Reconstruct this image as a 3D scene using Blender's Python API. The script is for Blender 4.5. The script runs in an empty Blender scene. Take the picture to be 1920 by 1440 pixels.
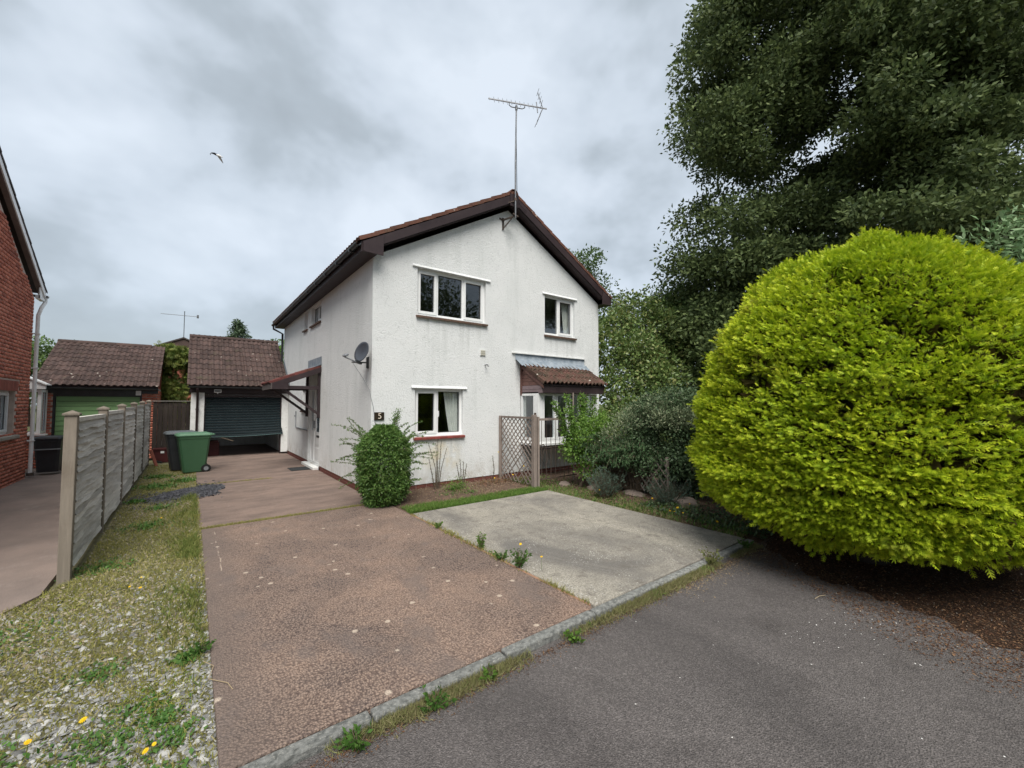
import bpy, math, random
import numpy as np
from mathutils import Vector, Matrix
R = math.radians
scene = bpy.context.scene
C = scene.collection
rng = np.random.default_rng(11)
random.seed(4)

# ------------------------------------------------------------ camera, sky, sun, exposure
cam_d = bpy.data.cameras.new('camera'); cam = bpy.data.objects.new('camera', cam_d); C.objects.link(cam)
cam.location = (0, 0, 1.7); cam.rotation_euler = (R(90 + 2.628), 0, R(-37.625))
cam_d.sensor_width = 36; cam_d.lens = 36 * 778.6 / 1920; cam_d.clip_start = .05; cam_d.clip_end = 2000
scene.camera = cam
SUN_EL, SUN_AZ = 56, 209          # sun azimuth clockwise from +Y (behind the camera, a little to the left)
w = bpy.data.worlds.new("World"); scene.world = w; w.use_nodes = True
nt = w.node_tree; nt.nodes.clear(); N = nt.nodes.new; L = nt.links.new
wo = N('ShaderNodeOutputWorld'); bg = N('ShaderNodeBackground'); bg.inputs['Strength'].default_value = .1
sky = N('ShaderNodeTexSky'); sky.sky_type = 'NISHITA'; sky.sun_disc = False
sky.sun_elevation = R(SUN_EL); sky.sun_rotation = R(SUN_AZ)
tc = N('ShaderNodeTexCoord')
mp = N('ShaderNodeMapping'); mp.inputs['Scale'].default_value = (1, 1, 1.4); L(tc.outputs['Generated'], mp.inputs['Vector'])
n1 = N('ShaderNodeTexNoise'); n1.inputs['Scale'].default_value = 1.9; n1.inputs['Detail'].default_value = 5; n1.inputs['Roughness'].default_value = .5; n1.inputs['Distortion'].default_value = .2
L(mp.outputs[0], n1.inputs['Vector'])
n2 = N('ShaderNodeTexNoise'); n2.inputs['Scale'].default_value = 4.6; n2.inputs['Detail'].default_value = 4; n2.inputs['Roughness'].default_value = .52; n2.inputs['Distortion'].default_value = .1
L(mp.outputs[0], n2.inputs['Vector'])
def mth(op, a, b=None, clamp=False):
    m = N('ShaderNodeMath'); m.operation = op; m.use_clamp = clamp
    for i, v in enumerate((a, b)):
        if v is None: continue
        if isinstance(v, (int, float)): m.inputs[i].default_value = v
        else: L(v, m.inputs[i])
    return m.outputs[0]
# overcast: thinner, brighter cloud towards the front right, thicker to the left
dt = N('ShaderNodeVectorMath'); dt.operation = 'DOT_PRODUCT'; L(tc.outputs['Generated'], dt.inputs[0]); dt.inputs[1].default_value = (.86, .5, .0)
s = mth('ADD', mth('MULTIPLY', n1.outputs[0], 1.15), mth('MULTIPLY', n2.outputs[0], .5))
s = mth('ADD', s, mth('SUBTRACT', mth('MULTIPLY', dt.outputs['Value'], .36), .33))
rp = N('ShaderNodeValToRGB'); L(s, rp.inputs[0]); e = rp.color_ramp.elements
e[0].position = .50; e[0].color = (.34, .38, .41, 1)
e[1].position = .92; e[1].color = (.70, .765, .84, 1)
x = e.new(.66); x.color = (.43, .485, .53, 1)
x = e.new(.77); x.color = (.575, .64, .71, 1)
sc = N('ShaderNodeVectorMath'); sc.operation = 'SCALE'; L(rp.outputs[0], sc.inputs[0]); sc.inputs['Scale'].default_value = 3.4
mx = N('ShaderNodeMix'); mx.data_type = 'RGBA'; mx.inputs[0].default_value = .94
L(sky.outputs[0], mx.inputs[6]); L(sc.outputs[0], mx.inputs[7]); L(mx.outputs[2], bg.inputs['Color']); L(bg.outputs[0], wo.inputs[0])
sd = bpy.data.lights.new('sun', 'SUN'); sd.energy = 1.5; sd.angle = R(40); sd.color = (1, .955, .89)
so = bpy.data.objects.new('sun', sd); C.objects.link(so)
az, el = R(SUN_AZ), R(SUN_EL)
so.rotation_euler = Vector((math.sin(az) * math.cos(el), math.cos(az) * math.cos(el), math.sin(el))).to_track_quat('Z', 'Y').to_euler()
scene.view_settings.view_transform = 'Standard'; scene.view_settings.look = 'None'
scene.view_settings.gamma = 1; scene.view_settings.exposure = 1.74; scene.view_settings.use_curve_mapping = False

# ------------------------------------------------------------ helpers: objects
def wl(o):
    v = Vector((0, 0, 0))
    while o: v += o.location; o = o.parent
    return v
def thing(name, label, cat, loc=(0, 0, 0), group=None):
    o = bpy.data.objects.new(name, None); C.objects.link(o); o.location = loc; o.empty_display_size = .1
    return tag(o, label, cat, group)
def tag(o, label=None, cat=None, group=None, kind=None):
    if label: o['label'] = label
    if cat: o['category'] = cat
    if group: o['group'] = group
    if kind: o['kind'] = kind
    return o
def link(name, me, parent=None, loc=None):
    o = bpy.data.objects.new(name, me); C.objects.link(o)
    if parent: o.parent = parent; o.location = (Vector(loc) if loc else wl(parent)) - wl(parent)
    elif loc: o.location = loc
    return o
class MB:
    """collects shapes in world coordinates and links them as one mesh object"""
    def __init__(s): s.v = []; s.f = []; s.sm = []
    def add(s, vs, fs, smooth=False):
        b = len(s.v); s.v += [tuple(v) for v in vs]; s.f += [tuple(i + b for i in f) for f in fs]; s.sm += [smooth] * len(fs); return s
    def box(s, a, b):
        x0, x1 = sorted((a[0], b[0])); y0, y1 = sorted((a[1], b[1])); z0, z1 = sorted((a[2], b[2]))
        return s.add([(x0, y0, z0), (x1, y0, z0), (x1, y1, z0), (x0, y1, z0), (x0, y0, z1), (x1, y0, z1), (x1, y1, z1), (x0, y1, z1)],
                     [(0, 3, 2, 1), (4, 5, 6, 7), (0, 1, 5, 4), (1, 2, 6, 5), (2, 3, 7, 6), (3, 0, 4, 7)])
    def prism(s, poly, ext):
        """poly: 3-D points in one plane, extruded along vector ext"""
        n = len(poly); P = [Vector(p) for p in poly]; E = Vector(ext)
        nr = sum(((P[i] - P[0]).cross(P[(i + 1) % n] - P[0]) for i in range(1, n - 1)), Vector())
        if nr.dot(E) > 0: P = P[::-1]
        return s.add(P + [p + E for p in P], [tuple(range(n)), tuple(range(2 * n - 1, n - 1, -1))] + [(i, i + n, (i + 1) % n + n, (i + 1) % n) for i in range(n)])
    def bar(s, a, b, w_, h, up=(0, 0, 1)):
        a = Vector(a); b = Vector(b); d = (b - a).normalized(); u = Vector(up); sd_ = d.cross(u).normalized(); u = sd_.cross(d)
        p = [a + sd_ * (i * w_ / 2) + u * (j * h / 2) for i, j in ((-1, -1), (1, -1), (1, 1), (-1, 1))]
        return s.prism(p, b - a)
    def tube(s, pts, rad, n=8, cap=True, smooth=True):
        pts = [Vector(p) for p in pts]; m = len(pts)
        rad = [rad] * m if isinstance(rad, (int, float)) else rad
        d0 = (pts[1] - pts[0]).normalized(); u = d0.orthogonal().normalized(); vs = []
        for i, p in enumerate(pts):
            d = (pts[min(i + 1, m - 1)] - pts[max(i - 1, 0)]).normalized()
            u = (u - d * u.dot(d)).normalized(); v = d.cross(u)
            vs += [p + (u * math.cos(k * 2 * math.pi / n) + v * math.sin(k * 2 * math.pi / n)) * rad[i] for k in range(n)]
        fs = [(i * n + k, i * n + (k + 1) % n, (i + 1) * n + (k + 1) % n, (i + 1) * n + k) for i in range(m - 1) for k in range(n)]
        s.add(vs, fs, smooth)
        if cap: s.add(vs[:n], [tuple(range(n - 1, -1, -1))]); s.add(vs[-n:], [tuple(range(n))])
        return s
    def mesh(s, name, m, origin=(0, 0, 0), bevel=0):
        me = bpy.data.meshes.new(name); o = Vector(origin)
        me.from_pydata([tuple(Vector(v) - o) for v in s.v], [], s.f)
        me.polygons.foreach_set('use_smooth', s.sm); me.materials.append(m); me.update(); return me
    def build(s, name, m, parent=None, origin=None, bevel=0):
        og = Vector(origin) if origin is not None else (wl(parent) if parent else Vector((0, 0, 0)))
        o = link(name, s.mesh(name, m, og), parent, og)
        if bevel:
            b = o.modifiers.new('bevel', 'BEVEL'); b.width = bevel; b.segments = 2; b.limit_method = 'ANGLE'; b.angle_limit = R(40)
        return o
def box(name, a, b, m, parent=None, bevel=0): return MB().box(a, b).build(name, m, parent, bevel=bevel)

def scatter(name, tv, tf, pos, X, Y, Z, scale, m, parent=None, rnd=None, smooth=False, origin=None, tint=None):
    """one mesh made of many transformed copies of a small template"""
    tv = np.asarray(tv, float); n = len(pos); k = len(tv)
    scale = np.asarray(scale, float)
    if scale.ndim == 0: scale = np.full((n, 3), float(scale))
    if scale.ndim == 1: scale = np.repeat(scale[:, None], 3, 1)
    V = pos[:, None, :] + (tv[None, :, 0:1] * scale[:, None, 0:1]) * X[:, None, :] + (tv[None, :, 1:2] * scale[:, None, 1:2]) * Y[:, None, :] + (tv[None, :, 2:3] * scale[:, None, 2:3]) * Z[:, None, :]
    og = np.array(origin if origin is not None else (wl(parent) if parent else (0, 0, 0)), float)
    V = (V - og).reshape(-1, 3)
    lens = np.array([len(f) for f in tf]); flat = np.concatenate([np.array(f) for f in tf])
    loops = (flat[None, :] + (np.arange(n) * k)[:, None]).reshape(-1)
    tot = np.tile(lens, n); st = np.concatenate([[0], np.cumsum(tot)[:-1]])
    me = bpy.data.meshes.new(name)
    me.vertices.add(n * k); me.vertices.foreach_set('co', V.astype(np.float32).reshape(-1))
    me.loops.add(len(loops)); me.loops.foreach_set('vertex_index', loops.astype(np.int32))
    me.polygons.add(len(tot)); me.polygons.foreach_set('loop_start', st.astype(np.int32)); me.polygons.foreach_set('loop_total', tot.astype(np.int32))
    if smooth: me.polygons.foreach_set('use_smooth', np.ones(len(tot), bool))
    me.update(calc_edges=True)
    rnd = rng.random(n) if rnd is None else rnd
    at = me.attributes.new('rnd', 'FLOAT', 'POINT'); at.data.foreach_set('value', np.repeat(rnd, k).astype(np.float32))
    if tint is not None:
        at = me.attributes.new('tint', 'FLOAT', 'POINT'); at.data.foreach_set('value', (np.tile(tint, n)).astype(np.float32))
    me.materials.append(m)
    return link(name, me, parent, tuple(og))
def unit(a): return a / np.maximum(np.linalg.norm(a, axis=1, keepdims=True), 1e-9)
def frames(Zd, spin=None):
    """orthonormal frames whose X axis follows Zd"""
    n = len(Zd); r = rng.normal(size=(n, 3)) if spin is None else spin
    Xa = unit(Zd); Ya = unit(np.cross(Xa, r)); return Xa, Ya, np.cross(Xa, Ya)
def fbm(x, y, seed=0, sc=1.0, oc=4):
    r = np.random.default_rng(seed); v = np.zeros_like(x, float); a = 1.0; t = 0
    for o in range(oc):
        for _ in range(5):
            th = r.random() * 6.283; ph = r.random() * 6.283; f = sc * (2 ** o) * (.6 + .8 * r.random())
            v += a * np.sin((x * math.cos(th) + y * math.sin(th)) * f + ph + 1.3 * np.sin((x * math.sin(th) - y * math.cos(th)) * f * .7 + ph * 2)) / 5; t += a / 5
        a *= .55
    return v / t * 1.9

# ------------------------------------------------------------ helpers: materials
class G:
    def __init__(s, name):
        s.m = bpy.data.materials.new(name); s.m.use_nodes = True; s.t = s.m.node_tree; s.b = s.t.nodes['Principled BSDF']
        s.geo = s.n('ShaderNodeNewGeometry'); s.pos = s.geo.outputs['Position']
    def n(s, t): return s.t.nodes.new(t)
    def l(s, a, b): s.t.links.new(a, b)
    def sock(s, i, v):
        if isinstance(v, (int, float)): i.default_value = v
        elif isinstance(v, tuple): i.default_value = v if len(v) == 4 or i.type == 'VECTOR' else (*v, 1)
        else: s.l(v, i)
    def map(s, scale=(1, 1, 1), rot=(0, 0, 0), loc=(0, 0, 0), src=None):
        m = s.n('ShaderNodeMapping'); m.inputs['Scale'].default_value = scale; m.inputs['Rotation'].default_value = rot; m.inputs['Location'].default_value = loc
        s.l(src or s.pos, m.inputs['Vector']); return m.outputs[0]
    def noise(s, sc=5, det=4, rough=.55, v=None, dist=0):
        n_ = s.n('ShaderNodeTexNoise'); n_.inputs['Scale'].default_value = sc; n_.inputs['Detail'].default_value = det; n_.inputs['Roughness'].default_value = rough; n_.inputs['Distortion'].default_value = dist
        s.l(v or s.pos, n_.inputs['Vector']); return n_.outputs[0]
    def vor(s, sc=5, v=None, out='Distance', feat='F1', rand=1):
        n_ = s.n('ShaderNodeTexVoronoi'); n_.inputs['Scale'].default_value = sc; n_.feature = feat; n_.inputs['Randomness'].default_value = rand
        s.l(v or s.pos, n_.inputs['Vector']); return n_.outputs[out]
    def ramp(s, f, *st):
        r = s.n('ShaderNodeValToRGB'); s.sock(r.inputs[0], f); e = r.color_ramp.elements
        cs = [(p, (c, c, c, 1) if isinstance(c, (int, float)) else (*c, 1)) for p, c in st]
        e[0].position, e[0].color = cs[0]; e[1].position, e[1].color = cs[-1]
        for p, c in cs[1:-1]: q = e.new(p); q.color = c
        return r.outputs[0]
    def mix(s, f, a, b, mode='MIX'):
        m = s.n('ShaderNodeMix'); m.data_type = 'RGBA'; m.blend_type = mode; s.sock(m.inputs[0], f); s.sock(m.inputs[6], a); s.sock(m.inputs[7], b); return m.outputs[2]
    def math(s, op, a, b=0, clamp=False):
        m = s.n('ShaderNodeMath'); m.operation = op; m.use_clamp = clamp; s.sock(m.inputs[0], a); s.sock(m.inputs[1], b); return m.outputs[0]
    def attr(s, n_):
        a = s.n('ShaderNodeAttribute'); a.attribute_name = n_; return a.outputs['Fac']
    def sep(s, v=None):
        x_ = s.n('ShaderNodeSeparateXYZ'); s.l(v or s.pos, x_.inputs[0]); return x_.outputs
    def oi(s): return s.n('ShaderNodeObjectInfo').outputs['Random']
    def bump(s, h, st=.3, dist=.01):
        b = s.n('ShaderNodeBump'); b.inputs['Strength'].default_value = st; b.inputs['Distance'].default_value = dist; s.sock(b.inputs['Height'], h)
        s.l(b.outputs[0], s.b.inputs['Normal'])
    def out(s, col, rough=.8, spec=.3, **k):
        s.sock(s.b.inputs['Base Color'], col); s.sock(s.b.inputs['Roughness'], rough); s.b.inputs['Specular IOR Level'].default_value = spec
        for a, v in k.items(): s.sock(s.b.inputs[a.replace('_', ' ')], v)
        return s.m
def hsvvar(g, col, f, amt):
    """brightness variation round 1 driven by factor f"""
    return g.mix(1.0, col, g.ramp(f, (0, 1 - amt), (1, 1.0)), 'MULTIPLY')
def simple(name, a, b=None, sc=6, rough=.7, bump=.15, bsc=60, vary=.25, stretch=(1, 1, 1), spec=.3, dirt=None, **k):
    g = G(name); v = g.map(stretch); b = b or tuple(c * .75 for c in a)
    c = g.mix(g.ramp(g.noise(sc, 6, .6, v), (.32, 0), (.68, 1)), a, b)
    if dirt: c = g.mix(g.ramp(g.noise(sc * 2.3, 8, .7, v), (.55, 0), (.72, 1)), c, dirt)
    if vary: c = hsvvar(g, c, g.oi(), vary)
    g.bump(g.noise(bsc, 5, .6, v), bump, .01)
    return g.out(c, rough, spec, **k)
def leafmat(name, cols, trans=.25, rough=.55, spec=.3, nsc=1.2, tint=None):
    g = G(name); r = g.attr('rnd')
    st = [(i / (len(cols) - 1), c) for i, c in enumerate(cols)]
    c = g.ramp(g.math('ADD', g.math('MULTIPLY', r, .75), g.math('MULTIPLY', g.noise(nsc, 3), .3)), *st)
    if tint: c = g.mix(g.attr('tint'), tint, c)
    g.out(c, rough, spec)
    tr = g.n('ShaderNodeBsdfTranslucent'); g.l(c, tr.inputs[0]); ms = g.n('ShaderNodeMixShader'); ms.inputs[0].default_value = trans
    g.l(g.b.outputs[0], ms.inputs[1]); g.l(tr.outputs[0], ms.inputs[2]); g.l(ms.outputs[0], g.t.nodes['Material Output'].inputs[0])
    return g.m

# ---- walls and roofs
def m_render():
    g = G('white_render'); p = g.pos; xyz = g.sep(); loc_ = g.map((1, 1, 1), (0, 0, 0), (7.3, 2.1, 4.4))
    c = g.mix(g.ramp(g.noise(1.3, 5, .6), (.35, 0), (.7, 1)), (.76, .775, .775), (.70, .72, .72))
    st = g.noise(3.2, 6, .65, g.map((1, 1, .12)))                       # rain streaks
    c = g.mix(g.ramp(st, (.54, 0), (.76, .42)), c, (.50, .53, .515))
    sp = g.noise(26, 6, .7, g.map((1, 1, .45)))                           # dark specks in the roughcast
    c = g.mix(g.ramp(sp, (.58, 0), (.70, .6)), c, (.40, .42, .41))
    # rust-yellow stain under the ground floor window
    dx = g.math('DIVIDE', g.math('SUBTRACT', xyz[0], 4.1), .55); dz = g.math('DIVIDE', g.math('SUBTRACT', xyz[2], .62), .38)
    rr = g.math('ADD', g.math('MULTIPLY', dx, dx), g.math('MULTIPLY', dz, dz))
    f = g.math('MULTIPLY', g.ramp(rr, (0, .75), (1, 0)), g.ramp(g.noise(2.6, 6, .65), (.42, 0), (.62, 1)))
    c = g.mix(f, c, (.62, .51, .30))
    for (xa, xb, zt) in ((3.5, 5.2, 3.40), (6.9, 8.05, 3.36), (3.46, 4.62, .96)):   # run-off streaks below the sills
        ins = g.math('MULTIPLY', g.math('GREATER_THAN', xyz[0], xa), g.math('LESS_THAN', xyz[0], xb))
        fall = g.math('MULTIPLY', g.math('LESS_THAN', xyz[2], zt), g.ramp(g.math('SUBTRACT', zt, xyz[2]), (0, 1), (.9, 0)))
        c = g.mix(g.math('MULTIPLY', g.math('MULTIPLY', ins, fall), g.ramp(g.noise(9, 4, .6, g.map((1, 1, .05))), (.48, 0), (.68, .55))), c, (.42, .44, .42))
    ck = g.math('ABSOLUTE', g.math('SUBTRACT', g.noise(.8, 6, .6, loc_), .5)); c = g.mix(g.math('MULTIPLY', g.math('LESS_THAN', ck, .0016), .45), c, (.40, .42, .41))   # hairline cracks
    low = g.math('MULTIPLY', g.ramp(xyz[2], (.08, 1), (.55, 0)), g.ramp(g.noise(4, 6, .7), (.45, 0), (.7, .8)))  # mud splash line
    c = g.mix(low, c, (.40, .36, .30))
    h = g.math('ADD', g.noise(48, 5, .75, g.map((1, 1, .5))), g.math('MULTIPLY', g.vor(70, g.map((1, 1, .6))), -.35))
    g.bump(h, .8, .02); return g.out(c, .9, .2)
def m_brick():
    g = G('red_brick'); r = g.attr('rnd')
    c = g.ramp(r, (0, (.30, .10, .07)), (.35, (.50, .165, .105)), (.7, (.57, .21, .14)), (1, (.40, .13, .09)))
    c = g.mix(g.ramp(g.noise(28, 6, .7), (.5, 0), (.75, .6)), c, (.15, .05, .04))
    g.bump(g.noise(70, 5, .7), .4, .006); return g.out(c, .9, .2)
def m_tile(name, a, b, lich=.62):
    g = G(name)
    c = g.mix(g.ramp(g.noise(7, 6, .65), (.35, 0), (.68, 1)), a, b)
    c = g.mix(1.0, c, g.ramp(g.oi(), (0, .68), (1, 1.12)), 'MULTIPLY')
    c = g.mix(g.ramp(g.noise(3.1, 7, .7), (.56, 0), (.70, .7)), c, (.065, .058, .035))
    v = g.vor(4.5, g.map((1, 1, 1), (0, 0, 0))); ns = g.noise(18, 4, .6)
    c = g.mix(g.math('MULTIPLY', g.ramp(g.math('ADD', v, g.math('MULTIPLY', ns, .12)), (.13, .7), (.20, 0)), g.ramp(g.noise(2.1, 3), (.48, 0), (.56, 1))), c, (.58, .54, .47))
    c = g.mix(g.ramp(g.noise(42, 7, .75), (lich, 0), (lich + .05, .7)), c, (.40, .36, .30))
    g.bump(g.noise(90, 5, .7), .4, .006); return g.out(c, .88, .25)
def m_glass():
    g = G('window_glass'); t = g.t; t.nodes.remove(g.b)
    tr = g.n('ShaderNodeBsdfTransparent'); tr.inputs[0].default_value = (.955, .975, .97, 1)
    gl = g.n('ShaderNodeBsdfGlossy'); gl.inputs['Roughness'].default_value = .015; gl.inputs[0].default_value = (.92, .95, 1, 1)
    b = g.n('ShaderNodeBump'); b.inputs['Strength'].default_value = .06; b.inputs['Distance'].default_value = .02; g.l(g.noise(1.6, 2), b.inputs['Height']); g.l(b.outputs[0], gl.inputs['Normal'])
    lw = g.n('ShaderNodeLayerWeight'); lw.inputs[0].default_value = .5; fr_ = g.math('ADD', g.math('MULTIPLY', g.math('POWER', lw.outputs['Facing'], 4.0), .9), .075, True)
    ms = g.n('ShaderNodeMixShader'); g.l(fr_, ms.inputs[0]); g.l(tr.outputs[0], ms.inputs[1]); g.l(gl.outputs[0], ms.inputs[2])
    g.l(ms.outputs[0], t.nodes['Material Output'].inputs[0]); return g.m
# ---- ground
def m_reddrive():
    g = G('red_imprinted_concrete'); xyz = g.sep()
    wob = g.n('ShaderNodeVectorMath'); wob.operation = 'ADD'
    nz = g.n('ShaderNodeTexNoise'); nz.inputs['Scale'].default_value = 1.7; nz.inputs['Detail'].default_value = 2; g.l(g.pos, nz.inputs['Vector'])
    scl = g.n('ShaderNodeVectorMath'); scl.operation = 'SCALE'; g.l(nz.outputs['Color'], scl.inputs[0]); scl.inputs['Scale'].default_value = .16
    g.l(g.pos, wob.inputs[0]); g.l(scl.outputs[0], wob.inputs[1])
    v = g.map((1, .8, 1), (0, 0, R(12)), src=wob.outputs[0])
    cell = g.vor(72, v, rand=.8)
    big = g.noise(.9, 7, .65, dist=.5); mid = g.noise(3.0, 8, .75)
    base = g.mix(g.ramp(big, (.40, 0), (.60, 1)), (.165, .122, .105), (.36, .25, .19))
    front = g.math('MULTIPLY', g.ramp(g.math('SUBTRACT', xyz[0], xyz[1]), (.0, 0), (1, 1)), .7)
    sw = g.math('ADD', g.math('MULTIPLY', xyz[0], .5), g.math('MULTIPLY', xyz[1], -.42))
    base = g.mix(g.math('MULTIPLY', g.ramp(sw, (-.6, 0), (.25, .8)), g.ramp(mid, (.35, .2), (.7, 1))), base, (.48, .30, .205))
    base = g.mix(g.ramp(mid, (.42, 0), (.75, .75)), base, (.20, .16, .145))
    dark = g.mix(1, base, (.46, .45, .46), 'MULTIPLY'); light = g.mix(.42, base, (.58, .43, .33))
    c = g.mix(g.ramp(g.math('ADD', cell, g.math('MULTIPLY', g.math('SUBTRACT', g.noise(55, 5, .75), .5), 2.2)), (.0, 0), (.75, 1)), light, dark)
    c = g.mix(g.ramp(g.noise(120, 5, .75), (.46, 0), (.68, .6)), c, (.13, .105, .10))
    lx = g.math('ABSOLUTE', g.math('SUBTRACT', g.math('ADD', xyz[0], g.math('MULTIPLY', g.noise(2.2, 3), .05)), .315))
    crk = g.math('MULTIPLY', g.math('LESS_THAN', lx, .006), g.math('MULTIPLY', g.math('GREATER_THAN', xyz[1], 5.2), g.math('LESS_THAN', xyz[1], 6.9)))
    c = g.mix(g.math('MULTIPLY', crk, g.ramp(g.noise(9, 3), (.45, 0), (.55, .8))), c, (.62, .50, .40))
    edge = g.math('MULTIPLY', g.ramp(g.math('ADD', g.math('SUBTRACT', xyz[0], .15), g.math('MULTIPLY', g.math('SUBTRACT', mid, .5), .5)), (.0, .75), (.38, 0)), 1)
    c = g.mix(edge, c, (.15, .12, .105))
    st = g.noise(1.5, 4, .6, g.map((1.2, .8, 1), (0, 0, .4), (3, 1, 0))); c = g.mix(g.ramp(st, (.56, 0), (.66, .55)), c, (.145, .12, .11))
    # lichen discs
    lv = g.vor(5.2); ln = g.noise(30, 5, .7); sel = g.ramp(g.vor(5.2, out='Color'), (.42, 0), (.5, .9))
    lf = g.math('MULTIPLY', g.ramp(g.math('ADD', lv, g.math('MULTIPLY', ln, .16)), (.17, .8), (.215, 0)), sel)
    c = g.mix(lf, c, (.55, .46, .37))
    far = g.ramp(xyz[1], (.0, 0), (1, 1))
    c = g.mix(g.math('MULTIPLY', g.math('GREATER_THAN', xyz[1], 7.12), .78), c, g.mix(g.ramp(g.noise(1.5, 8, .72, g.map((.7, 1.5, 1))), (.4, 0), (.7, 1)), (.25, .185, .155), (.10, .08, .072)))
    g.bump(g.math('ADD', g.math('MULTIPLY', cell, -1.0), g.math('MULTIPLY', g.noise(90, 4, .7), .6)), .75, .012)
    return g.out(c, .9, .2)
def m_greyslab():
    g = G('grey_concrete'); xyz = g.sep()
    c = g.mix(g.ramp(g.noise(1.1, 6, .62, g.map((1, .55, 1), (0, 0, .5)), dist=.8), (.34, 0), (.62, 1)), (.17, .162, .15), (.38, .355, .30))
    agg = g.vor(34, rand=1); c = g.mix(g.math('MULTIPLY', g.ramp(agg, (.16, 1), (.3, 0)), g.ramp(g.noise(2.0, 4), (.42, 0), (.60, .9))), c, (.58, .565, .53))
    c = g.mix(g.ramp(g.noise(70, 6, .75), (.44, 0), (.62, .8)), c, (.12, .108, .095))
    c = g.mix(g.ramp(g.noise(6, 7, .7), (.52, 0), (.68, .75)), c, (.13, .115, .10))
    g.bump(g.math('ADD', g.noise(60, 6, .7), g.math('MULTIPLY', g.noise(4, 4), .8)), .6, .012); return g.out(c, .92, .2)
def m_asphalt():
    g = G('asphalt')
    c = g.mix(g.ramp(g.noise(.8, 6, .6, g.map((1.6, .6, 1), (0, 0, -.5)), dist=.5), (.32, 0), (.68, 1)), (.088, .080, .078), (.135, .122, .118))
    c = g.mix(g.ramp(g.noise(2.3, 7, .68), (.55, 0), (.72, .55)), c, (.060, .053, .051))
    ag = g.vor(130, out='Color'); c = g.mix(.75, c, g.mix(1, c, g.ramp(ag, (.0, .45), (.6, 1.0), (1, 1.75)), 'MULTIPLY'))
    c = g.mix(g.ramp(g.noise(36, 6, .8), (.5, 0), (.72, .7)), c, (.052, .048, .048))
    g.bump(g.math('ADD', g.vor(110), g.math('MULTIPLY', g.noise(14, 5, .7), 1.2)), .8, .011); return g.out(c, .85, .3)
def m_soil(name='soil', a=(.105, .075, .052), b=(.055, .04, .03)):
    g = G(name); c = g.mix(g.ramp(g.noise(5, 8, .7), (.35, 0), (.68, 1)), a, b)
    c = g.mix(g.ramp(g.vor(60, out='Color'), (.75, 0), (.95, .5)), c, (.20, .17, .13))
    g.bump(g.noise(40, 8, .75), 1, .03); return g.out(c, .95, .1)
def m_rnd(name, *cols, rough=.85, spec=.25, bump=.3, spots=None):
    g = G(name); c = g.ramp(g.attr('rnd'), *[(i / (len(cols) - 1), c_) for i, c_ in enumerate(cols)])
    c = g.mix(g.ramp(g.noise(60, 5, .7), (.5, 0), (.75, .4)), c, spots or tuple(q * .5 for q in cols[0]))
    g.bump(g.noise(110, 4, .7), bump, .005); return g.out(c, rough, spec)
def m_wood(name, a, b, axis=2, rough=.9, vary=.35, dirt=(.09, .08, .065)):
    st = [14, 14, 14]; st[axis] = .9; g = G(name); v = g.map(tuple(st))
    c = g.mix(g.ramp(g.noise(2.2, 6, .65, v, dist=.6), (.3, 0), (.7, 1)), a, b)
    c = g.mix(g.ramp(g.noise(2.7, 7, .7), (.52, 0), (.78, .6)), c, dirt); c = hsvvar(g, c, g.oi(), vary)
    g.bump(g.noise(4, 5, .7, v), .5, .006); return g.out(c, rough, .2)
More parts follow.
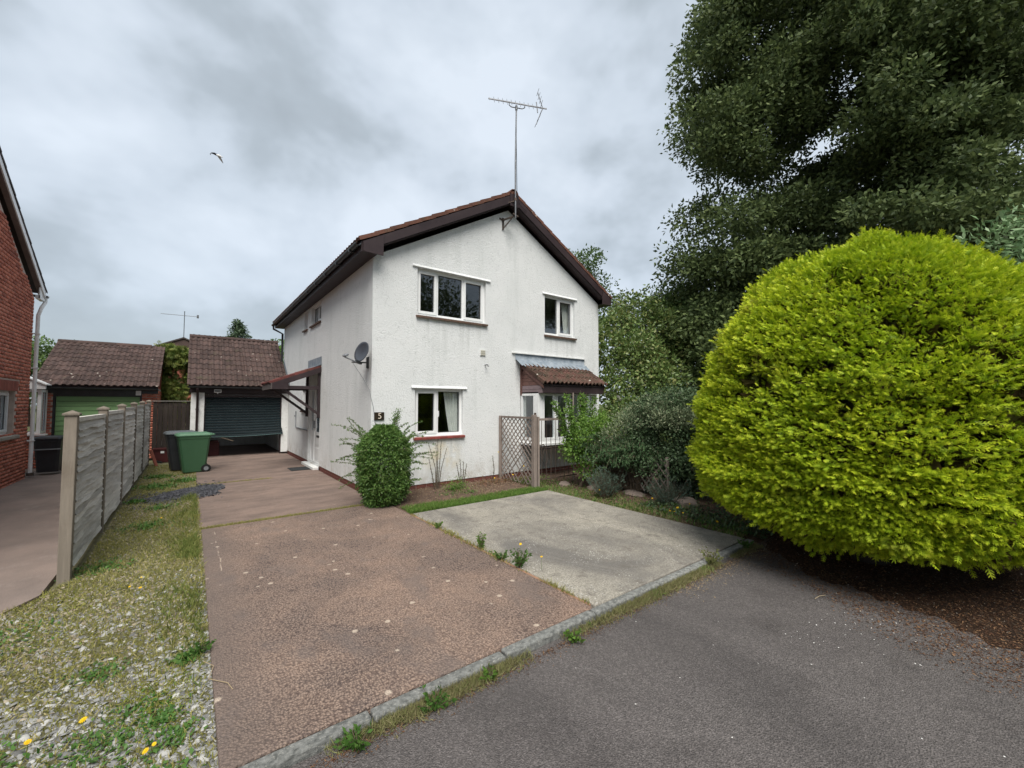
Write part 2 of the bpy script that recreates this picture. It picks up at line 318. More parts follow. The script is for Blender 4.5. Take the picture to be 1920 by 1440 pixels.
M = dict(
    render=m_render(), brick=m_brick(), glass=m_glass(),
    tile=m_tile('brown_roof_tile', (.092, .058, .050), (.060, .043, .040)),
    vtile=m_tile('house_roof_tile', (.17, .075, .05), (.10, .05, .04)),
    mosstile=m_tile('mossy_roof_tile', (.11, .052, .042), (.05, .043, .028), .6),
    porchtile=m_tile('red_roof_tile', (.19, .06, .055), (.12, .045, .04)),
    mortar=simple('mortar', (.52, .42, .36), sc=9, rough=.95, bump=.4, vary=0),
    upvc=simple('white_plastic', (.80, .81, .81), (.74, .75, .745), rough=.35, bump=.02, vary=.03, spec=.5),
    white=simple('white_paint', (.76, .77, .765), (.66, .67, .65), rough=.8, bump=.25, vary=.03, dirt=(.5, .5, .47)),
    board=simple('dark_brown_board', (.032, .021, .024), (.052, .036, .038), sc=3, rough=.5, bump=.15, stretch=(1, 1, 1)),
    redboard=simple('red_brown_board', (.11, .05, .045), (.16, .085, .07), sc=3, rough=.7, dirt=(.06, .04, .035)),
    gutter=simple('black_gutter', (.018, .02, .022), (.035, .038, .04), rough=.4, bump=.05, spec=.5),
    sill=simple('red_sill_tile', (.30, .07, .055), (.20, .05, .045), sc=12, rough=.6, dirt=(.12, .08, .07)),
    sillb=simple('brown_sill_tile', (.15, .085, .06), (.09, .06, .045), sc=12, rough=.7, dirt=(.2, .17, .14)),
    lead=simple('lead_sheet', (.30, .34, .38), (.16, .20, .24), sc=7, rough=.55, bump=.4, dirt=(.42, .44, .45), vary=.1),
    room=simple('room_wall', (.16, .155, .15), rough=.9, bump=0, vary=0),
    curtain=simple('white_curtain', (.72, .72, .69), (.60, .61, .58), rough=.9, bump=.1, vary=0),
    galv=simple('aluminium', (.26, .27, .285), (.17, .175, .185), rough=.45, bump=.1, Metallic=.6),
    rust=simple('rusty_steel', (.12, .085, .065), (.06, .05, .045), rough=.7),
    shutter=simple('dark_teal_door', (.006, .014, .018), (.010, .021, .025), sc=3, rough=.65, bump=.12, vary=.15, spec=.2),
    greendoor=simple('green_painted_door', (.20, .35, .155), (.175, .31, .135), sc=2, rough=.55, bump=.1, vary=.12, stretch=(1, 1, 4)),
    fencew=m_wood('weathered_fence', (.72, .70, .655), (.44, .42, .39), 1, vary=.4, dirt=(.26, .24, .21)),
    postw=m_wood('weathered_post', (.32, .275, .225), (.22, .19, .155), 2, dirt=(.16, .125, .095)),
    darkw=m_wood('dark_board', (.050, .040, .034), (.026, .021, .019), 2, dirt=(.10, .085, .07)),
    latw=m_wood('lattice_wood', (.34, .28, .245), (.22, .18, .16), 2),
    bin_green=simple('green_bin_plastic', (.035, .095, .045), (.042, .105, .052), rough=.42, bump=.04, vary=0, spec=.45, dirt=(.045, .11, .06)),
    lid_green=simple('pale_green_lid', (.075, .18, .10), (.10, .21, .13), rough=.45, bump=.04, vary=0, spec=.45),
    bin_black=simple('black_bin_plastic', (.016, .017, .02), (.026, .028, .032), rough=.45, bump=.05, vary=0, spec=.45),
    grey=simple('grey_plastic', (.22, .235, .25), rough=.5, vary=0), tyre=simple('tyre', (.015, .015, .015), rough=.8, vary=0),
    maroon=simple('maroon_plastic', (.085, .022, .022), rough=.5), plank=simple('red_plank', (.24, .075, .05), rough=.8),
    blue=simple('blue_bag', (.08, .35, .62), (.25, .50, .70), rough=.4, vary=0), dish=simple('dark_dish', (.040, .046, .060), (.055, .062, .075), rough=.35, bump=.02, vary=0, spec=.6),
    bark=simple('bark', (.055, .045, .036), (.030, .025, .021), sc=4, rough=.95, bump=.9, bsc=22, stretch=(1, 1, .3)),
    twig=simple('twig', (.13, .10, .07), rough=.9, bump=.2), plaque=simple('dark_plaque', (.018, .014, .012), (.04, .028, .02), rough=.25, vary=0, spec=.6),
    digit=simple('pale_lettering', (.72, .66, .56), (.55, .42, .34), rough=.5, vary=0), mat=simple('rubber_mat', (.03, .033, .035), rough=.9, bump=.6, vary=0),
    drive=m_reddrive(), slab=m_greyslab(), asphalt=m_asphalt(), soil=m_soil('soil', (.17, .115, .085), (.10, .07, .055)), mulch=m_soil('leaf_mould', (.060, .036, .024), (.025, .017, .013)),
    gravelbed=m_soil('gravel_bed', (.235, .225, .13), (.13, .125, .065)),
    ndrive=simple('neighbour_concrete', (.24, .19, .165), (.16, .13, .115), sc=1.6, rough=.92, bump=.5, bsc=60, vary=0, dirt=(.24, .20, .18), stretch=(1, .7, 1)),
    kerb=simple('kerb_concrete', (.30, .305, .29), (.10, .105, .10), sc=26, rough=.92, bump=1, bsc=45, vary=.25, dirt=(.50, .49, .44)),
    turf=simple('turf', (.07, .10, .03), (.10, .09, .045), sc=3, rough=1, bump=.8, vary=0),
)

OAK=[(14.2,6.9,15.4,0.7),(12.3,6.1,10.3,1.1),(16.1,0.5,12.8,0.7),(15.0,7.0,6.7,0.8),(16.6,2.2,3.5,0.9),(13.4,5.7,10.2,0.9),(19.1,0.0,15.0,1.4),(17.5,1.3,10.2,1.1),(17.7,2.0,12.6,1.0),(20.4,2.1,11.5,1.0),(16.6,4.7,5.7,0.9),(19.2,1.3,6.4,0.5),(19.0,0.9,12.5,1.0),(12.7,5.9,3.6,0.8),(14.4,1.4,10.3,0.9),(18.5,2.3,7.9,0.7),(19.8,2.8,3.5,0.8),(14.2,5.3,4.1,0.6),(21.0,1.2,3.1,0.6),(13.5,5.2,14.8,0.7),(14.5,4.5,11.0,0.6),(16.2,5.5,6.7,0.7),(20.5,-0.6,23.0,1.5),(14.9,2.5,11.7,0.9),(16.7,0.4,12.6,0.8),(12.1,2.3,10.5,0.4),(14.2,3.9,4.1,1.1),(17.0,5.0,12.3,1.1),(16.3,0.3,6.6,0.7),(21.0,0.2,26.4,1.8),(13.1,1.5,6.0,0.6),(21.8,-1.7,23.4,1.6),(14.1,3.7,13.5,1.2),(20.0,0.2,14.7,0.6),(12.6,5.5,10.0,1.1),(20.5,1.8,3.6,0.8),(16.6,1.7,9.6,0.9),(14.1,4.9,6.2,0.7),(16.9,2.1,14.3,0.9),(12.6,7.2,4.0,0.8),(17.4,0.2,6.4,1.0),(15.4,3.9,4.5,1.2),(17.4,0.5,3.5,1.1),(14.2,3.9,5.6,0.5),(16.5,1.7,14.2,0.6),(18.9,1.5,9.3,0.8),(28.3,-5.4,24.5,1.4),(13.3,5.5,8.9,0.5),(19.0,0.9,14.1,0.7),(16.2,2.7,12.1,1.0),(12.9,6.9,6.5,1.0),(17.1,0.7,20.7,1.4),(14.2,2.3,11.2,0.9),(25.0,-1.9,6.6,1.7),(18.6,2.9,12.5,0.6),(13.5,0.9,10.6,0.8),(18.1,1.7,9.5,0.6),(12.7,4.9,10.6,0.6),(22.2,0.8,6.5,1.1),(15.5,4.5,5.0,0.8),(18.3,2.3,4.3,1.0),(13.2,5.3,11.5,0.5),(17.0,0.1,9.7,0.7),(22.9,-2.8,4.1,1.7),(12.8,5.8,2.6,0.6),(18.2,0.4,5.2,0.7),(15.9,3.5,19.3,1.8),(16.7,3.3,4.6,0.7),(12.8,6.4,2.4,0.8),(15.0,0.1,10.3,1.0),(15.9,2.0,9.7,0.5),(13.8,6.6,12.1,0.9),(17.8,3.7,7.3,1.0),(21.1,0.6,4.1,0.6),(14.2,0.9,5.9,0.9),(13.8,4.3,17.6,1.6),(17.8,2.0,5.1,0.7),(19.0,3.1,3.4,0.6),(18.6,-0.1,23.8,1.7),(17.9,0.8,12.2,0.8),(14.6,5.4,3.3,0.9),(17.0,5.1,4.7,1.0),(21.0,-1.5,4.7,1.2),(16.1,2.0,10.2,0.6),(14.0,6.3,11.3,1.1),(19.0,1.7,14.7,0.6),(15.2,1.3,10.1,0.7),(18.3,-0.7,11.9,1.3),(19.6,0.0,11.1,0.9),(14.5,1.5,7.6,0.9),(13.7,2.0,10.1,0.8),(16.5,1.5,6.3,0.6),(17.0,2.1,9.1,0.7),(15.9,1.3,13.2,0.8),(16.1,4.2,4.3,0.8),(15.9,3.3,21.3,1.6),(15.8,1.0,11.6,0.8),(15.8,2.3,12.8,1.0),(18.2,2.3,3.4,0.5),(14.8,3.1,8.4,0.7),(21.1,0.8,7.0,1.2),(20.9,1.1,4.3,1.1),(25.0,-3.5,19.9,1.5),(15.8,1.1,19.3,1.7),(18.0,1.3,8.6,1.1),(12.9,4.3,14.0,1.1),(12.2,6.5,2.6,0.5),(16.0,5.1,12.7,1.0),(14.6,4.4,3.2,0.9),(19.5,1.0,6.3,0.5),(15.9,3.8,4.0,0.6),(12.7,6.5,13.2,0.5),(20.2,0.7,15.4,0.8),(13.1,7.7,3.4,0.5),(16.2,2.5,10.0,1.1),(14.4,4.4,11.4,0.7),(20.5,1.6,8.7,0.7),(18.5,-0.2,25.3,1.5),(13.7,5.4,9.0,0.7),(12.3,6.4,12.1,0.8),(15.7,0.5,12.0,0.7),(19.3,0.1,14.2,0.8),(13.0,6.0,14.1,0.9),(24.5,-2.8,6.9,1.3),(15.8,6.0,16.0,0.8),(13.8,1.3,10.4,0.8),(15.2,2.5,3.7,0.8),(20.1,1.6,16.2,1.2),(18.0,0.8,14.0,0.6),(14.4,3.9,15.7,1.4),(18.5,1.4,6.1,1.0),(13.3,4.7,10.7,0.9),(14.9,0.5,8.4,0.6),(18.9,1.7,12.4,0.7),(20.1,-0.1,20.2,1.9),(17.0,-0.1,10.3,0.8),(12.6,6.2,4.1,1.1),(14.5,0.7,6.4,0.4),(15.7,3.8,15.4,0.7),(18.1,4.3,5.7,1.0),(17.5,2.8,14.9,0.9),(21.0,0.8,13.1,1.2),(15.7,3.2,3.4,0.6),(15.6,-0.0,9.6,0.7),(13.2,5.7,4.7,0.7),(12.3,6.4,5.9,0.7),(21.7,0.9,13.6,0.5),(15.0,6.3,17.1,1.2),(16.0,1.0,10.3,1.2),(17.6,4.0,8.5,1.2),(13.6,6.8,5.4,0.9),(17.8,1.9,11.5,0.9),(15.5,2.3,7.8,0.7),(13.1,5.3,3.6,1.1),(26.7,-5.3,26.3,1.4),(15.3,6.6,13.1,0.8),(13.3,6.5,8.2,0.7),(14.3,5.9,12.1,1.1),(15.0,4.2,3.1,0.6),(15.3,1.5,11.5,0.4),(14.4,7.7,4.9,0.7),(20.3,-2.7,22.5,1.9),(18.8,2.8,14.2,0.7),(14.4,3.2,21.9,1.3),(14.4,2.1,8.7,0.9),(13.4,6.1,11.0,0.6),(14.0,5.4,3.3,1.1),(21.6,-0.2,29.5,1.7),(15.6,4.1,12.8,0.8),(13.4,7.1,2.7,0.6),(12.3,5.4,7.1,0.8),(14.4,4.5,14.4,0.9),(20.1,1.1,26.4,1.5),(12.8,6.0,6.2,0.5),(15.3,6.5,5.6,1.2),(13.7,1.1,11.1,0.8),(14.2,4.7,12.2,0.6),(19.2,1.2,17.2,1.6),(14.4,0.6,11.7,0.6),(16.7,3.5,5.4,0.8),(18.7,3.8,10.3,0.9),(14.7,3.8,7.4,0.7),(14.4,2.4,20.7,1.7),(16.8,4.5,15.8,1.0),(12.3,2.5,11.8,0.4),(19.0,0.9,25.7,1.4),(12.5,6.1,3.2,0.6),(15.9,4.8,4.4,0.7),(19.9,1.6,12.2,0.6),(16.3,5.3,11.0,0.8),(13.9,5.3,7.3,1.1),(17.8,3.3,8.2,0.9),(21.4,0.7,5.7,1.1),(14.2,2.3,11.7,0.9),(18.4,1.5,9.3,0.6),(14.9,6.9,10.5,0.6),(19.2,0.2,6.6,0.6),(16.5,2.5,7.8,1.1),(14.6,7.1,10.1,0.7),(20.6,1.0,5.2,0.9),(19.0,0.1,10.1,0.7),(13.0,1.9,6.3,0.6),(14.6,4.9,7.7,0.7),(17.1,2.7,4.4,1.0),(15.4,0.9,7.1,0.9),(17.0,4.0,5.6,1.2),(16.6,4.5,12.6,0.7),(26.3,-3.8,26.5,1.5),(12.7,6.3,4.8,0.6),(15.5,0.8,6.3,0.4),(17.4,3.8,15.7,0.6),(21.6,1.0,15.5,0.8),(18.0,-0.2,12.0,0.7),(16.4,1.4,17.4,1.3),(24.3,-1.2,3.8,1.4),(16.6,1.1,5.6,0.9),(21.8,0.6,4.2,0.8),(15.4,3.8,5.3,1.0),(26.7,-3.9,30.2,1.6),(17.2,4.1,16.6,0.7),(14.3,6.2,16.3,0.6),(18.7,3.6,3.8,1.0),(13.2,7.0,11.9,0.6),(13.3,5.7,13.6,1.1),(21.9,1.0,8.4,1.0),(14.7,6.6,11.1,1.1),(17.4,0.3,24.4,1.9),(17.2,0.2,11.9,1.0),(13.8,5.5,11.7,0.6),(19.6,1.9,4.5,1.2),(13.6,4.2,6.1,0.5),(18.1,3.6,16.9,0.9),(16.2,1.5,11.3,0.8),(17.1,0.8,5.8,1.1),(21.8,0.8,5.0,1.1),(17.8,2.9,5.3,1.0),(18.8,0.6,3.4,0.6),(17.9,3.8,4.8,0.8),(13.9,5.2,11.4,0.7),(19.3,1.5,13.1,1.0),(18.8,4.1,4.5,1.0),(15.4,3.2,4.7,1.2),(19.2,0.1,18.9,1.7),(16.4,3.8,8.1,0.8),(15.8,0.1,9.1,0.5),(18.7,2.8,15.2,0.9),(14.0,4.3,3.4,1.2),(13.8,6.2,11.8,0.7),(16.4,2.2,13.2,0.8),(24.6,-2.7,13.1,1.6),(18.8,2.7,17.3,1.5),(20.8,-2.5,9.0,1.3),(19.7,1.5,3.7,0.9),(13.3,1.3,8.3,0.6),(16.6,3.8,3.5,0.9),(14.5,3.6,4.5,0.6),(15.1,3.9,3.5,0.6),(16.7,1.9,4.4,0.6),(12.3,5.5,12.2,0.7),(23.0,-2.9,16.1,1.8),(18.7,3.5,8.9,0.5),(24.6,-4.0,24.6,1.8),(14.0,1.2,6.9,0.4),(14.9,4.5,21.7,1.8),(12.5,2.5,6.3,0.5),(18.0,0.5,11.5,1.1),(12.4,5.3,13.4,1.0),(24.6,-3.0,25.1,1.3),(19.8,1.3,4.8,0.8),(16.2,3.8,25.0,1.4),(13.5,7.0,3.6,0.9),(15.8,3.0,6.4,1.0),(16.6,2.9,10.9,0.7),(23.9,-3.8,16.2,1.8),(15.3,6.3,15.8,0.8),(18.8,3.3,15.8,1.1),(16.8,2.5,5.5,0.9),(13.7,4.6,12.4,0.6),(16.4,0.3,9.9,0.9),(20.0,2.2,9.1,0.5),(16.5,0.8,3.7,0.8),(20.4,-1.2,27.0,1.9),(15.5,4.4,12.2,0.9),(16.2,5.4,4.5,1.0),(15.7,4.6,10.9,0.9),(15.8,2.9,10.8,0.8),(14.9,0.9,8.5,0.6),(16.0,3.7,3.2,0.5),(14.4,3.3,5.9,0.8),(14.6,6.8,14.4,0.9),(15.3,6.6,4.9,0.8),(17.6,1.1,7.2,0.5),(17.9,4.8,3.3,0.8),(16.7,5.0,8.6,0.8),(21.3,-3.5,21.3,1.8),(14.1,3.3,6.8,0.6),(15.1,5.6,13.6,1.2),(13.3,6.5,3.2,0.7),(25.4,-4.1,27.7,1.5),(15.2,5.9,3.6,0.7),(14.0,5.0,4.0,0.7),(13.5,2.6,12.5,0.8),(14.4,5.4,9.5,0.8),(12.7,5.4,5.8,1.0),(16.6,1.7,12.4,1.0),(16.6,0.2,10.9,0.8),(16.3,3.2,13.4,0.6),(15.0,4.4,6.8,0.7),(15.8,3.9,15.0,0.6),(15.6,1.1,9.7,0.5),(14.3,1.8,9.2,0.5),(14.8,0.9,11.2,0.8),(26.4,-4.2,11.9,1.7),(19.1,0.6,3.7,0.9),(13.5,3.5,11.8,0.6),(15.5,6.3,8.3,0.9),(18.4,0.4,7.5,1.1),(14.4,7.3,14.7,0.9),(21.2,1.5,14.7,0.7),(13.4,2.1,8.6,0.4),(12.2,2.0,11.1,0.4),(18.1,1.7,5.2,0.7),(16.0,0.4,8.8,0.4),(17.2,1.5,8.5,0.7),(14.9,4.0,12.8,0.6),(15.8,6.0,6.3,0.8),(16.2,6.0,5.4,0.8),(16.9,4.3,9.6,0.5),(15.6,1.2,12.4,0.8),(24.4,-2.2,19.3,1.5),(13.5,4.2,11.5,0.5),(17.0,2.5,6.1,0.5),(17.1,1.6,11.3,0.8),(18.3,2.3,9.1,0.9),(15.1,5.4,8.1,0.9),(27.8,-4.1,6.7,1.4),(17.2,4.7,9.6,0.9),(16.4,0.8,9.1,0.9),(15.2,0.5,11.6,0.7),(14.6,6.7,2.6,1.0),(15.9,6.5,3.0,0.9),(17.8,2.1,14.2,1.1),(13.1,5.0,6.1,0.7),(17.4,1.4,6.4,0.9),(22.7,-4.0,15.7,1.3),(18.0,2.1,10.7,1.2),(18.6,-0.8,22.2,1.7),(16.9,0.1,9.0,0.5),(14.3,7.2,4.2,1.1),(14.3,5.7,6.3,1.1),(15.5,0.7,20.7,1.6),(12.6,4.8,14.2,0.7),(16.4,3.3,6.1,0.8),(19.1,-1.1,4.5,1.3),(23.1,-0.0,12.1,0.5),(14.8,4.7,11.5,1.0),(13.3,4.6,11.4,1.0),(16.4,4.8,14.5,1.1),(16.5,4.7,19.5,1.2),(15.6,6.6,2.5,0.7),(23.2,-1.6,11.6,1.9),(17.5,1.0,7.8,1.1),(22.4,-0.6,27.4,1.9),(17.7,3.1,13.7,0.8),(15.9,2.3,5.4,1.0),(12.9,1.8,9.2,0.6),(15.4,2.4,5.1,0.9),(14.6,2.4,14.6,1.5),(18.9,2.6,9.6,0.6),(13.4,2.5,8.8,0.8),(19.5,1.5,7.6,0.7),(16.8,4.8,11.7,0.7),(17.4,3.2,11.5,0.5),(16.4,5.2,7.3,0.8),(16.5,4.9,15.7,0.5),(22.2,0.2,12.3,0.9),(22.8,-0.9,4.0,1.5),(19.2,3.7,5.8,0.6),(18.3,3.7,6.2,0.7),(16.3,1.4,8.9,0.6),(16.9,2.6,12.9,0.8),(15.0,2.6,21.7,1.3),(14.9,0.6,9.7,0.8),(16.3,4.5,9.3,0.5),(17.3,3.8,3.6,1.2),(13.7,7.0,4.3,0.7),(19.0,-2.0,20.1,1.2),(19.1,3.3,13.0,0.6),(18.8,0.0,4.3,1.6),(14.4,7.4,12.4,0.8),(15.8,5.6,16.3,0.9),(13.8,4.2,10.1,0.7),(14.6,6.0,10.5,0.6),(12.6,5.1,8.9,0.6),(12.0,5.8,9.3,0.6),(14.2,1.0,8.6,0.5),(18.6,3.9,12.3,1.0),(14.1,1.4,6.1,0.8),(18.5,3.5,4.9,0.6),(13.9,4.9,5.4,1.2),(19.2,1.1,14.9,0.6),(17.5,3.9,14.4,1.2),(21.2,1.5,11.9,1.0),(17.0,2.6,3.3,0.8),(21.7,-2.0,3.9,1.7),(14.1,4.2,7.5,1.0),(28.8,-5.1,10.1,1.2),(13.2,2.2,12.1,0.7),(23.4,0.4,3.8,0.7),(23.2,-3.2,18.1,1.4),(13.5,1.8,12.1,0.8),(14.9,1.8,8.2,0.7),(17.0,1.5,13.9,0.7),(17.5,1.9,6.1,0.9),(14.8,5.3,6.6,1.1),(15.6,0.9,8.4,0.7),(21.2,0.5,5.0,0.7),(16.9,1.7,10.7,0.7),(16.3,2.4,14.7,1.0),(18.1,4.4,6.5,0.7),(13.8,7.8,5.2,0.7),(15.1,1.7,13.2,1.2),(16.8,4.1,4.6,0.7),(16.4,2.5,6.0,0.6),(18.3,0.4,3.8,1.0),(13.5,7.5,6.1,0.9),(15.1,1.0,7.8,0.6),(22.2,-1.1,24.5,1.2),(14.1,0.9,7.2,0.6),(15.8,4.2,3.1,0.8),(26.3,-3.5,20.8,1.6),(17.6,1.9,27.4,1.8),(18.8,0.8,5.5,1.0),(13.4,7.5,5.1,0.6),(19.0,1.3,21.4,1.8),(22.3,-2.5,11.5,1.4),(24.0,-2.6,11.4,1.3),(14.1,7.3,10.9,0.9),(22.7,0.4,4.1,0.7),(13.4,6.2,12.9,0.5),(18.9,3.2,5.7,0.5),(17.0,2.9,15.6,0.9),(13.7,1.0,10.1,0.6),(15.3,0.5,6.2,0.7),(15.0,5.2,12.4,1.1),(15.1,4.4,12.8,1.0),(16.0,5.5,13.9,1.0),(12.7,6.8,7.6,0.8),(18.7,2.9,4.2,0.6),(19.2,2.7,3.4,0.9),(13.6,4.9,2.9,0.6),(16.1,5.6,9.6,1.1),(19.4,-0.0,25.4,1.3),(20.6,-0.1,17.3,1.2),(21.0,1.9,11.1,0.7),(19.8,-2.4,18.9,1.5),(17.5,2.3,13.2,0.9),(15.8,5.7,3.1,1.0),(16.5,3.8,15.7,1.0),(15.8,3.9,10.8,0.5),(16.4,2.4,4.9,0.6),(19.6,1.6,3.1,0.7),(13.5,6.5,2.7,0.7),(14.6,7.6,6.7,0.6),(14.5,5.2,15.1,0.5),(17.6,1.9,14.7,0.7),(15.2,0.9,9.0,0.5),(14.8,5.3,4.0,1.2),(18.2,-0.2,13.5,0.5),(12.6,5.6,9.2,0.8),(14.8,3.4,20.1,1.8),(20.5,0.5,6.3,1.0),(14.1,1.1,8.9,0.5),(18.4,2.5,13.1,0.7),(21.7,-2.9,8.1,1.8),(24.7,-3.7,6.6,1.7),(21.2,1.1,5.4,0.6),(15.6,3.2,13.0,1.1),(19.7,-0.0,10.1,0.6),(13.5,5.6,5.9,0.6),(23.3,-3.1,7.8,1.5),(17.7,3.2,9.8,1.0),(16.9,3.8,9.5,1.0),(14.8,6.4,12.5,0.8),(18.5,1.5,19.5,1.4),(18.2,4.1,10.0,1.0),(16.0,5.0,10.8,0.7),(17.7,4.6,4.6,0.8),(25.9,-4.8,15.7,1.3),(14.4,0.4,11.1,0.9),(12.2,5.5,3.3,1.0),(23.1,-1.6,21.8,1.7),(13.5,6.2,13.3,0.6),(17.7,0.2,10.8,1.0),(17.6,4.6,7.3,0.8),(21.1,1.6,4.3,0.6),(13.2,5.8,13.0,0.5),(17.9,2.3,8.5,0.9),(21.3,1.4,8.0,1.0),(15.7,1.1,11.2,0.6)]

# ================================================================= GROUND
def sheet(name, poly, z, m, thick=0, label=None):
    mb = MB()
    if thick: mb.prism([(x, y, z) for x, y in poly], (0, 0, -thick))
    else: mb.add([(x, y, z) for x, y in poly], [tuple(range(len(poly)))])
    o = mb.build(name, m); o['kind'] = 'structure'; return o
def bumpy(name, x0, x1, y0, y1, step, zf, m):
    nx = int((x1 - x0) / step) + 1; ny = int((y1 - y0) / step) + 1
    X, Y = np.meshgrid(np.linspace(x0, x1, nx), np.linspace(y0, y1, ny)); Z = zf(X, Y)
    v = np.stack([X, Y, Z], -1).reshape(-1, 3); i = np.arange(nx * ny).reshape(ny, nx)
    f = np.stack([i[:-1, :-1], i[:-1, 1:], i[1:, 1:], i[1:, :-1]], -1).reshape(-1, 4)
    me = bpy.data.meshes.new(name); me.from_pydata(v.tolist(), [], f.tolist()); me.polygons.foreach_set('use_smooth', np.ones(len(f), bool))
    me.materials.append(m); o = link(name, me); o['kind'] = 'structure'; return o
sheet('ground', [(-400, -400), (400, -400), (400, 400), (-400, 400)], -.30, M['turf'])
sheet('road', [(-60, -30), (60, -30), (60, 2.301), (-60, 2.301)], -.05, M['asphalt'], .1)
KY0, KY1 = 2.305, 2.39                     # the concrete edging between road and driveways
def gz(x, y):   # height of the gravel strip
    return .012 * np.clip((x + .1) / .2, 0, 1) + -.035 + .018 * fbm(x, y, 3, 1.3) + .02 * np.clip((-.2 - x), 0, 1) + .02 * np.clip(y / 14, 0, 1) - .10 * np.clip((-.98 - x) / .12, 0, 1) * np.clip((y - 5.3) / .6, 0, 1)
bumpy('gravel_bed', -5.5, .152, 2.36, 16.3, .12, gz, M['gravelbed'])
o = sheet('neighbour_driveway', [(-2.96, 17), (-2.96, 5.9), (-5.6, 3.2), (-1.95, 3.75), (-1.02, 5.55), (-1.02, 17)], -.005, M['ndrive'], .2)
sheet('neighbour_driveway', [(-9, 17), (-9, 14.36), (-2.96, 14.36), (-2.96, 17)], -.009, M['ndrive'], .2)
def slab(name, x0, x1, y0, y1, m, z=0.0):
    o = MB().box((x0, y0, z - .14), (x1, y1, z)).build(name, m); o['kind'] = 'structure'
    b = o.modifiers.new('bevel', 'BEVEL'); b.width = .012; b.segments = 2; return o
slab('driveway', .15, 2.70, 2.40, 7.06, M['drive'])
slab('driveway', .13, 2.60, 7.12, 10.85, M['drive'], -.003)
slab('driveway', .13, 2.60, 10.89, 20.5, M['drive'], .002)
slab('parking_slab', 2.735, 5.56, 2.40, 6.06, M['slab'], .004)
def bz(x, y): return -.04 + .05 * np.clip(x - 5.5, 0, 1) * np.clip(y - 2.2, 0, 1) + .03 * fbm(x, y, 8, 1.6) - .05 * np.clip(2.6 - y, 0, 1)
bumpy('garden_bed', 5.57, 34, 2.3, 40, .3, lambda x, y: bz(x, y) + .0, M['soil'])
bumpy('flower_bed', 2.72, 5.57, 6.04, 7.64, .08, lambda x, y: -.03 + .03 * (y - 6.04) + .012 * fbm(x, y, 5, 4), M['soil'])
def mz(x, y): return -.055 + .13 * np.clip((x - 6.1) / 1.2, 0, 1) + .02 * fbm(x, y, 9, 2) - .12 * np.clip((6.0 - x) / .5, 0, 1)
bumpy('hedge_bed', 5.5, 34, -9, 2.32, .2, mz, M['mulch'])
bumpy('back_garden', -60, 5.5, 20.5, 120, 4, lambda x, y: -.05 + 0 * x, M['turf'])
kr = thing('kerb', None, None, (.1, 2.33, -.1)); kr['kind'] = 'structure'
k = kr
xk = -4.6
while xk < 5.56:
    ln = min(.905, 5.58 - xk)
    mb = MB().box((xk + .006, KY0 + random.uniform(-.004, .004), -.16), (xk + ln - .006, KY1, .001 + random.uniform(-.007, .004)))
    o = mb.build('kerb_stone', M['kerb'], kr, bevel=.012); xk += ln

# ================================================================= BUILDING HELPERS
class Fr:
    """wall frame: u along the wall, n outwards, z up"""
    def __init__(s, org, U, Nn): s.o = Vector(org); s.U = Vector(U); s.N = Vector(Nn)
    def P(s, u, n, z): return s.o + s.U * u + s.N * n + Vector((0, 0, z))
    def box(s, mb, u0, u1, n0, n1, z0, z1): return mb.box(s.P(u0, n0, z0), s.P(u1, n1, z1))
def wall(mb, fr, u0, u1, z0, top, holes, th=.26, brk=(), ends=()):
    """wall with openings; top is a function of u; holes = (u0,u1,z0,z1)"""
    us = sorted({u0, u1, *brk, *[h[0] for h in holes], *[h[1] for h in holes]})
    for a, b in zip(us, us[1:]):
        hs = sorted([h for h in holes if h[0] <= a + 1e-6 and h[1] >= b - 1e-6], key=lambda h: h[2])
        lo = z0
        segs = []
        for h in hs: segs.append((lo, lo, h[2], h[2])); lo = h[3]
        segs.append((lo, lo, top(a), top(b)))
        for la, lb, ta, tb in segs:
            if min(ta, tb) - lo < -9: continue
            for n, rev in ((0, False), (-th, True)):
                q = [fr.P(a, n, la), fr.P(b, n, lb), fr.P(b, n, tb), fr.P(a, n, ta)]
                nr = (q[1] - q[0]).cross(q[2] - q[0]); want = fr.N if not rev else -fr.N
                mb.add(q if nr.dot(want) > 0 else q[::-1], [(0, 1, 2, 3)])
    for h in holes:
        for (a, c, b, d) in ((h[0], h[2], h[0], h[3]), (h[1], h[2], h[1], h[3]), (h[0], h[2], h[1], h[2]), (h[0], h[3], h[1], h[3])):
            mb.add([fr.P(a, 0, c), fr.P(b, 0, d), fr.P(b, -th, d), fr.P(a, -th, c)], [(0, 1, 2, 3)])
    for u in ends: mb.add([fr.P(u, 0, z0), fr.P(u, 0, top(u)), fr.P(u, -th, top(u)), fr.P(u, -th, z0)], [(0, 1, 2, 3)])
    return mb
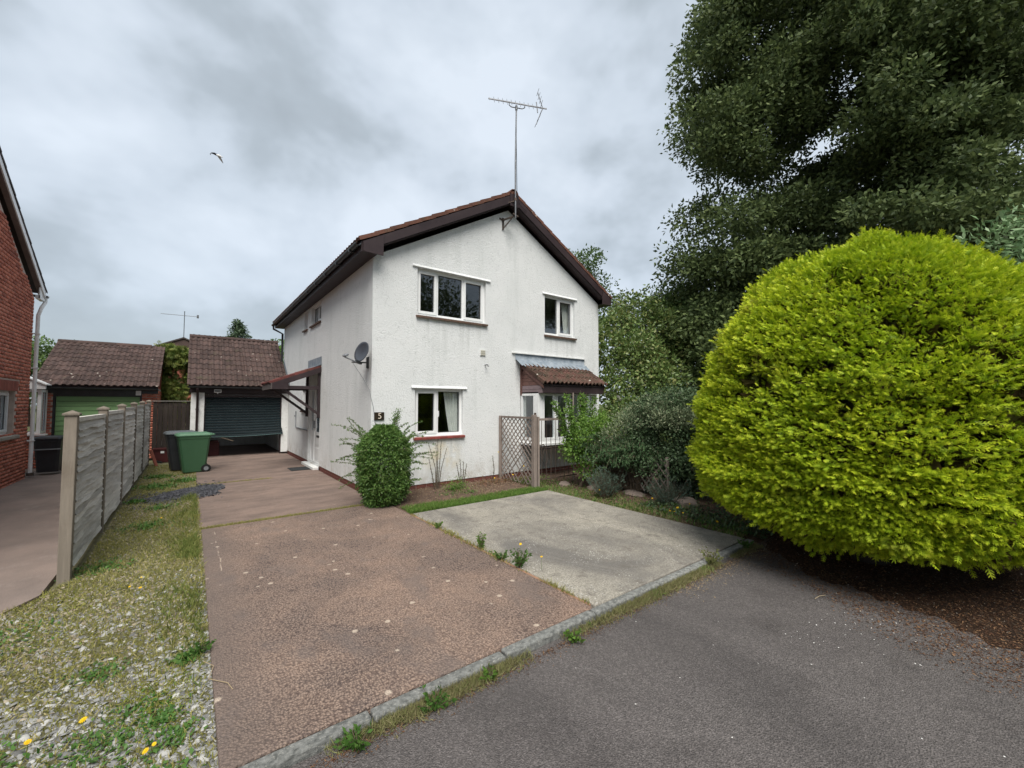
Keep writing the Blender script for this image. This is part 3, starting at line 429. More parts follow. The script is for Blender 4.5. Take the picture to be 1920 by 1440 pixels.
def window(parent, fr, u0, u1, z0, z1, cols, rec=.07, sillm='sillb', sillt=.055, lint=True, lintm='render', sash=(), name='window', sill=True, ov=.07, mat='upvc', f=.052):
    """cols: inner mullion positions; sash: indexes of lights with an opening sash"""
    mb = MB(); n0, n1 = -rec - .06, -rec
    fr.box(mb, u0, u1, n0, n1, z0, z0 + f); fr.box(mb, u0, u1, n0, n1, z1 - f, z1)
    fr.box(mb, u0, u0 + f, n0 + .001, n1 - .001, z0 + f, z1 - f); fr.box(mb, u1 - f, u1, n0 + .001, n1 - .001, z0 + f, z1 - f)
    for c in cols: fr.box(mb, c - f / 2, c + f / 2, n0 + .001, n1 - .001, z0 + f, z1 - f)
    wo_ = mb.build(name, M[mat], parent)
    ed = [u0 + f / 2] + list(cols) + [u1 - f / 2]
    for i, (a, b) in enumerate(zip(ed, ed[1:])):
        a += f / 2; b -= f / 2; c, d = z0 + f, z1 - f
        if i in sash:
            s_ = MB(); q = .042; t0, t1 = n0 + .02, n1 + .018
            fr.box(s_, a - .01, b + .01, t0, t1, c - .01, c + q); fr.box(s_, a - .01, b + .01, t0, t1, d - q, d + .01)
            fr.box(s_, a - .01, a + q, t0 + .001, t1 - .001, c + q, d - q); fr.box(s_, b - q, b + .01, t0 + .001, t1 - .001, c + q, d - q)
            s_.build('sash', M[mat], wo_, bevel=.004); a += q; b -= q; c += q; d -= q
        p_ = MB(); fr.box(p_, a - .004, b + .004, n1 - .034, n1 - .028, c - .004, d + .004); p_.build('pane', M['glass'], wo_)
        bd = MB(); t = .012
        fr.box(bd, a, b, n1 - .028, n1 - .02, c, c + t); fr.box(bd, a, b, n1 - .028, n1 - .02, d - t, d); fr.box(bd, a, a + t, n1 - .028, n1 - .0205, c + t, d - t); fr.box(bd, b - t, b, n1 - .028, n1 - .0205, c + t, d - t)
        bd.build('gasket', M['gutter'], wo_)
    if sill:
        nn = max(1, round((u1 - u0 + .06) / .15)); du = (u1 - u0 + .06) / nn
        for i in range(nn):
            s_ = MB(); a = u0 - .03 + i * du; e = .0022
            s_.prism([fr.P(a + e, -.09, z0 + .0), fr.P(a + e, .055, z0 - .022), fr.P(a + e, .055, z0 - sillt - .012), fr.P(a + e, -.0, z0 - sillt)], fr.U * (du - 2 * e))
            s_.build('sill_tile', M[sillm], wo_, bevel=.004)
    if lint:
        s_ = MB(); s_.prism([fr.P(u0 - ov, .004, z1 + .06), fr.P(u0 - ov, .038, z1 + .016), fr.P(u0 - ov, .038, z1 + .006), fr.P(u0 - ov, .004, z1 + .004)], fr.U * (u1 - u0 + 2 * ov)); s_.build('lintel_drip', M[lintm], wo_)
    return wo_
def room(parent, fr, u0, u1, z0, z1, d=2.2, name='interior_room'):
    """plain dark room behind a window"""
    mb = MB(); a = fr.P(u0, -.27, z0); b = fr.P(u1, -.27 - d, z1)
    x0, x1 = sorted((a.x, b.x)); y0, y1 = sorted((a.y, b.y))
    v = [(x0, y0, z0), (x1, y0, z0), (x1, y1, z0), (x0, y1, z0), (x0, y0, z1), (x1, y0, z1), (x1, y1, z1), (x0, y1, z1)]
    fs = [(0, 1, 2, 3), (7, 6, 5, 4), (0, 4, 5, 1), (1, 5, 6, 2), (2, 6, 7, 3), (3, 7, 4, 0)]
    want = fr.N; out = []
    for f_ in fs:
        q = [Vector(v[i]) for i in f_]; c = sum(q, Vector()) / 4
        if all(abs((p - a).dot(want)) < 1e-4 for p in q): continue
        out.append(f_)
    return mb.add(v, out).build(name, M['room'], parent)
def curtain(parent, fr, u0, u1, z0, z1, n=-.2):
    mb = MB(); k_ = 40; vs = []
    for j, z in enumerate((z0, (z0 + z1) / 2, z1)):
        for i in range(k_):
            t = i / (k_ - 1); pinch = 1 - .0 * t
            u = u1 - (u1 - u0) * (1 - t) * (1, .72, .55)[2 - j] if j != 1 else u1 - (u1 - u0) * (1 - t) * .8
            vs.append(fr.P(u, n + .022 * math.sin(t * 30) + .01 * math.sin(t * 71 + j), z))
    fs = [(j * k_ + i, j * k_ + i + 1, (j + 1) * k_ + i + 1, (j + 1) * k_ + i) for j in range(2) for i in range(k_ - 1)]
    return mb.add(vs, fs, True).build('curtain', M['curtain'], parent)
# roof tiles --------------------------------------------------------
def tile_mesh(m, wdt=.30, ln=.36, amp=.022, th=.016, flat=False):
    """double-roll interlocking tile lying in the XY plane, butt at y=0, upslope +y"""
    k_ = 12; v = []
    for i in range(k_ + 1):
        t = i / k_; h = amp * (.5 + .5 * math.sin(t * 4 * math.pi + .4)) if not flat else 0
        v.append((t * wdt, 0, h + th)); 
    for i in range(k_ + 1): v.append((v[i][0], ln, v[i][2] - .006))
    for i in range(k_ + 1): v.append((v[i][0], 0, v[i][2] - th - .006))
    f = [(i, i + 1, k_ + 2 + i, k_ + 1 + i) for i in range(k_)] + [(2 * k_ + 2 + i, 2 * k_ + 3 + i, i + 1, i) for i in range(k_)]
    a = len(v); v += [(0, 0, -.012), (0, ln, -.012), (wdt, 0, -.012), (wdt, ln, -.012)]
    f += [(a, 0, k_ + 1, a + 1), (k_, a + 2, a + 3, 2 * k_ + 1)]
    me = bpy.data.meshes.new('tile'); me.from_pydata(v, [], f); me.materials.append(m); return me
def roof_tiles(parent, org, U, V, ncol, nrow, wdt, gauge, m, objs=lambda c, r: True, amp=.036, name='tile', th=.022):
    """tiles laid from org along U (width) and V (up the slope)"""
    U = Vector(U).normalized(); V = Vector(V).normalized(); Wn = U.cross(V)
    if Wn.z < 0: raise ValueError('tile frame')
    me = tile_mesh(m, wdt * .985, gauge + .06, amp, th); og = Vector(org); rest = MB(); base = wl(parent)
    vv = [v.co.copy() for v in me.vertices]; ff = [tuple(p.vertices) for p in me.polygons]
    for r in range(nrow):
        for c in range(ncol):
            j = Vector((random.uniform(-.003, .003), random.uniform(-.006, .006), random.uniform(0, .003)))
            tilt = .035; Y2 = (V * math.cos(tilt) - Wn * math.sin(tilt)); Z2 = U.cross(Y2)
            yaw = random.uniform(-.008, .008); X2 = (U + Y2 * yaw).normalized(); Y3 = Z2.cross(X2)
            p = og + U * (c * wdt + j.x) + V * (r * gauge + j.y) + Wn * (.014 + j.z)
            Mx = Matrix(((X2.x, Y3.x, Z2.x, p.x), (X2.y, Y3.y, Z2.y, p.y), (X2.z, Y3.z, Z2.z, p.z), (0, 0, 0, 1)))
            if objs(c, r):
                o = bpy.data.objects.new(name, me); C.objects.link(o); o.parent = parent; o.matrix_basis = Matrix.Translation(-base) @ Mx
            else: rest.add([Mx @ v for v in vv], ff)
    if rest.v: o = rest.build('roof_tiling', m, parent); o['kind'] = 'stuff'
def ridge_tiles(parent, a, b, m, r=.10, ln=.45, name='ridge_tile'):
    a = Vector(a); b = Vector(b); d = (b - a); n = max(1, int(d.length / ln)); d.normalize(); s_ = d.cross(Vector((0, 0, 1))).normalized()
    for i in range(n):
        p = a + d * (i * ln); vs = []; k_ = 7
        for q in (0, ln * 1.02):
            for rr in (r, r - .018):
                for j in range(k_): t = math.pi * (j / (k_ - 1)); vs.append(p + d * q + s_ * (rr * math.cos(t)) * 1.15 + Vector((0, 0, rr * math.sin(t) + random.uniform(0, .001) - .03)))
        mb = MB(); f = []
        for j in range(k_ - 1):
            f += [(j, j + 1, 2 * k_ + j + 1, 2 * k_ + j), (k_ + j, 3 * k_ + j, 3 * k_ + j + 1, k_ + j + 1), (j, k_ + j, k_ + j + 1, j + 1), (2 * k_ + j, 2 * k_ + j + 1, 3 * k_ + j + 1, 3 * k_ + j)]
        mb.add(vs, f).build(name, m, parent)
def gutter(parent, a, b, r=.055, n=10, m='gutter', name='gutter'):
    a = Vector(a); b = Vector(b); d = (b - a).normalized(); s_ = d.cross(Vector((0, 0, 1))); vs = []; f = []; k_ = 9
    for p in (a, b):
        for rr in (r, r - .006):
            for j in range(k_): t = math.pi * (1 + j / (k_ - 1)); vs.append(p + s_ * rr * math.cos(t) + Vector((0, 0, rr * math.sin(t))))
    for j in range(k_ - 1): f += [(j, j + 1, 2 * k_ + j + 1, 2 * k_ + j), (k_ + j, 3 * k_ + j, 3 * k_ + j + 1, k_ + j + 1), (j, k_ + j, k_ + j + 1, j + 1), (2 * k_ + j, 2 * k_ + j + 1, 3 * k_ + j + 1, 3 * k_ + j)]
    return MB().add(vs, f).build(name, M[m], parent)

# ================================================================= WHITE HOUSE
X0, X1, Y0, Y1, ZE, SL = 2.62, 8.94, 7.65, 17.05, 4.46, .56
XC = (X0 + X1) / 2
H = thing('white_house', 'white roughcast two-storey house with brown tiled gable roof and bay window', 'house', (X0, Y0, 0))
fg = Fr((0, Y0, 0), (1, 0, 0), (0, -1, 0)); fs = Fr((X0, 0, 0), (0, 1, 0), (-1, 0, 0)); fe = Fr((X1, 0, 0), (0, 1, 0), (1, 0, 0)); fb = Fr((0, Y1, 0), (1, 0, 0), (0, 1, 0))
W1 = (3.51, 5.16, 3.47, 4.42); W2 = (6.93, 8.00, 3.42, 4.42); W3 = (3.48, 4.58, 1.04, 1.99); BAY = (6.15, 8.2, .74, 1.96)
mb = MB()
wall(mb, fg, X0, X1, .10, lambda u: ZE + SL * (u - X0 if u < XC else X1 - u), [W1, W2, W3, BAY], brk=(XC,))
S1 = (11.58, 12.70, 3.87, 4.40); S2 = (13.15, 13.62, 3.87, 4.40); DR = (11.52, 12.80, .06, 2.62); S3 = (13.12, 13.69, 1.50, 2.08)
wall(mb, fs, Y0, Y1, .10, lambda u: ZE, [S1, S2, S3, DR])
wall(mb, fe, Y0, Y1, .10, lambda u: ZE, [])
wall(mb, fb, X0, X1, .10, lambda u: ZE + SL * (u - X0 if u < XC else X1 - u), [], brk=(XC,))
mb.build('wall', M['render'], H)
# brick plinth below the render, each brick real
pl = MB(); pb = MB()
for (fr, a, b) in ((fg, X0 + .02, X1 - .02), (fs, Y0 + .02, 11.45), (fs, 12.95, Y1)):
    fr.box(pl, a, b, -.05, -.022, -.12, .099)
pl.build('plinth', M['mortar'], H)
bv = []; 
for (fr, a, b) in ((fg, X0 + .02, X1 - .02), (fs, Y0 + .02, 11.45), (fs, 12.95, 15.9)):
    for r_ in range(3):
        u = a - (r_ % 2) * .11
        while u < b:
            bv.append((fr, max(u, a), min(u + .213, b), -.10 + r_ * .068)); u += .225
for i_, (fr, a, b, z) in enumerate(bv):
    if b - a > .02: fr.box(pb, a, b, -.04, -.012 + random.uniform(-.002, .002), z, z + .058)
o = pb.build('plinth_brickwork', simple('plinth_brick', (.20, .065, .05), (.13, .05, .042), sc=14, rough=.9, bump=.4, dirt=(.2, .17, .14)), H); o['kind'] = 'stuff'
# rooms behind the windows
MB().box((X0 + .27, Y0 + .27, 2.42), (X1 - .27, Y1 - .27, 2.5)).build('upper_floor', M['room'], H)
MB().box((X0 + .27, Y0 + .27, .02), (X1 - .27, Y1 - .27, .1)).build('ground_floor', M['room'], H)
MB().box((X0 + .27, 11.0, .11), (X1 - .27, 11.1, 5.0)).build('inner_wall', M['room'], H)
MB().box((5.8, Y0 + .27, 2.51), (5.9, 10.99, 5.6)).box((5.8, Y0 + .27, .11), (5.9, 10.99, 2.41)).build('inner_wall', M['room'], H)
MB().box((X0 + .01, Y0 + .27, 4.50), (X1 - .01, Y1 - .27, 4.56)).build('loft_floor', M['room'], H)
window(H, fg, *W1[:2], *W1[2:], (3.98, 4.60), sash=(0, 2), ov=.11)
window(H, fg, *W2[:2], *W2[2:], (7.44,), sash=(1,), ov=.08)
wd = window(H, fg, *W3[:2], *W3[2:], (4.0,), sillm='sill', sash=(0,), ov=.08)
curtain(wd, fg, 4.20, 4.56, 1.0, 1.97, -.19); MB().box((4.02, Y0 + .045, 1.42), (4.034, Y0 + .06, 1.54)).build('window_handle', M['upvc'], wd)
wd2 = [c for c in H.children if c.name.startswith('window')][1]
curtain(wd2, fg, 7.72, 7.97, 3.4, 4.4, -.24)
window(H, fs, *S1[:2], *S1[2:], (12.12,), sash=(0,), lint=False); window(H, fs, *S2[:2], *S2[2:], (), lint=False)
window(H, fs, *S3[:2], *S3[2:], (), lint=False, sash=(0,))
# front door in the side wall -------------------------------------------
fd = MB()
for a, b, c, d in ((11.52, 11.57, .06, 2.62), (12.75, 12.80, .06, 2.62), (12.36, 12.42, .12, 2.06), (11.57, 12.75, 2.06, 2.12), (11.57, 12.75, 2.56, 2.62), (11.57, 12.75, .06, .12)): fs.box(fd, a, b, -.12, -.055, c, d)
fdo = fd.build('front_door', M['upvc'], H)
q = MB(); fs.box(q, 11.58, 12.35, -.10, -.072, .125, .92); fs.box(q, 11.58, 11.70, -.10, -.0725, .92, 2.05); fs.box(q, 12.23, 12.35, -.10, -.0725, .92, 2.05); fs.box(q, 11.70, 12.23, -.10, -.0725, 1.96, 2.05)
dl = q.build('door_leaf', M['upvc'], fdo)
q = MB(); fs.box(q, 11.70, 12.23, -.09, -.084, .92, 1.96); q.build('pane', M['glass'], fdo)
q = MB(); fs.box(q, 12.42, 12.75, -.09, -.084, .95, 2.06); q.build('pane', M['glass'], fdo)
q = MB(); fs.box(q, 12.42, 12.75, -.10, -.075, .12, .95); q.build('side_panel', M['upvc'], fdo)
q = MB(); fs.box(q, 11.57, 12.75, -.10, -.08, 2.12, 2.56); q.build('top_panel', M['upvc'], fdo)
q = MB(); fs.box(q, 11.80, 12.10, -.0735, -.060, .78, .84); q.build('letter_box', M['gutter'], fdo)
q = MB(); fs.box(q, 12.27, 12.30, -.073, -.02, 1.02, 1.22); q.build('door_handle', M['galv'], fdo)
for z in (.22, .58):
    q = MB(); fs.box(q, 11.68, 12.25, -.0735, -.064, z, z + .28); q.build('door_panel', M['upvc'], fdo, bevel=.006)
q = MB(); fs.box(q, 11.50, 12.90, .0, .14, -.02, .065); q.build('doorstep', M['white'], H, bevel=.01)
# white cover strip and grey pipes by the door
MB().tube([(X0 - .02, 14.48, 1.45), (X0 - .02, 14.48, .95), (X0 - .02, 12.86, .93)], .016, 6).build('cable_pipe', M['grey'], H)
MB().tube([(X0 - .02, 14.48, 1.33), (X0 - .06, 14.5, 1.30), (X0 - .02, 14.48, 1.26)], .012, 6).build('pipe_elbow', M['grey'], H)
# main roof ----------------------------------------------------------
OV, YF = .29, 7.42                         # eaves overhang, front edge of the verge
zr = lambda x_: 4.60 + SL * ((x_ - (X0 - OV)) if x_ < XC else (X1 + OV - x_))
dk = MB(); YB = Y1 + .2
dk.prism([(X0 - OV, YF + .03, zr(X0 - OV)), (XC, YF + .03, zr(XC)), (X1 + OV, YF + .03, zr(X1 + OV)), (X1 + OV, YF + .03, zr(X1 + OV) - .03), (XC, YF + .03, zr(XC) - .03), (X0 - OV, YF + .03, zr(X0 - OV) - .03)], (0, YB - YF, 0))
RF = dk.build('roof', M['board'], H)
ang = math.atan(SL); gl = (XC - X0 + OV) / math.cos(ang); nr_ = 12; ga = gl / nr_
nc = int((YB - YF) / .30) + 1
roof_tiles(RF, (X0 - OV - .03, YF + nc * .30, zr(X0 - OV) + .004), (0, -1, 0), (1, 0, SL), nc, nr_, .30, ga, M['vtile'], objs=lambda c, r: c >= nc - 2, th=.045, amp=.02)
roof_tiles(RF, (X1 + OV + .03, YF, zr(X1 + OV) + .004), (0, 1, 0), (-1, 0, SL), nc, nr_, .30, ga, M['vtile'], objs=lambda c, r: c < 2, th=.045, amp=.02)
ridge_tiles(RF, (XC, YF - .01, zr(XC) + .035), (XC, YB, zr(XC) + .035), M['vtile'], .11)
# barge boards, box ends, soffits, gutters
for sgn, xe in ((1, X0 - OV), (-1, X1 + OV)):
    q = MB(); za = zr(xe); zc = zr(XC)
    q.prism([(xe + sgn * .02, YF, za - .0), (XC, YF, zc - .0), (XC, YF, zc - .185), (xe + sgn * .02, YF, za - .175)], (0, .026, 0)); q.build('barge_board', M['board'], H)
    q = MB(); q.prism([(xe + sgn * .03, YF - .002, za - .01), (X0 + .10 if sgn > 0 else X1 - .10, YF - .002, zr(X0 + .10) - .03), (X0 + .10 if sgn > 0 else X1 - .10, YF - .002, 4.41), (xe + sgn * .03, YF - .002, 4.42)], (0, -.02, 0)); q.build('box_end', M['board'], H)
    q = MB(); xw = X0 if sgn > 0 else X1
    q.prism([(xe + sgn * .03, YF + .02, 4.43), (xw + sgn * .01, YF + .02, 4.43), (xw + sgn * .01, YF + .02, 4.445), (xe + sgn * .03, YF + .02, 4.445)], (0, YB - YF - .05, 0)); q.build('soffit', M['board'], H)
    MB().box((xe + sgn * .005, YF + .03, 4.425), (xe + sgn * .028, YB - .02, za - .006)).build('fascia_board', M['board'], H)
    gutter(H, (xe - sgn * .055, YF + .02, za - .035), (xe - sgn * .055, YB, za - .055))
    # verge soffit under the gable overhang
    q = MB(); q.prism([(xe + sgn * .3, YF + .027, zr(xe) + .3 * SL - .2), (XC, YF + .027, zc - .2), (XC, YF + .027, zc - .188), (xe + sgn * .3, YF + .027, zr(xe) + .3 * SL - .188)], (0, Y0 - YF - .03, 0)); q.build('verge_soffit', M['board'], H)
for y in np.arange(YF + .4, YB, .9): MB().box((X0 - OV - .11, y, zr(X0 - OV) - .105), (X0 - OV + .004, y + .035, zr(X0 - OV) - .03)).build('gutter_bracket', M['gutter'], H)
MB().tube([(X0 - OV - .055, YB - .15, 4.51), (X0 - OV - .055, YB - .15, 4.38), (X0 - .06, YB - .22, 4.22), (X0 - .06, YB - .22, 2.6)], .036, 10).build('downpipe', M['gutter'], H)
MB().box((XC - .12, YF - .024, zr(XC) - .30), (XC + .12, YF - .003, zr(XC) - .02)).build('barge_cap', M['board'], H)
# air vent and overflow pipe on the gable
v_ = MB(); fg.box(v_, 5.00, 5.14, .002, .02, 2.745, 2.88); vo = v_.build('air_vent', M['white'], H)
for i in range(3):
    q = MB(); fg.box(q, 5.012, 5.128, .02, .030, 2.757 + i * .04, 2.782 + i * .04); q.build('louvre', simple('vent_beige', (.52, .5, .42), vary=0) if i == 0 else bpy.data.materials['vent_beige'], vo)
MB().tube([(5.14, Y0 + .01, 2.545), (5.14, Y0 - .10, 2.545), (5.14, Y0 - .13, 2.50)], .013, 8).build('overflow_pipe', M['galv'], H)
# bay window ---------------------------------------------------------
bx0, bx1, byf = 6.15, 8.12, 7.02
by = thing('bay_window', None, None, (bx0, byf, .7)); by.parent = H; by.location = Vector((bx0, byf, .7)) - H.location
fbf = Fr((0, byf, 0), (1, 0, 0), (0, -1, 0)); fbl = Fr((bx0, 0, 0), (0, 1, 0), (-1, 0, 0)); fbr = Fr((bx1, 0, 0), (0, 1, 0), (1, 0, 0))
def bay_light(fr, u0, u1):
    mb = MB(); z0, z1, f = .86, 1.92, .05
    fr.box(mb, u0, u1, -.07, -.001, z0, z0 + f); fr.box(mb, u0, u1, -.07, -.001, z1 - f, z1); fr.box(mb, u0, u0 + f, -.069, -.002, z0 + f, z1 - f); fr.box(mb, u1 - f, u1, -.069, -.002, z0 + f, z1 - f)
    mb.build('window_frame', M['upvc'], by)
    p = MB(); fr.box(p, u0 + f - .003, u1 - f + .003, -.04, -.034, z0 + f - .003, z1 - f + .003); p.build('pane', M['glass'], by)
bay_light(fbl, byf + .12, Y0 - .01)
us = [bx0 + .14, bx0 + .56, bx0 + .98, bx0 + 1.40, bx1 - .14]
for a, b in zip(us, us[1:]): bay_light(fbf, a + .004, b - .004)
bay_light(fbr, byf + .12, Y0 - .01)
MB().box((bx0, byf, .80), (bx0 + .139, byf + .119, 1.92)).build('corner_post', M['upvc'], by); MB().box((bx1 - .139, byf, .80), (bx1, byf + .119, 1.92)).build('corner_post', M['upvc'], by)
MB().box((bx0 - .03, byf - .05, .735), (bx1 + .03, Y0 - .002, .799)).build('bay_sill', M['upvc'], by, bevel=.01)
MB().box((bx0 + .003, byf + .12, .80), (bx0 + .06, Y0 - .004, .859)).box((bx0 + .14, byf + .003, .80), (bx1 - .14, byf + .06, .859)).box((bx1 - .06, byf + .12, .80), (bx1 - .003, Y0 - .004, .859)).build('lower_rail', M['upvc'], by)
MB().box((bx0 + .02, byf + .02, .66), (bx1 - .02, Y0 - .004, .734)).build('bay_base', M['board'], by)
MB().box((bx0 + .08, Y0 - .09, .9), (bx0 + .10, Y0 - .01, 1.9)).build('blind', M['curtain'], by)
MB().box((bx0 + .01, byf + .01, 1.93), (bx1 - .01, Y0 - .004, 1.95)).build('bay_ceiling', M['room'], by)
# bay roof: lead flashing, tiles, boarded cheeks
rz = lambda y: 2.12 + (y - 6.84) * .62       # top of the bay roof deck
br = MB().prism([(bx0 + .0, 6.84, rz(6.84)), (bx0, Y0 - .002, rz(Y0)), (bx0, Y0 - .002, rz(Y0) - .03), (bx0, 6.84, rz(6.84) - .03)], (bx1 - bx0 + .1, 0, 0)).build('bay_roof', M['board'], H)
a6 = math.hypot(1, .62)
roof_tiles(br, (bx0 - .03, 6.80, rz(6.84)), (1, 0, 0), (0, 1, .62), 8, 3, (bx1 - bx0 + .16) / 8, .285, M['mosstile'], amp=.05)
MB().prism([(bx0 + .02, 6.86, 1.93), (bx0 + .02, 6.86, rz(6.84) - .005), (bx0 + .02, 6.885, rz(6.84) - .005), (bx0 + .02, 6.885, 1.93)], (bx1 - bx0 + .05, 0, 0)).build('fascia_board', M['board'], br)
MB().box((bx0 + .02, 6.885, 1.925), (bx1 + .04, byf + .02, 1.945)).build('soffit', M['board'], br)
for xx in (bx0 - .012, bx1 + .07):
    MB().prism([(xx, 6.84, rz(6.84) - .09), (xx, 6.84, rz(6.84) + .012), (xx, Y0 - .01, rz(Y0) + .012), (xx, Y0 - .01, rz(Y0) - .09)], (.022, 0, 0)).build('barge_board', M['redboard'], br)
zz = 1.93; i = 0
while zz < 2.5:
    h = .088; yl = max(6.89, 6.84 + (zz + h - 2.05) / .62 + .02)
    ya = max(6.89, 6.84 + (zz - 2.03) / .62 + .02)
    if yl < Y0 - .05:
        mm = M['redboard'] if i > 1 else simple('faded_board%d' % i, (.25, .19, .20), (.19, .14, .15), sc=4, rough=.8)
        if i < 2: mm.name = 'faded_board'
        MB().prism([(bx0 - .002 + .012, ya, zz), (bx0 + .010, yl, zz + h - .006), (bx0 + .010, Y0 - .004, zz + h - .006), (bx0 + .010, Y0 - .004, zz)], (.02, 0, 0)).build('cladding_board', mm, br)
    zz += h; i += 1
MB().box((bx0 + .033, 6.92, 1.95), (bx0 + .04, Y0 - .01, 2.05)).build('cheek_backing', M['board'], br)
MB().box((bx0 - .016, Y0 - .05, 1.88), (bx0 + .02, Y0 - .003, rz(Y0) - .02)).build('corner_trim', M['redboard'], br)
# flashing : apron over the top tile course and an upstand on the wall
fl = MB(); nx = 48; vs = []; zt = 2.865; x_a, x_b = bx0 - .16, bx1 + .22
for i in range(nx + 1):
    t = i / nx; x_ = x_a + (x_b - x_a) * t; wv = .018 * math.sin(t * 8 * 4 * math.pi * .98)
    vs += [(x_, Y0 - .006, zt), (x_, Y0 - .012 - .01 * random.random(), 2.72), (x_, Y0 - .04, rz(Y0) + .10 + wv * .5), (x_ + .0, Y0 - .26, rz(Y0 - .26) + .10 + wv)]
fl.add(vs, [(4 * i + j, 4 * i + j + 4, 4 * i + j + 5, 4 * i + j + 1) for i in range(nx) for j in range(3)], True); fl.build('lead_flashing', M['lead'], br)
MB().box((bx0 - .26, Y0 - .05, zt), (bx1 + .24, Y0 - .003, zt + .022)).build('flashing_drip', M['white'], br)
# porch canopy over the side door --------------------------------------
cz = lambda x_: 2.62 - (X0 - x_) * .40
cn = MB().prism([(X0 - .003, 11.42, cz(X0)), (X0 - 1.10, 11.42, cz(X0 - 1.10)), (X0 - 1.10, 11.42, cz(X0 - 1.10) - .025), (X0 - .003, 11.42, cz(X0) - .025)], (0, 1.5, 0)).build('porch_canopy', M['board'], H)
roof_tiles(cn, (X0 - 1.14, 12.95, cz(X0 - 1.12) + .0), (0, -1, 0), (1, 0, .40), 5, 4, .306, .29, M['porchtile'], amp=.03)
for yy in (11.40, 12.91): MB().prism([(X0 - 1.10, yy, cz(X0 - 1.10) - .14), (X0 - 1.10, yy, cz(X0 - 1.1) + .005), (X0 - .003, yy, cz(X0) + .005), (X0 - .003, yy, cz(X0) - .13), (X0 - .75, yy, cz(X0) - .13 - .75 * .4), (X0 - .75, yy, cz(X0 - 1.1) - .14)], (0, .03, 0)).build('barge_board', M['darkw'] if 0 else M['board'], cn)
MB().box((X0 - 1.125, 11.41, cz(X0 - 1.1) - .14), (X0 - 1.10, 12.93, cz(X0 - 1.1) + .01)).build('fascia_board', simple('grey_brown_board', (.13, .11, .105), rough=.7), cn)
for yy in (11.46, 12.84):
    MB().box((X0 - .065, yy, 1.32), (X0 - .004, yy + .06, cz(X0) - .03)).build('wall_post', M['board'], cn)
    MB().box((X0 - 1.08, yy, cz(X0 - 1.1) - .13), (X0 - .066, yy + .055, cz(X0 - 1.1) - .05)).build('tie_beam', M['board'], cn)
    MB().bar((X0 - .04, yy + .03, 1.42), (X0 - .86, yy + .03, cz(X0 - 1.1) - .125), .05, .06).build('brace', M['board'], cn)
MB().prism([(X0 - .006, 11.40, cz(X0) + .05), (X0 - .006, 12.93, cz(X0) + .05), (X0 - .006, 12.93, 2.90), (X0 - .006, 11.40, 2.90)], (-.006, 0, 0)).prism([(X0 - .012, 11.42, cz(X0) + .075), (X0 - .16, 11.42, cz(X0 - .16) + .075), (X0 - .16, 11.42, cz(X0 - .16) + .069), (X0 - .012, 11.42, cz(X0) + .069)], (0, 1.5, 0)).build('lead_flashing', M['lead'], cn)

# ================================================================= GARAGES
def garage(name, label, x0, x1, y, zd, doorx, zt, wallm, depth=4.6, pitch=.69, rows=9, cols=None, ridge=True, xr=None):
    Gg = thing(name, label, 'garage', (x0, y, 0)); xr = xr or x1
    return Gg
GX0, GX1, GY = -.02, 2.60, 15.9
GA = thing('attached_garage', 'attached garage with brown tiled roof and buckled dark teal roller door half open', 'garage', (GX0, GY, 0))
MB().box((GX0, GY, .0), (GX0 + .33, GY + .24, 2.06)).build('pier', M['white'], GA); MB().box((2.42, GY, .06), (GX1 + .015, GY + .24, 2.06)).build('pier', M['white'], GA)
MB().box((GX0, GY + .24, .0), (GX0 + .2, 20.4, 2.1)).box((GX0 + .2, 20.2, .0), (GX1, 20.4, 2.1)).build('wall', M['white'], GA)
MB().box((GX1 - .1, 17.1, .0), (GX1, 20.2, 2.1)).build('side_wall', M['white'], GA)
GP, GE = .69, GY - .22; grz = lambda y: 2.23 + (y - GE) * GP
q = MB(); q.prism([(GX0 - .06, GE, grz(GE)), (GX0 - .06, 18.25, grz(18.25)), (GX0 - .06, 18.25, grz(18.25) - .04), (GX0 - .06, GE, grz(GE) - .04)], (GX1 - GX0 + .055, 0, 0)); q.prism([(GX0 - .06, 18.25, grz(18.25)), (GX0 - .06, 20.8, grz(18.25) - 2.55 * GP), (GX0 - .06, 20.8, grz(18.25) - 2.55 * GP - .04), (GX0 - .06, 18.25, grz(18.25) - .04)], (GX1 - GX0 + .055, 0, 0))
GR = q.build('roof', M['board'], GA)
sl = (18.25 - GE) * math.hypot(1, GP)
roof_tiles(GR, (GX0 - .10, GE - .04, grz(GE) - .02), (1, 0, 0), (0, 1, GP), 9, 10, (GX1 - GX0 + .08) / 9, (sl + .03) / 10, M['tile'])
roof_tiles(GR, (GX1 - .02, 20.82, grz(18.25) - 2.55 * GP), (-1, 0, 0), (0, -1, GP), 9, 10, (GX1 - GX0 + .08) / 9, (sl + .03) / 10, M['tile'], objs=lambda c, r: False)
ridge_tiles(GR, (GX0 - .10, 18.25, grz(18.25) + .035), (GX1 - .0, 18.25, grz(18.25) + .035), M['tile'], .10)
MB().prism([(GX0 + .002, GE + .3, 2.2), (GX0 + .002, 18.25, grz(18.25) - .045), (GX0 + .002, 20.5, 2.2)], (.1, 0, 0)).build('gable_infill', M['board'], GA)
q = MB(); q.prism([(X0 - .006, GE + .05, grz(GE) + .04), (X0 - .006, 17.0, grz(17.0) + .04), (X0 - .006, 17.0, grz(17.0) + .17), (X0 - .006, GE + .05, grz(GE) + .17)], (-.006, 0, 0)); q.build('lead_flashing', M['lead'], GR)
MB().box((GX0 - .04, GY - .03, 2.02), (GX1 + .0, GY - .002, 2.19)).build('fascia_board', M['board'], GA)
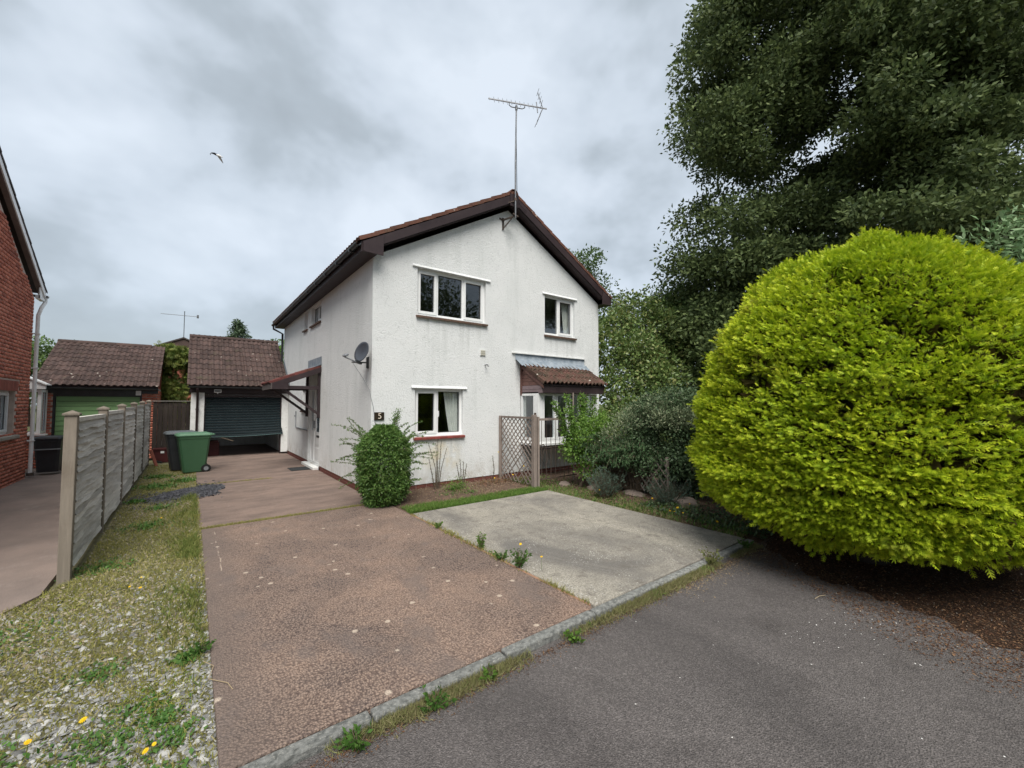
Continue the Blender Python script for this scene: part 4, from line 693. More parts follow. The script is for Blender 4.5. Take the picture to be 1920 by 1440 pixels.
for i in range(2): MB().box((GX0 + .335, GY + .02, 1.905 + i * .075 - .02), (2.415, GY + .05, 1.97 + i * .075 - .02)).build('lintel_board', simple('brown_lintel_board', (.045, .03, .03), rough=.5) if i == 0 else bpy.data.materials['brown_lintel_board'], GA)
gutter(GA, (GX0 - .08, GE - .04, 2.205), (GX1 - .14, GE - .04, 2.19), .05)
MB().tube([(GX0 + .15, GE - .04, 2.16), (GX0 + .15, GE - .03, 2.08), (GX0 + .16, GY - .05, 1.98), (GX0 + .16, GY - .05, .03)], .033, 10).build('downpipe', M['board'], GA)
MB().box((GX0 + .118, GY - .085, 1.50), (GX0 + .202, GY - .002, 1.53)).build('pipe_clip', M['board'], GA)
# roller door: separate slats, lower ones bulging outwards and hanging crooked
GD = thing('roller_door', None, None, (GX0 + .35, GY + .1, .6)); GD.parent = GA; GD.location = Vector((GX0 + .35, GY + .1, .6)) - GA.location
nsl = 15; hs = (1.90 - .66) / nsl
for i in range(nsl):
    t = 1 - (i + .5) / nsl; z = 1.885 - (i + 1) * hs; bulge = lambda tt, s_: .10 * (1 - tt) ** 3 * s_
    def pt(x_, zz_, n_):
        f_ = (zz_ - .64) / 1.26; xx = (x_ - (GX0 + .34)) / (2.08); sag = -.030 * max(0, 1 - f_) ** 2 * math.sin(xx * 3.1 + .2) + .018 * xx * max(0, 1 - f_)
        return Vector((x_ + (.05 * max(0, 1 - f_) ** 4 if xx > .98 else 0), GY + .10 - n_ - .13 * max(0, 1 - f_) ** 3 * (.35 + .9 * xx), zz_ + sag))
    vs = []; k_ = 9
    prof = [(0, 0), (.15, .006), (.5, .008), (.85, .006), (1, 0), (1, -.012), (0, -.012)]
    for j in range(k_):
        x_ = GX0 + .335 + (2.42 - GX0 - .34) * j / (k_ - 1)
        vs += [pt(x_, z + .004 + (hs - .008) * a, b) for a, b in prof]
    fs_ = [(j * 7 + a, (j + 1) * 7 + a, (j + 1) * 7 + (a + 1) % 7, j * 7 + (a + 1) % 7) for j in range(k_ - 1) for a in range(7)]
    MB().add(vs, fs_ + [tuple(range(7)), tuple(range((k_ - 1) * 7 + 6, (k_ - 1) * 7 - 1, -1))]).build('door_slat', M['shutter'], GD)
q = MB(); q.tube([pt(GX0 + .34 + 2.06 * j / 8, .655, .0) for j in range(9)], .014, 6); q.build('bottom_rail', simple('teal_rail', (.045, .09, .09), rough=.4, vary=0), GD)
for x_ in (GX0 + .33, 2.385): MB().box((x_, GY + .07, .0), (x_ + .03, GY + .13, 1.92)).build('guide_rail', M['board'], GA)
sl_ = MB().box((GX0 + .56, GY - .10, 2.02), (GX0 + .75, GY - .032, 2.125)).build('security_light', M['upvc'], GA, bevel=.01)
MB().box((GX0 + .58, GY - .104, 2.045), (GX0 + .73, GY - .0985, 2.10)).build('light_glass', M['grey'], sl_); MB().tube([(GX0 + .655, GY - .07, 2.02), (GX0 + .655, GY - .075, 1.985)], .018, 8).build('sensor', M['upvc'], sl_)
for i in range(5): MB().box((GX0 + .595 + i * .027, GY - .107, 2.05), (GX0 + .60 + i * .027, GY - .1035, 2.095)).build('light_bar', M['gutter'], sl_)
t_ = MB().box((.42, 16.5, 0.0), (.75, 16.9, .42)).box((.44, 16.52, .42), (.73, 16.88, .48)).build('storage_box', M['maroon'], bevel=.01)
tag(t_, 'dark red box just inside the open left side of the attached garage', 'box')
t_ = MB().tube([(.70, 16.1, .62), (.85, 15.75, .60), (1.06, 15.55, .52)], .012, 6).build('stick', M['twig']); tag(t_, 'thin stick poking out beneath the half open roller door', 'stick')

# neighbour's garage
NX0, NX1, NY = -3.32, -.86, 16.9
NG = thing('neighbour_garage', 'brick garage with light green horizontally boarded door and brown tiled roof', 'garage', (NX0, NY, 0))
def bricks(mb, fr, u0, u1, z0, z1, holes=(), top=None, lap=0, depth=.012):
    r_ = 0; z = z0
    while z < z1 - .01:
        u = u0 - (r_ % 2) * .1125
        while u < u1 - .01:
            a, b = max(u, u0), min(u + .215, u1); zt_ = z + .065
            if b - a > .03 and not any(a < h[1] and b > h[0] and z < h[3] - .01 and zt_ > h[2] + .01 for h in holes) and (top is None or zt_ < min(top(a), top(b)) + .03):
                d_ = depth + random.uniform(-.002, .002); P0 = fr.P(a, -.002, z + .005); P1 = fr.P(b - .0, d_, zt_); 
                x0_, x1_ = sorted((P0.x, P1.x)); y0_, y1_ = sorted((P0.y, P1.y)); mb.append(((x0_ + x1_) / 2, (y0_ + y1_) / 2, (P0.z + P1.z) / 2, (x1_ - x0_) / 2, (y1_ - y0_) / 2, (P1.z - P0.z) / 2))
            u += .225
        z += .075; r_ += 1
BV = [(-1, -1, -1), (1, -1, -1), (1, 1, -1), (-1, 1, -1), (-1, -1, 1), (1, -1, 1), (1, 1, 1), (-1, 1, 1)]
BF = [(0, 3, 2, 1), (4, 5, 6, 7), (0, 1, 5, 4), (1, 2, 6, 5), (2, 3, 7, 6), (3, 0, 4, 7)]
def brick_obj(bl, parent, name='brickwork'):
    a = np.array(bl); n = len(a); I = np.eye(3)
    o = scatter(name, BV, BF, a[:, :3], np.tile(I[0], (n, 1)), np.tile(I[1], (n, 1)), np.tile(I[2], (n, 1)), a[:, 3:], M['brick'], parent)
    o['kind'] = 'stuff'; return o
fn = Fr((0, NY, 0), (1, 0, 0), (0, -1, 0))
MB().box((NX0 + .02, NY, 0), (NX0 + .27, NY + .2, 2.12)).box((-1.20, NY, 0), (NX1, NY + .2, 2.12)).box((NX1 - .2, NY + .2, 0), (NX1, 22, 2.15)).box((NX0, NY + .2, 0), (NX0 + .2, 22, 2.15)).box((NX0 + .2, 21.8, 0), (NX1 - .2, 22, 2.15)).build('wall', M['mortar'], NG)
bl = []; bricks(bl, fn, NX0 + .02, NX0 + .27, .0, 2.1); bricks(bl, fn, -1.20, NX1, .0, 2.1); bricks(bl, Fr((NX1, 0, 0), (0, 1, 0), (1, 0, 0)), NY, 20, 0, 2.1); brick_obj(bl, NG)
nrz = lambda y: 2.19 + (y - NY + .2) * .57
NRY = 19.25
q = MB(); q.prism([(NX0 - .08, NY - .2, nrz(NY - .2)), (NX0 - .08, NRY, nrz(NRY)), (NX0 - .08, NRY, nrz(NRY) - .04), (NX0 - .08, NY - .2, nrz(NY - .2) - .04)], (NX1 - NX0 + .12, 0, 0)); q.prism([(NX0 - .08, NRY, nrz(NRY)), (NX0 - .08, 21.9, nrz(NRY) - (21.9 - NRY) * .57), (NX0 - .08, 21.9, nrz(NRY) - (21.9 - NRY) * .57 - .04), (NX0 - .08, NRY, nrz(NRY) - .04)], (NX1 - NX0 + .12, 0, 0))
NR = q.build('roof', M['board'], NG); sl = (NRY - NY + .2) * math.hypot(1, .57)
roof_tiles(NR, (NX0 - .1, NY - .25, nrz(NY - .2) - .02), (1, 0, 0), (0, 1, .57), 9, 10, (NX1 - NX0 + .16) / 9, (sl + .04) / 10, M['tile'])
ridge_tiles(NR, (NX0 - .1, NRY, nrz(NRY) + .03), (NX1 + .05, NRY, nrz(NRY) + .03), M['tile'], .10)
MB().prism([(NX1 - .1, NY + .2, 2.15), (NX1 - .1, NRY, nrz(NRY) - .045), (NX1 - .1, 21.8, 2.15)], (.1, 0, 0)).build('gable_infill', M['brick'], NG)
MB().box((NX0 - .05, NY - .05, 1.98), (NX1 + .03, NY - .016, 2.16)).build('fascia_board', M['gutter'], NG)
MB().box((NX0 + .27, NY + .0, 1.90), (-1.20, NY + .05, 1.979)).box((NX0 + .27, NY, 0), (NX0 + .32, NY + .05, 1.9)).box((-1.25, NY, 0), (-1.20, NY + .05, 1.9)).build('door_frame', M['gutter'], NG)
gutter(NG, (NX0 - .1, NY - .26, 2.14), (NX1 + .05, NY - .26, 2.13), .05)
MB().box((-1.34, NY - .09, 1.93), (-1.22, NY - .052, 2.07)).build('alarm_box', M['upvc'], NG, bevel=.008)
GDR = thing('garage_door', None, None, (NX0 + .32, NY, .1)); GDR.parent = NG; GDR.location = Vector((NX0 + .32, NY, .1)) - NG.location
nb = 13
for i in range(nb):
    h = 1.80 / nb; z = .09 + i * h; MB().prism([(NX0 + .33, NY + .03, z + .004), (NX0 + .33, NY + .012, z + .008), (NX0 + .33, NY + .02, z + h - .006), (NX0 + .33, NY + .04, z + h - .006)], (1.74, 0, 0)).build('door_board', M['greendoor'], GDR)
MB().box((NX0 + .325, NY + .051, .0), (-1.205, NY + .07, 2.1)).build('door_backing', M['gutter'], GDR)

# ================================================================= NEIGHBOUR'S BRICK HOUSE
NH = thing('brick_house', 'red brick neighbouring house with white barge board and downpipe at the left edge', 'house', (-2.95, 14.3, 0))
fh = Fr((-2.97, 0, 0), (0, 1, 0), (1, 0, 0)); ntop = lambda u: 4.17 + .565 * (14.33 - u) if u > 10.0 else 4.17 + .565 * (u - 5.67)
NWN = (12.1, 13.40, 1.06, 1.95)
mb = MB(); wall(mb, fh, 5.67, 14.33, -.1, ntop, [NWN], brk=(10.0,)); wall(mb, Fr((0, 14.33, 0), (1, 0, 0), (0, 1, 0)), -10, -2.97, -.1, lambda u: 4.17, []); wall(mb, Fr((0, 5.67, 0), (1, 0, 0), (0, -1, 0)), -10, -2.97, -.1, lambda u: 4.17, [])
mb.build('wall', M['mortar'], NH)
bl = []; bricks(bl, fh, 5.67, 14.33, -.05, 6.6, holes=[NWN, (11.98, 13.52, 1.95, 2.17)], top=ntop)
bricks(bl, Fr((0, 14.33, 0), (1, 0, 0), (0, 1, 0)), -6, -2.96, -.05, 4.1); bricks(bl, Fr((0, 5.67, 0), (1, 0, 0), (0, -1, 0)), -6, -2.96, -.05, 4.1)
brick_obj(bl, NH)
u = 11.98
while u < 13.5:
    q = MB(); fh.box(q, u + .005, u + .07, -.004, .014, 1.955, 2.165); q.build('soldier_brick', simple('soldier_brick', (.34, .11, .075), (.26, .08, .06), sc=12, rough=.9, bump=.3) if u < 11.99 else bpy.data.materials['soldier_brick'], NH); u += .075
nw = window(NH, fh, *NWN[:2], *NWN[2:], (12.75,), rec=.09, lint=False, sill=False, sash=(1,)); q = MB(); q.prism([fh.P(12.0, -.09, 1.05), fh.P(12.0, .07, 1.02), fh.P(12.0, .07, .955), fh.P(12.0, -.02, .955)], fh.U * 1.55); q.build('sill', simple('stone_sill', (.36, .33, .28), rough=.9, vary=0), nw, bevel=.008)
q = MB(); 
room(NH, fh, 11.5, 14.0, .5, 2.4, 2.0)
nro = lambda y: (4.36 + .55 * (14.75 - y)) if y > 10 else (4.36 + .55 * (y - 5.25))
q = MB(); q.prism([(-2.87, 14.75, nro(14.75)), (-2.87, 10, nro(10)), (-2.87, 5.25, nro(5.25)), (-2.87, 5.25, nro(5.25) - .03), (-2.87, 10, nro(10) - .03), (-2.87, 14.75, nro(14.75) - .03)], (-7.2, 0, 0)); NRF = q.build('roof', M['board'], NH)
gm = simple('grey_brown_roof_tile', (.10, .085, .08), (.06, .052, .05), sc=8, rough=.9, bump=.5)
nl = 4.75 * math.hypot(1, .565)
roof_tiles(NRF, (-2.85, 14.80, nro(14.75) - .02), (-1, 0, 0), (0, -1, .55), 24, 17, .30, nl / 17, gm, objs=lambda c, r: c == 0)
roof_tiles(NRF, (-2.85 - 7.2, 5.20, nro(5.25) - .02), (1, 0, 0), (0, 1, .55), 24, 17, .30, nl / 17, gm, objs=lambda c, r: False)
for s_ in (1, -1):
    e_ = 10 + s_ * 4.75
    q = MB(); q.prism([(-2.88, e_, nro(14.75) - .005), (-2.88, 10, nro(10) - .005), (-2.88, 10, nro(10) - .15), (-2.88, e_, nro(14.75) - .15)], (.02, 0, 0)); q.build('barge_board', M['upvc'], NH)
    q = MB(); q.prism([(-2.96, e_, nro(14.75) - .17), (-2.885, e_, nro(14.75) - .17), (-2.885, e_, nro(14.75) - .155), (-2.96, e_, nro(14.75) - .155)], Vector((0, 10 - e_, nro(10) - nro(14.75)))); q.build('soffit', simple('faded_brown_soffit', (.20, .145, .135), rough=.8) if s_ == 1 else bpy.data.materials['faded_brown_soffit'], NH)
MB().box((-2.955, 14.36, 4.14), (-2.875, 14.76, 4.22)).prism([(-2.882, 14.76, nro(14.75) - .03), (-2.882, 14.36, nro(14.36) - .16), (-2.882, 14.36, 4.15), (-2.882, 14.76, 4.15)], (-.02, 0, 0)).build('box_end', M['upvc'], NH)
gutter(NH, (-2.83, 14.83, 4.30), (-9.5, 14.83, 4.30), .055, m='grey')
MB().tube([(-2.88, 14.83, 4.25), (-2.88, 14.80, 4.12), (-2.86, 14.44, 3.95), (-2.90, 14.40, 3.75), (-2.90, 14.40, .08)], .036, 10).build('downpipe', M['upvc'], NH)
for z in (3.3, 2.5, .82): MB().box((-2.975, 14.35, z), (-2.855, 14.445, z + .025)).build('pipe_clip', M['upvc'], NH)
MB().tube([(-2.90, 14.40, .10), (-2.90, 14.40, .03)], .06, 10).build('drain_collar', M['rust'], NH)
# lean-to conservatory behind it
CV = thing('conservatory', 'white framed lean-to conservatory between the brick house and the green garage door', 'conservatory', (-3.12, 16.2, 0))
bl = []; MB().box((-6, 16.23, -.05), (-3.14, 16.4, .85)).box((-3.31, 16.4, -.05), (-3.14, 16.85, .85)).build('base_wall', M['mortar'], CV)
bricks(bl, Fr((0, 16.23, 0), (1, 0, 0), (0, -1, 0)), -5, -3.13, 0, .84); bricks(bl, Fr((-3.14, 0, 0), (0, 1, 0), (1, 0, 0)), 16.23, 16.85, 0, .84); brick_obj(bl, CV)
MB().box((-6, 16.14, .85), (-3.02, 16.4, .885)).build('sill', M['upvc'], CV)
fc = Fr((0, 16.26, 0), (1, 0, 0), (0, -1, 0)); fcs = Fr((-3.14, 0, 0), (0, 1, 0), (1, 0, 0))
window(CV, fc, -3.76, -3.14, .886, 2.06, (), rec=0, lint=False, sill=False, f=.07); window(CV, fc, -4.44, -3.77, .886, 2.06, (), rec=0, lint=False, sill=False, f=.07)
window(CV, fcs, 16.33, 16.85, .886, 2.06, (), rec=0, lint=False, sill=False, f=.07)
MB().prism([(-3.06, 16.18, 2.07), (-3.06, 16.18, 2.17), (-3.9, 16.18, 2.60), (-3.9, 16.18, 2.07)], (0, .07, 0)).build('end_frame', M['upvc'], CV)
MB().prism([(-3.04, 16.14, 2.17), (-3.04, 16.14, 2.20), (-3.94, 16.14, 2.66), (-3.94, 16.14, 2.63)], (0, .7, 0)).build('roof_sheet', M['upvc'], CV)

# far house roof with its own aerial, seen between the garages
FH = thing('far_house', 'distant house whose brown gable roof shows above the garden conifer', 'house', (-1, 46, 0))
MB().box((-5.5, 46, 0), (4, 54, 4.9)).build('wall', M['brick'], FH)
MB().prism([(-5.8, 45.8, 4.85), (-.7, 45.8, 7.25), (4.4, 45.8, 4.85)], (0, 8.4, 0)).build('roof', M['tile'], FH)
MB().prism([(-5.9, 45.7, 4.87), (-.7, 45.7, 7.3), (-.7, 45.7, 7.42), (-6.0, 45.7, 4.95)], (0, 8.6, 0)).prism([(-.7, 45.7, 7.42), (-.7, 45.7, 7.3), (4.5, 45.7, 4.87), (4.6, 45.7, 4.95)], (0, 8.6, 0)).build('roof_slope', gm, FH)
FA = thing('tv_aerial', 'small faint aerial on the ridge of the distant house', 'aerial', (-.7, 45.9, 7.2))
MB().tube([(-.7, 45.9, 7.2), (-.7, 45.9, 9.7)], .03, 6).build('mast', M['galv'], FA); MB().tube([(-2.3, 46.2, 9.35), (.3, 45.7, 9.3)], .022, 5).build('boom', M['galv'], FA)
MB().tube([(-.7, 45.6, 9.62), (-.7, 46.2, 9.7)], .04, 5).box((.15, 45.5, 9.2), (.3, 45.9, 9.42)).build('reflector', M['galv'], FA)

# ================================================================= THINGS ON THE HOUSE
AE = thing('tv_aerial', 'tall aerial mast with long horizontal yagi on the white gable peak', 'aerial', (5.76, 7.34, 5.6))
MB().tube([(5.76, 7.34, 5.93), (5.75, 7.33, 7.2), (5.77, 7.32, 8.55)], [.020, .018, .016], 8).build('mast', M['galv'], AE)
q = MB(); q.bar((5.62, 7.63, 5.72), (5.62, 7.63, 6.00), .04, .012, (0, 1, 0)); q.bar((5.60, 7.64, 5.94), (5.74, 7.36, 5.98), .03, .03); q.bar((5.62, 7.62, 5.75), (5.72, 7.40, 5.96), .02, .02); q.bar((5.70, 7.36, 6.03), (5.83, 7.33, 5.98), .03, .03)
q.bar((5.52, 7.64, 5.97), (5.66, 7.63, 5.95), .035, .012, (0, 1, 0)); q.build('wall_bracket', M['rust'], AE)
q = MB(); q.bar((5.60, 7.44, 6.28), (5.80, 7.34, 6.36), .02, .02); q.tube([(5.76, 7.34, 6.34), (5.76, 7.34, 6.40)], .03, 8); q.build('upper_clamp', M['rust'], AE)
MB().tube([(5.78, 7.34, 8.4), (5.79, 7.33, 7.0), (5.80, 7.33, 6.45), (5.92, 7.38, 6.30), (6.15, 7.40, 6.22)], .006, 5).build('cable', M['gutter'], AE)
bd = Vector((.916, -.40, 0)); bc = Vector((5.77, 7.32, 8.64)); sd_ = Vector((.40, .916, 0)); up = Vector((0, 0, 1))
MB().bar(bc - bd * .66, bc + bd * .74, .022, .022).build('boom', M['galv'], AE)
MB().tube([bc + bd * -.17, bc + bd * -.17 - up * .07, bc - bd * .12 - up * .105, bc + bd * .14 - up * .105, bc + bd * .20 - up * .07, bc + bd * .20], .011, 6).tube([bc - up * .16, bc - up * .06], .028, 8).build('cradle', M['galv'], AE)
for i in range(12):
    p = bc + bd * (-.63 + i * .103); l_ = .10 if i else .05
    MB().tube([p - up * l_ - sd_ * l_ * .5, p + up * l_ + sd_ * l_ * .5], .0055, 5).build('element', M['galv'], AE)
p = bc + bd * .50; MB().tube([p - up * .17 - sd_ * .05, p + up * .16 + sd_ * .05], .012, 6).build('dipole', M['galv'], AE)
ra = bc + bd * .64
a1 = ra + up * .36 - bd * .12 - sd_ * .0; a2 = ra - up * .42 - bd * .16
MB().tube([a1, ra], .010, 6).tube([ra, a2], .010, 6).build('reflector_arm', M['galv'], AE)
rd = (bd * .28 + up * .8 + sd_ * .5).normalized()
for t in (0, .25, .5, .75):
    p = a1.lerp(ra, t); MB().tube([p - rd * .2, p + rd * .26], .006, 5).build('reflector_rod', M['galv'], AE)
for t in (.4, .8):
    p = ra.lerp(a2, t); MB().tube([p - sd_ * .22, p + sd_ * .22], .006, 5).build('reflector_rod', M['galv'], AE)

SD = thing('satellite_dish', 'dark satellite dish on the side wall by the white house corner', 'satellite dish', (2.60, 7.78, 2.45))
ax = Vector((-.90, -.33, .27)).normalized(); dc = Vector((2.43, 7.66, 2.64)); e1 = ax.cross(up).normalized(); e2 = e1.cross(ax); vs = []; n_, k_ = 28, 6
if e2.z < 0: e2 = -e2
for off in (0, -.008):
    for j in range(k_ + 1):
        r_ = .195 * j / k_
        for i in range(n_): a = 2 * math.pi * i / n_; vs.append(dc + e1 * r_ * math.cos(a) * .97 + e2 * r_ * math.sin(a) + ax * ((r_ / .195) ** 2 * .05 - .05 + off))
f_ = []; m_ = (k_ + 1) * n_
for j in range(k_):
    for i in range(n_):
        q_ = (j * n_ + i, j * n_ + (i + 1) % n_, (j + 1) * n_ + (i + 1) % n_, (j + 1) * n_ + i); f_.append(q_); f_.append(tuple(m_ + z for z in q_[::-1]))
for i in range(n_): f_.append((k_ * n_ + i, k_ * n_ + (i + 1) % n_, m_ + k_ * n_ + (i + 1) % n_, m_ + k_ * n_ + i))
MB().add(vs, f_, True).build('reflector', M['dish'], SD)
MB().tube([(2.33 + .215 * 0, 7.9, 2.46), (2.60, 7.84, 2.46)], .014, 6).tube([(2.60, 7.84, 2.36), (2.60, 7.84, 2.56)], .02, 6).box((2.605, 7.80, 2.35), (2.619, 7.88, 2.57)).build('wall_bracket', M['gutter'], SD)
lp = dc + ax * .30 - e2 * .20
MB().tube([dc - e2 * .22 - ax * .03, dc - e2 * .22 + ax * .18, lp - e2 * .02], .011, 6).build('feed_arm', M['grey'], SD)
MB().tube([lp + (-e1 * .05), lp + e1 * .05], .016, 6).tube([lp, lp - ax * .05 + e2 * .05], .022, 8).tube([lp + e1 * .05, lp + e1 * .06 - ax * .04 + e2 * .04], .018, 8).build('receiver', M['grey'], SD)
MB().bar(dc - e2 * .21 - ax * .06, dc - e2 * .21 + ax * .06, .05, .045).build('clamp', M['gutter'], SD)
MB().tube([(2.33, 7.84, 2.45), (2.52, 7.80, 2.15), (2.60, 7.70, 1.95), (2.612, 7.642, 1.80), (2.66, 7.64, 1.62), (2.70, 7.64, 1.30), (2.74, 7.64, .9)], .0045, 5).build('cable', M['grey'], SD)
# house number
HN = thing('house_number_sign', 'small dark plaque with the pale number 5 on the white gable near the corner', 'sign', (2.77, 7.64, 1.38))
MB().box((2.675, 7.625, 1.385), (2.86, 7.648, 1.53)).build('plaque', M['plaque'], HN, bevel=.003)
tx = bpy.data.curves.new('digit', 'FONT'); tx.body = '5'; tx.size = .155; tx.extrude = .002; tx.align_x = 'CENTER'; tx.align_y = 'CENTER'
to = bpy.data.objects.new('digit', tx); C.objects.link(to); to.data.materials.append(M['digit']); bpy.context.view_layer.update()
dg = bpy.context.evaluated_depsgraph_get(); me = bpy.data.meshes.new_from_object(to.evaluated_get(dg)); bpy.data.objects.remove(to)
o = bpy.data.objects.new('digit', me); C.objects.link(o); o.parent = HN; o.rotation_euler = (R(90), 0, 0); o.location = Vector((2.775, 7.622, 1.457)) - HN.location

# ================================================================= FENCE
FX = -.93; FNC = thing('fence', 'weathered grey waney-lap fence panels between grooved posts along the gravel strip', 'fence', (FX, 5.9, 0))
py = [5.9 + 1.85 * i for i in range(6)]; ftop = lambda y: 1.56 + .017 * (y - 5.9)
for i, y in enumerate(py):
    q = MB().box((FX - .046, y - .046, -.2), (FX + .046, y + .046, ftop(y) + .02)).build('post', M['postw'], FNC, bevel=.006)
    t = ftop(y) + .02; mb = MB(); c = .06
    mb.add([(FX - c, y - c, t), (FX + c, y - c, t), (FX + c, y + c, t), (FX - c, y + c, t), (FX - c, y - c, t + .018), (FX + c, y - c, t + .018), (FX + c, y + c, t + .018), (FX - c, y + c, t + .018), (FX, y, t + .05)],
           [(0, 3, 2, 1), (0, 1, 5, 4), (1, 2, 6, 5), (2, 3, 7, 6), (3, 0, 4, 7), (4, 5, 8), (5, 6, 8), (6, 7, 8), (7, 4, 8)]); mb.build('post_cap', M['postw'], q)
for i, (a, b) in enumerate(zip(py, py[1:])):
    a += .056; b -= .056; zt = ftop((a + b) / 2) - .02
    pn = MB().box((FX - .03, a, zt - .045), (FX + .03, b, zt)).box((FX - .028, a, .06), (FX + .028, a + .045, zt - .046)).box((FX - .028, b - .045, .06), (FX + .028, b, zt - .046)).box((FX - .028, a + .046, .05), (FX + .028, b - .046, .10))
    pn = pn.box((FX - .027, (a + b) / 2 - .02, .1), (FX - .012, (a + b) / 2 + .02, zt - .05)).build('fence_panel', M['fencew'], FNC)
    ns = 20; hh = (zt - .05 - .08) / ns
    for j in range(ns):
        z0 = .085 + j * hh; kk = 14; vs = []; ph = random.random() * 6; sg = random.uniform(-.008, .008); am = random.uniform(.003, .012)
        brk_ = random.random() < .12
        for q in range(kk + 1):
            y = a + .046 + (b - a - .092) * q / kk; wv = am * math.sin(q * .9 + ph) + .003 * math.sin(q * 2.7 + ph * 2); wb = .006 * math.sin(q * 1.3 + ph)
            bow = .006 * math.sin(q * .45 + ph)
            zb, zu = z0 - .018 + wv + sg * (q / kk - .5), z0 + hh + .004
            vs += [(FX + .042 + bow, y, zb), (FX + .024 + bow, y, zb - .002), (FX - .004, y, zu), (FX + .004, y, zu)]
        f_ = [(4 * q + c, 4 * q + (c + 1) % 4, 4 * q + 4 + (c + 1) % 4, 4 * q + 4 + c) for q in range(kk) for c in range(4)]
        MB().add(vs, f_).build('slat', M['fencew'], pn)
# dark boarded side gate between the garages
DG = thing('board_gate', 'dark weathered vertical board gate closing the gap between the two garages', 'gate', (-.45, 16.3, 0))
x_ = -.90
while x_ < -.06:
    wd_ = random.uniform(.10, .125); MB().box((x_, 16.3 + random.uniform(-.004, .004), .03), (min(x_ + wd_ - .007, -.03), 16.32, 1.73 + random.uniform(-.012, .012))).build('board', M['darkw'], DG); x_ += wd_
for z in (.35, 1.55): MB().box((-.9, 16.325, z), (-.03, 16.36, z + .08)).build('rail', M['darkw'], DG)
MB().box((-.92, 16.27, 1.745), (-.02, 16.35, 1.775)).build('capping', simple('pale_capping', (.2, .19, .175), rough=.9), DG)

# lattice and wrought iron gate -----------------------------------------
LX = 5.53; LT = thing('trellis', 'weathered diagonal lattice panel between the white wall and the gate post', 'trellis', (LX, 7.0, 0))
MB().box((LX - .03, 6.40, -.1), (LX + .045, 6.49, 1.46)).build('post', M['latw'], LT, bevel=.005)
MB().box((LX - .022, 7.56, -.05), (LX + .022, 7.63, 1.42)).build('post', M['latw'], LT)
MB().box((LX - .02, 6.495, 1.37), (LX + .022, 7.555, 1.415)).build('top_rail', M['latw'], LT)
def lattice(parent, P0, U, wdt, hgt, sp=.135, th=.022, off=.006, lean=1.0, skip=()):
    """two crossing layers of thin laths"""
    U = Vector(U); P0 = Vector(P0); nrm = U.cross(Vector((0, 0, 1)))
    for d_, o_ in ((1, -off), (-1, off)):
        c = -hgt if d_ == 1 else 0; i = 0
        while c < wdt + (hgt if d_ == -1 else 0):
            # line u = c + d*z*lean
            t0, t1 = 0, hgt
            if d_ == 1: z0 = max(0, -c); z1 = min(hgt, wdt - c)
            else: z0 = max(0, c - wdt); z1 = min(hgt, c)
            if z1 - z0 > .06 and (d_, i) not in skip:
                a = P0 + U * (c + d_ * z0) + Vector((0, 0, z0)) + nrm * o_; b = P0 + U * (c + d_ * z1) + Vector((0, 0, z1)) + nrm * o_
                MB().bar(a, b, .009, th, up=(b - a).cross(nrm)).build('lath', M['latw'], parent)
            c += sp; i += 1
lattice(LT, (LX, 6.495, .03), (0, 1, 0), 1.06, 1.34, skip=((1, 12), (-1, 6)))
IG = thing('iron_gate', 'rusty wrought iron garden gate with wooden top rail beside the lattice post', 'gate', (6.0, 6.45, 0))
MB().box((5.60, 6.40, -.1), (5.645, 6.45, 1.42)).build('gate_post', M['latw'], IG); MB().box((5.58, 6.46, -.1), (5.61, 6.50, 1.50)).build('hinge_post', M['rust'], IG)
MB().box((5.65, 6.405, 1.34), (6.95, 6.445, 1.385)).build('top_rail', M['latw'], IG)
for i in range(8): MB().tube([(5.72 + i * .13, 6.425, .12), (5.72 + i * .13, 6.425, 1.335)], .007, 6).build('bar', M['rust'], IG)
for z in (.14, .78): MB().bar((5.65, 6.425, z), (6.75, 6.425, z), .012, .022).build('cross_bar', M['rust'], IG)
MB().tube([(5.72, 6.415, .55), (5.80, 6.412, .78), (5.90, 6.415, .55), (5.80, 6.41, .40), (5.72, 6.415, .55)], .006, 5).tube([(5.66, 6.41, .83), (5.75, 6.40, .85), (5.79, 6.40, .80)], .012, 5).build('scroll', M['rust'], IG)
MB().tube([(6.73, 6.5, -.05), (6.73, 6.5, 1.93)], .016, 6).build('rose_stake', M['latw'], IG)
L2 = thing('trellis', 'low leaning grey lattice fence half hidden by the shrubs behind the parking slab', 'trellis', (6.6, 5.3, 0))
d2 = Vector((-.22, -.975, 0)).normalized()
lattice(L2, (6.92, 6.35, .12), d2, 2.4, .62, sp=.17)
for t in (0, 1.2, 2.4): p = Vector((6.94, 6.35, 0)) + d2 * t; MB().box((p.x - .02, p.y - .02, -.1), (p.x + .02, p.y + .02, .78)).build('post', M['latw'], L2)
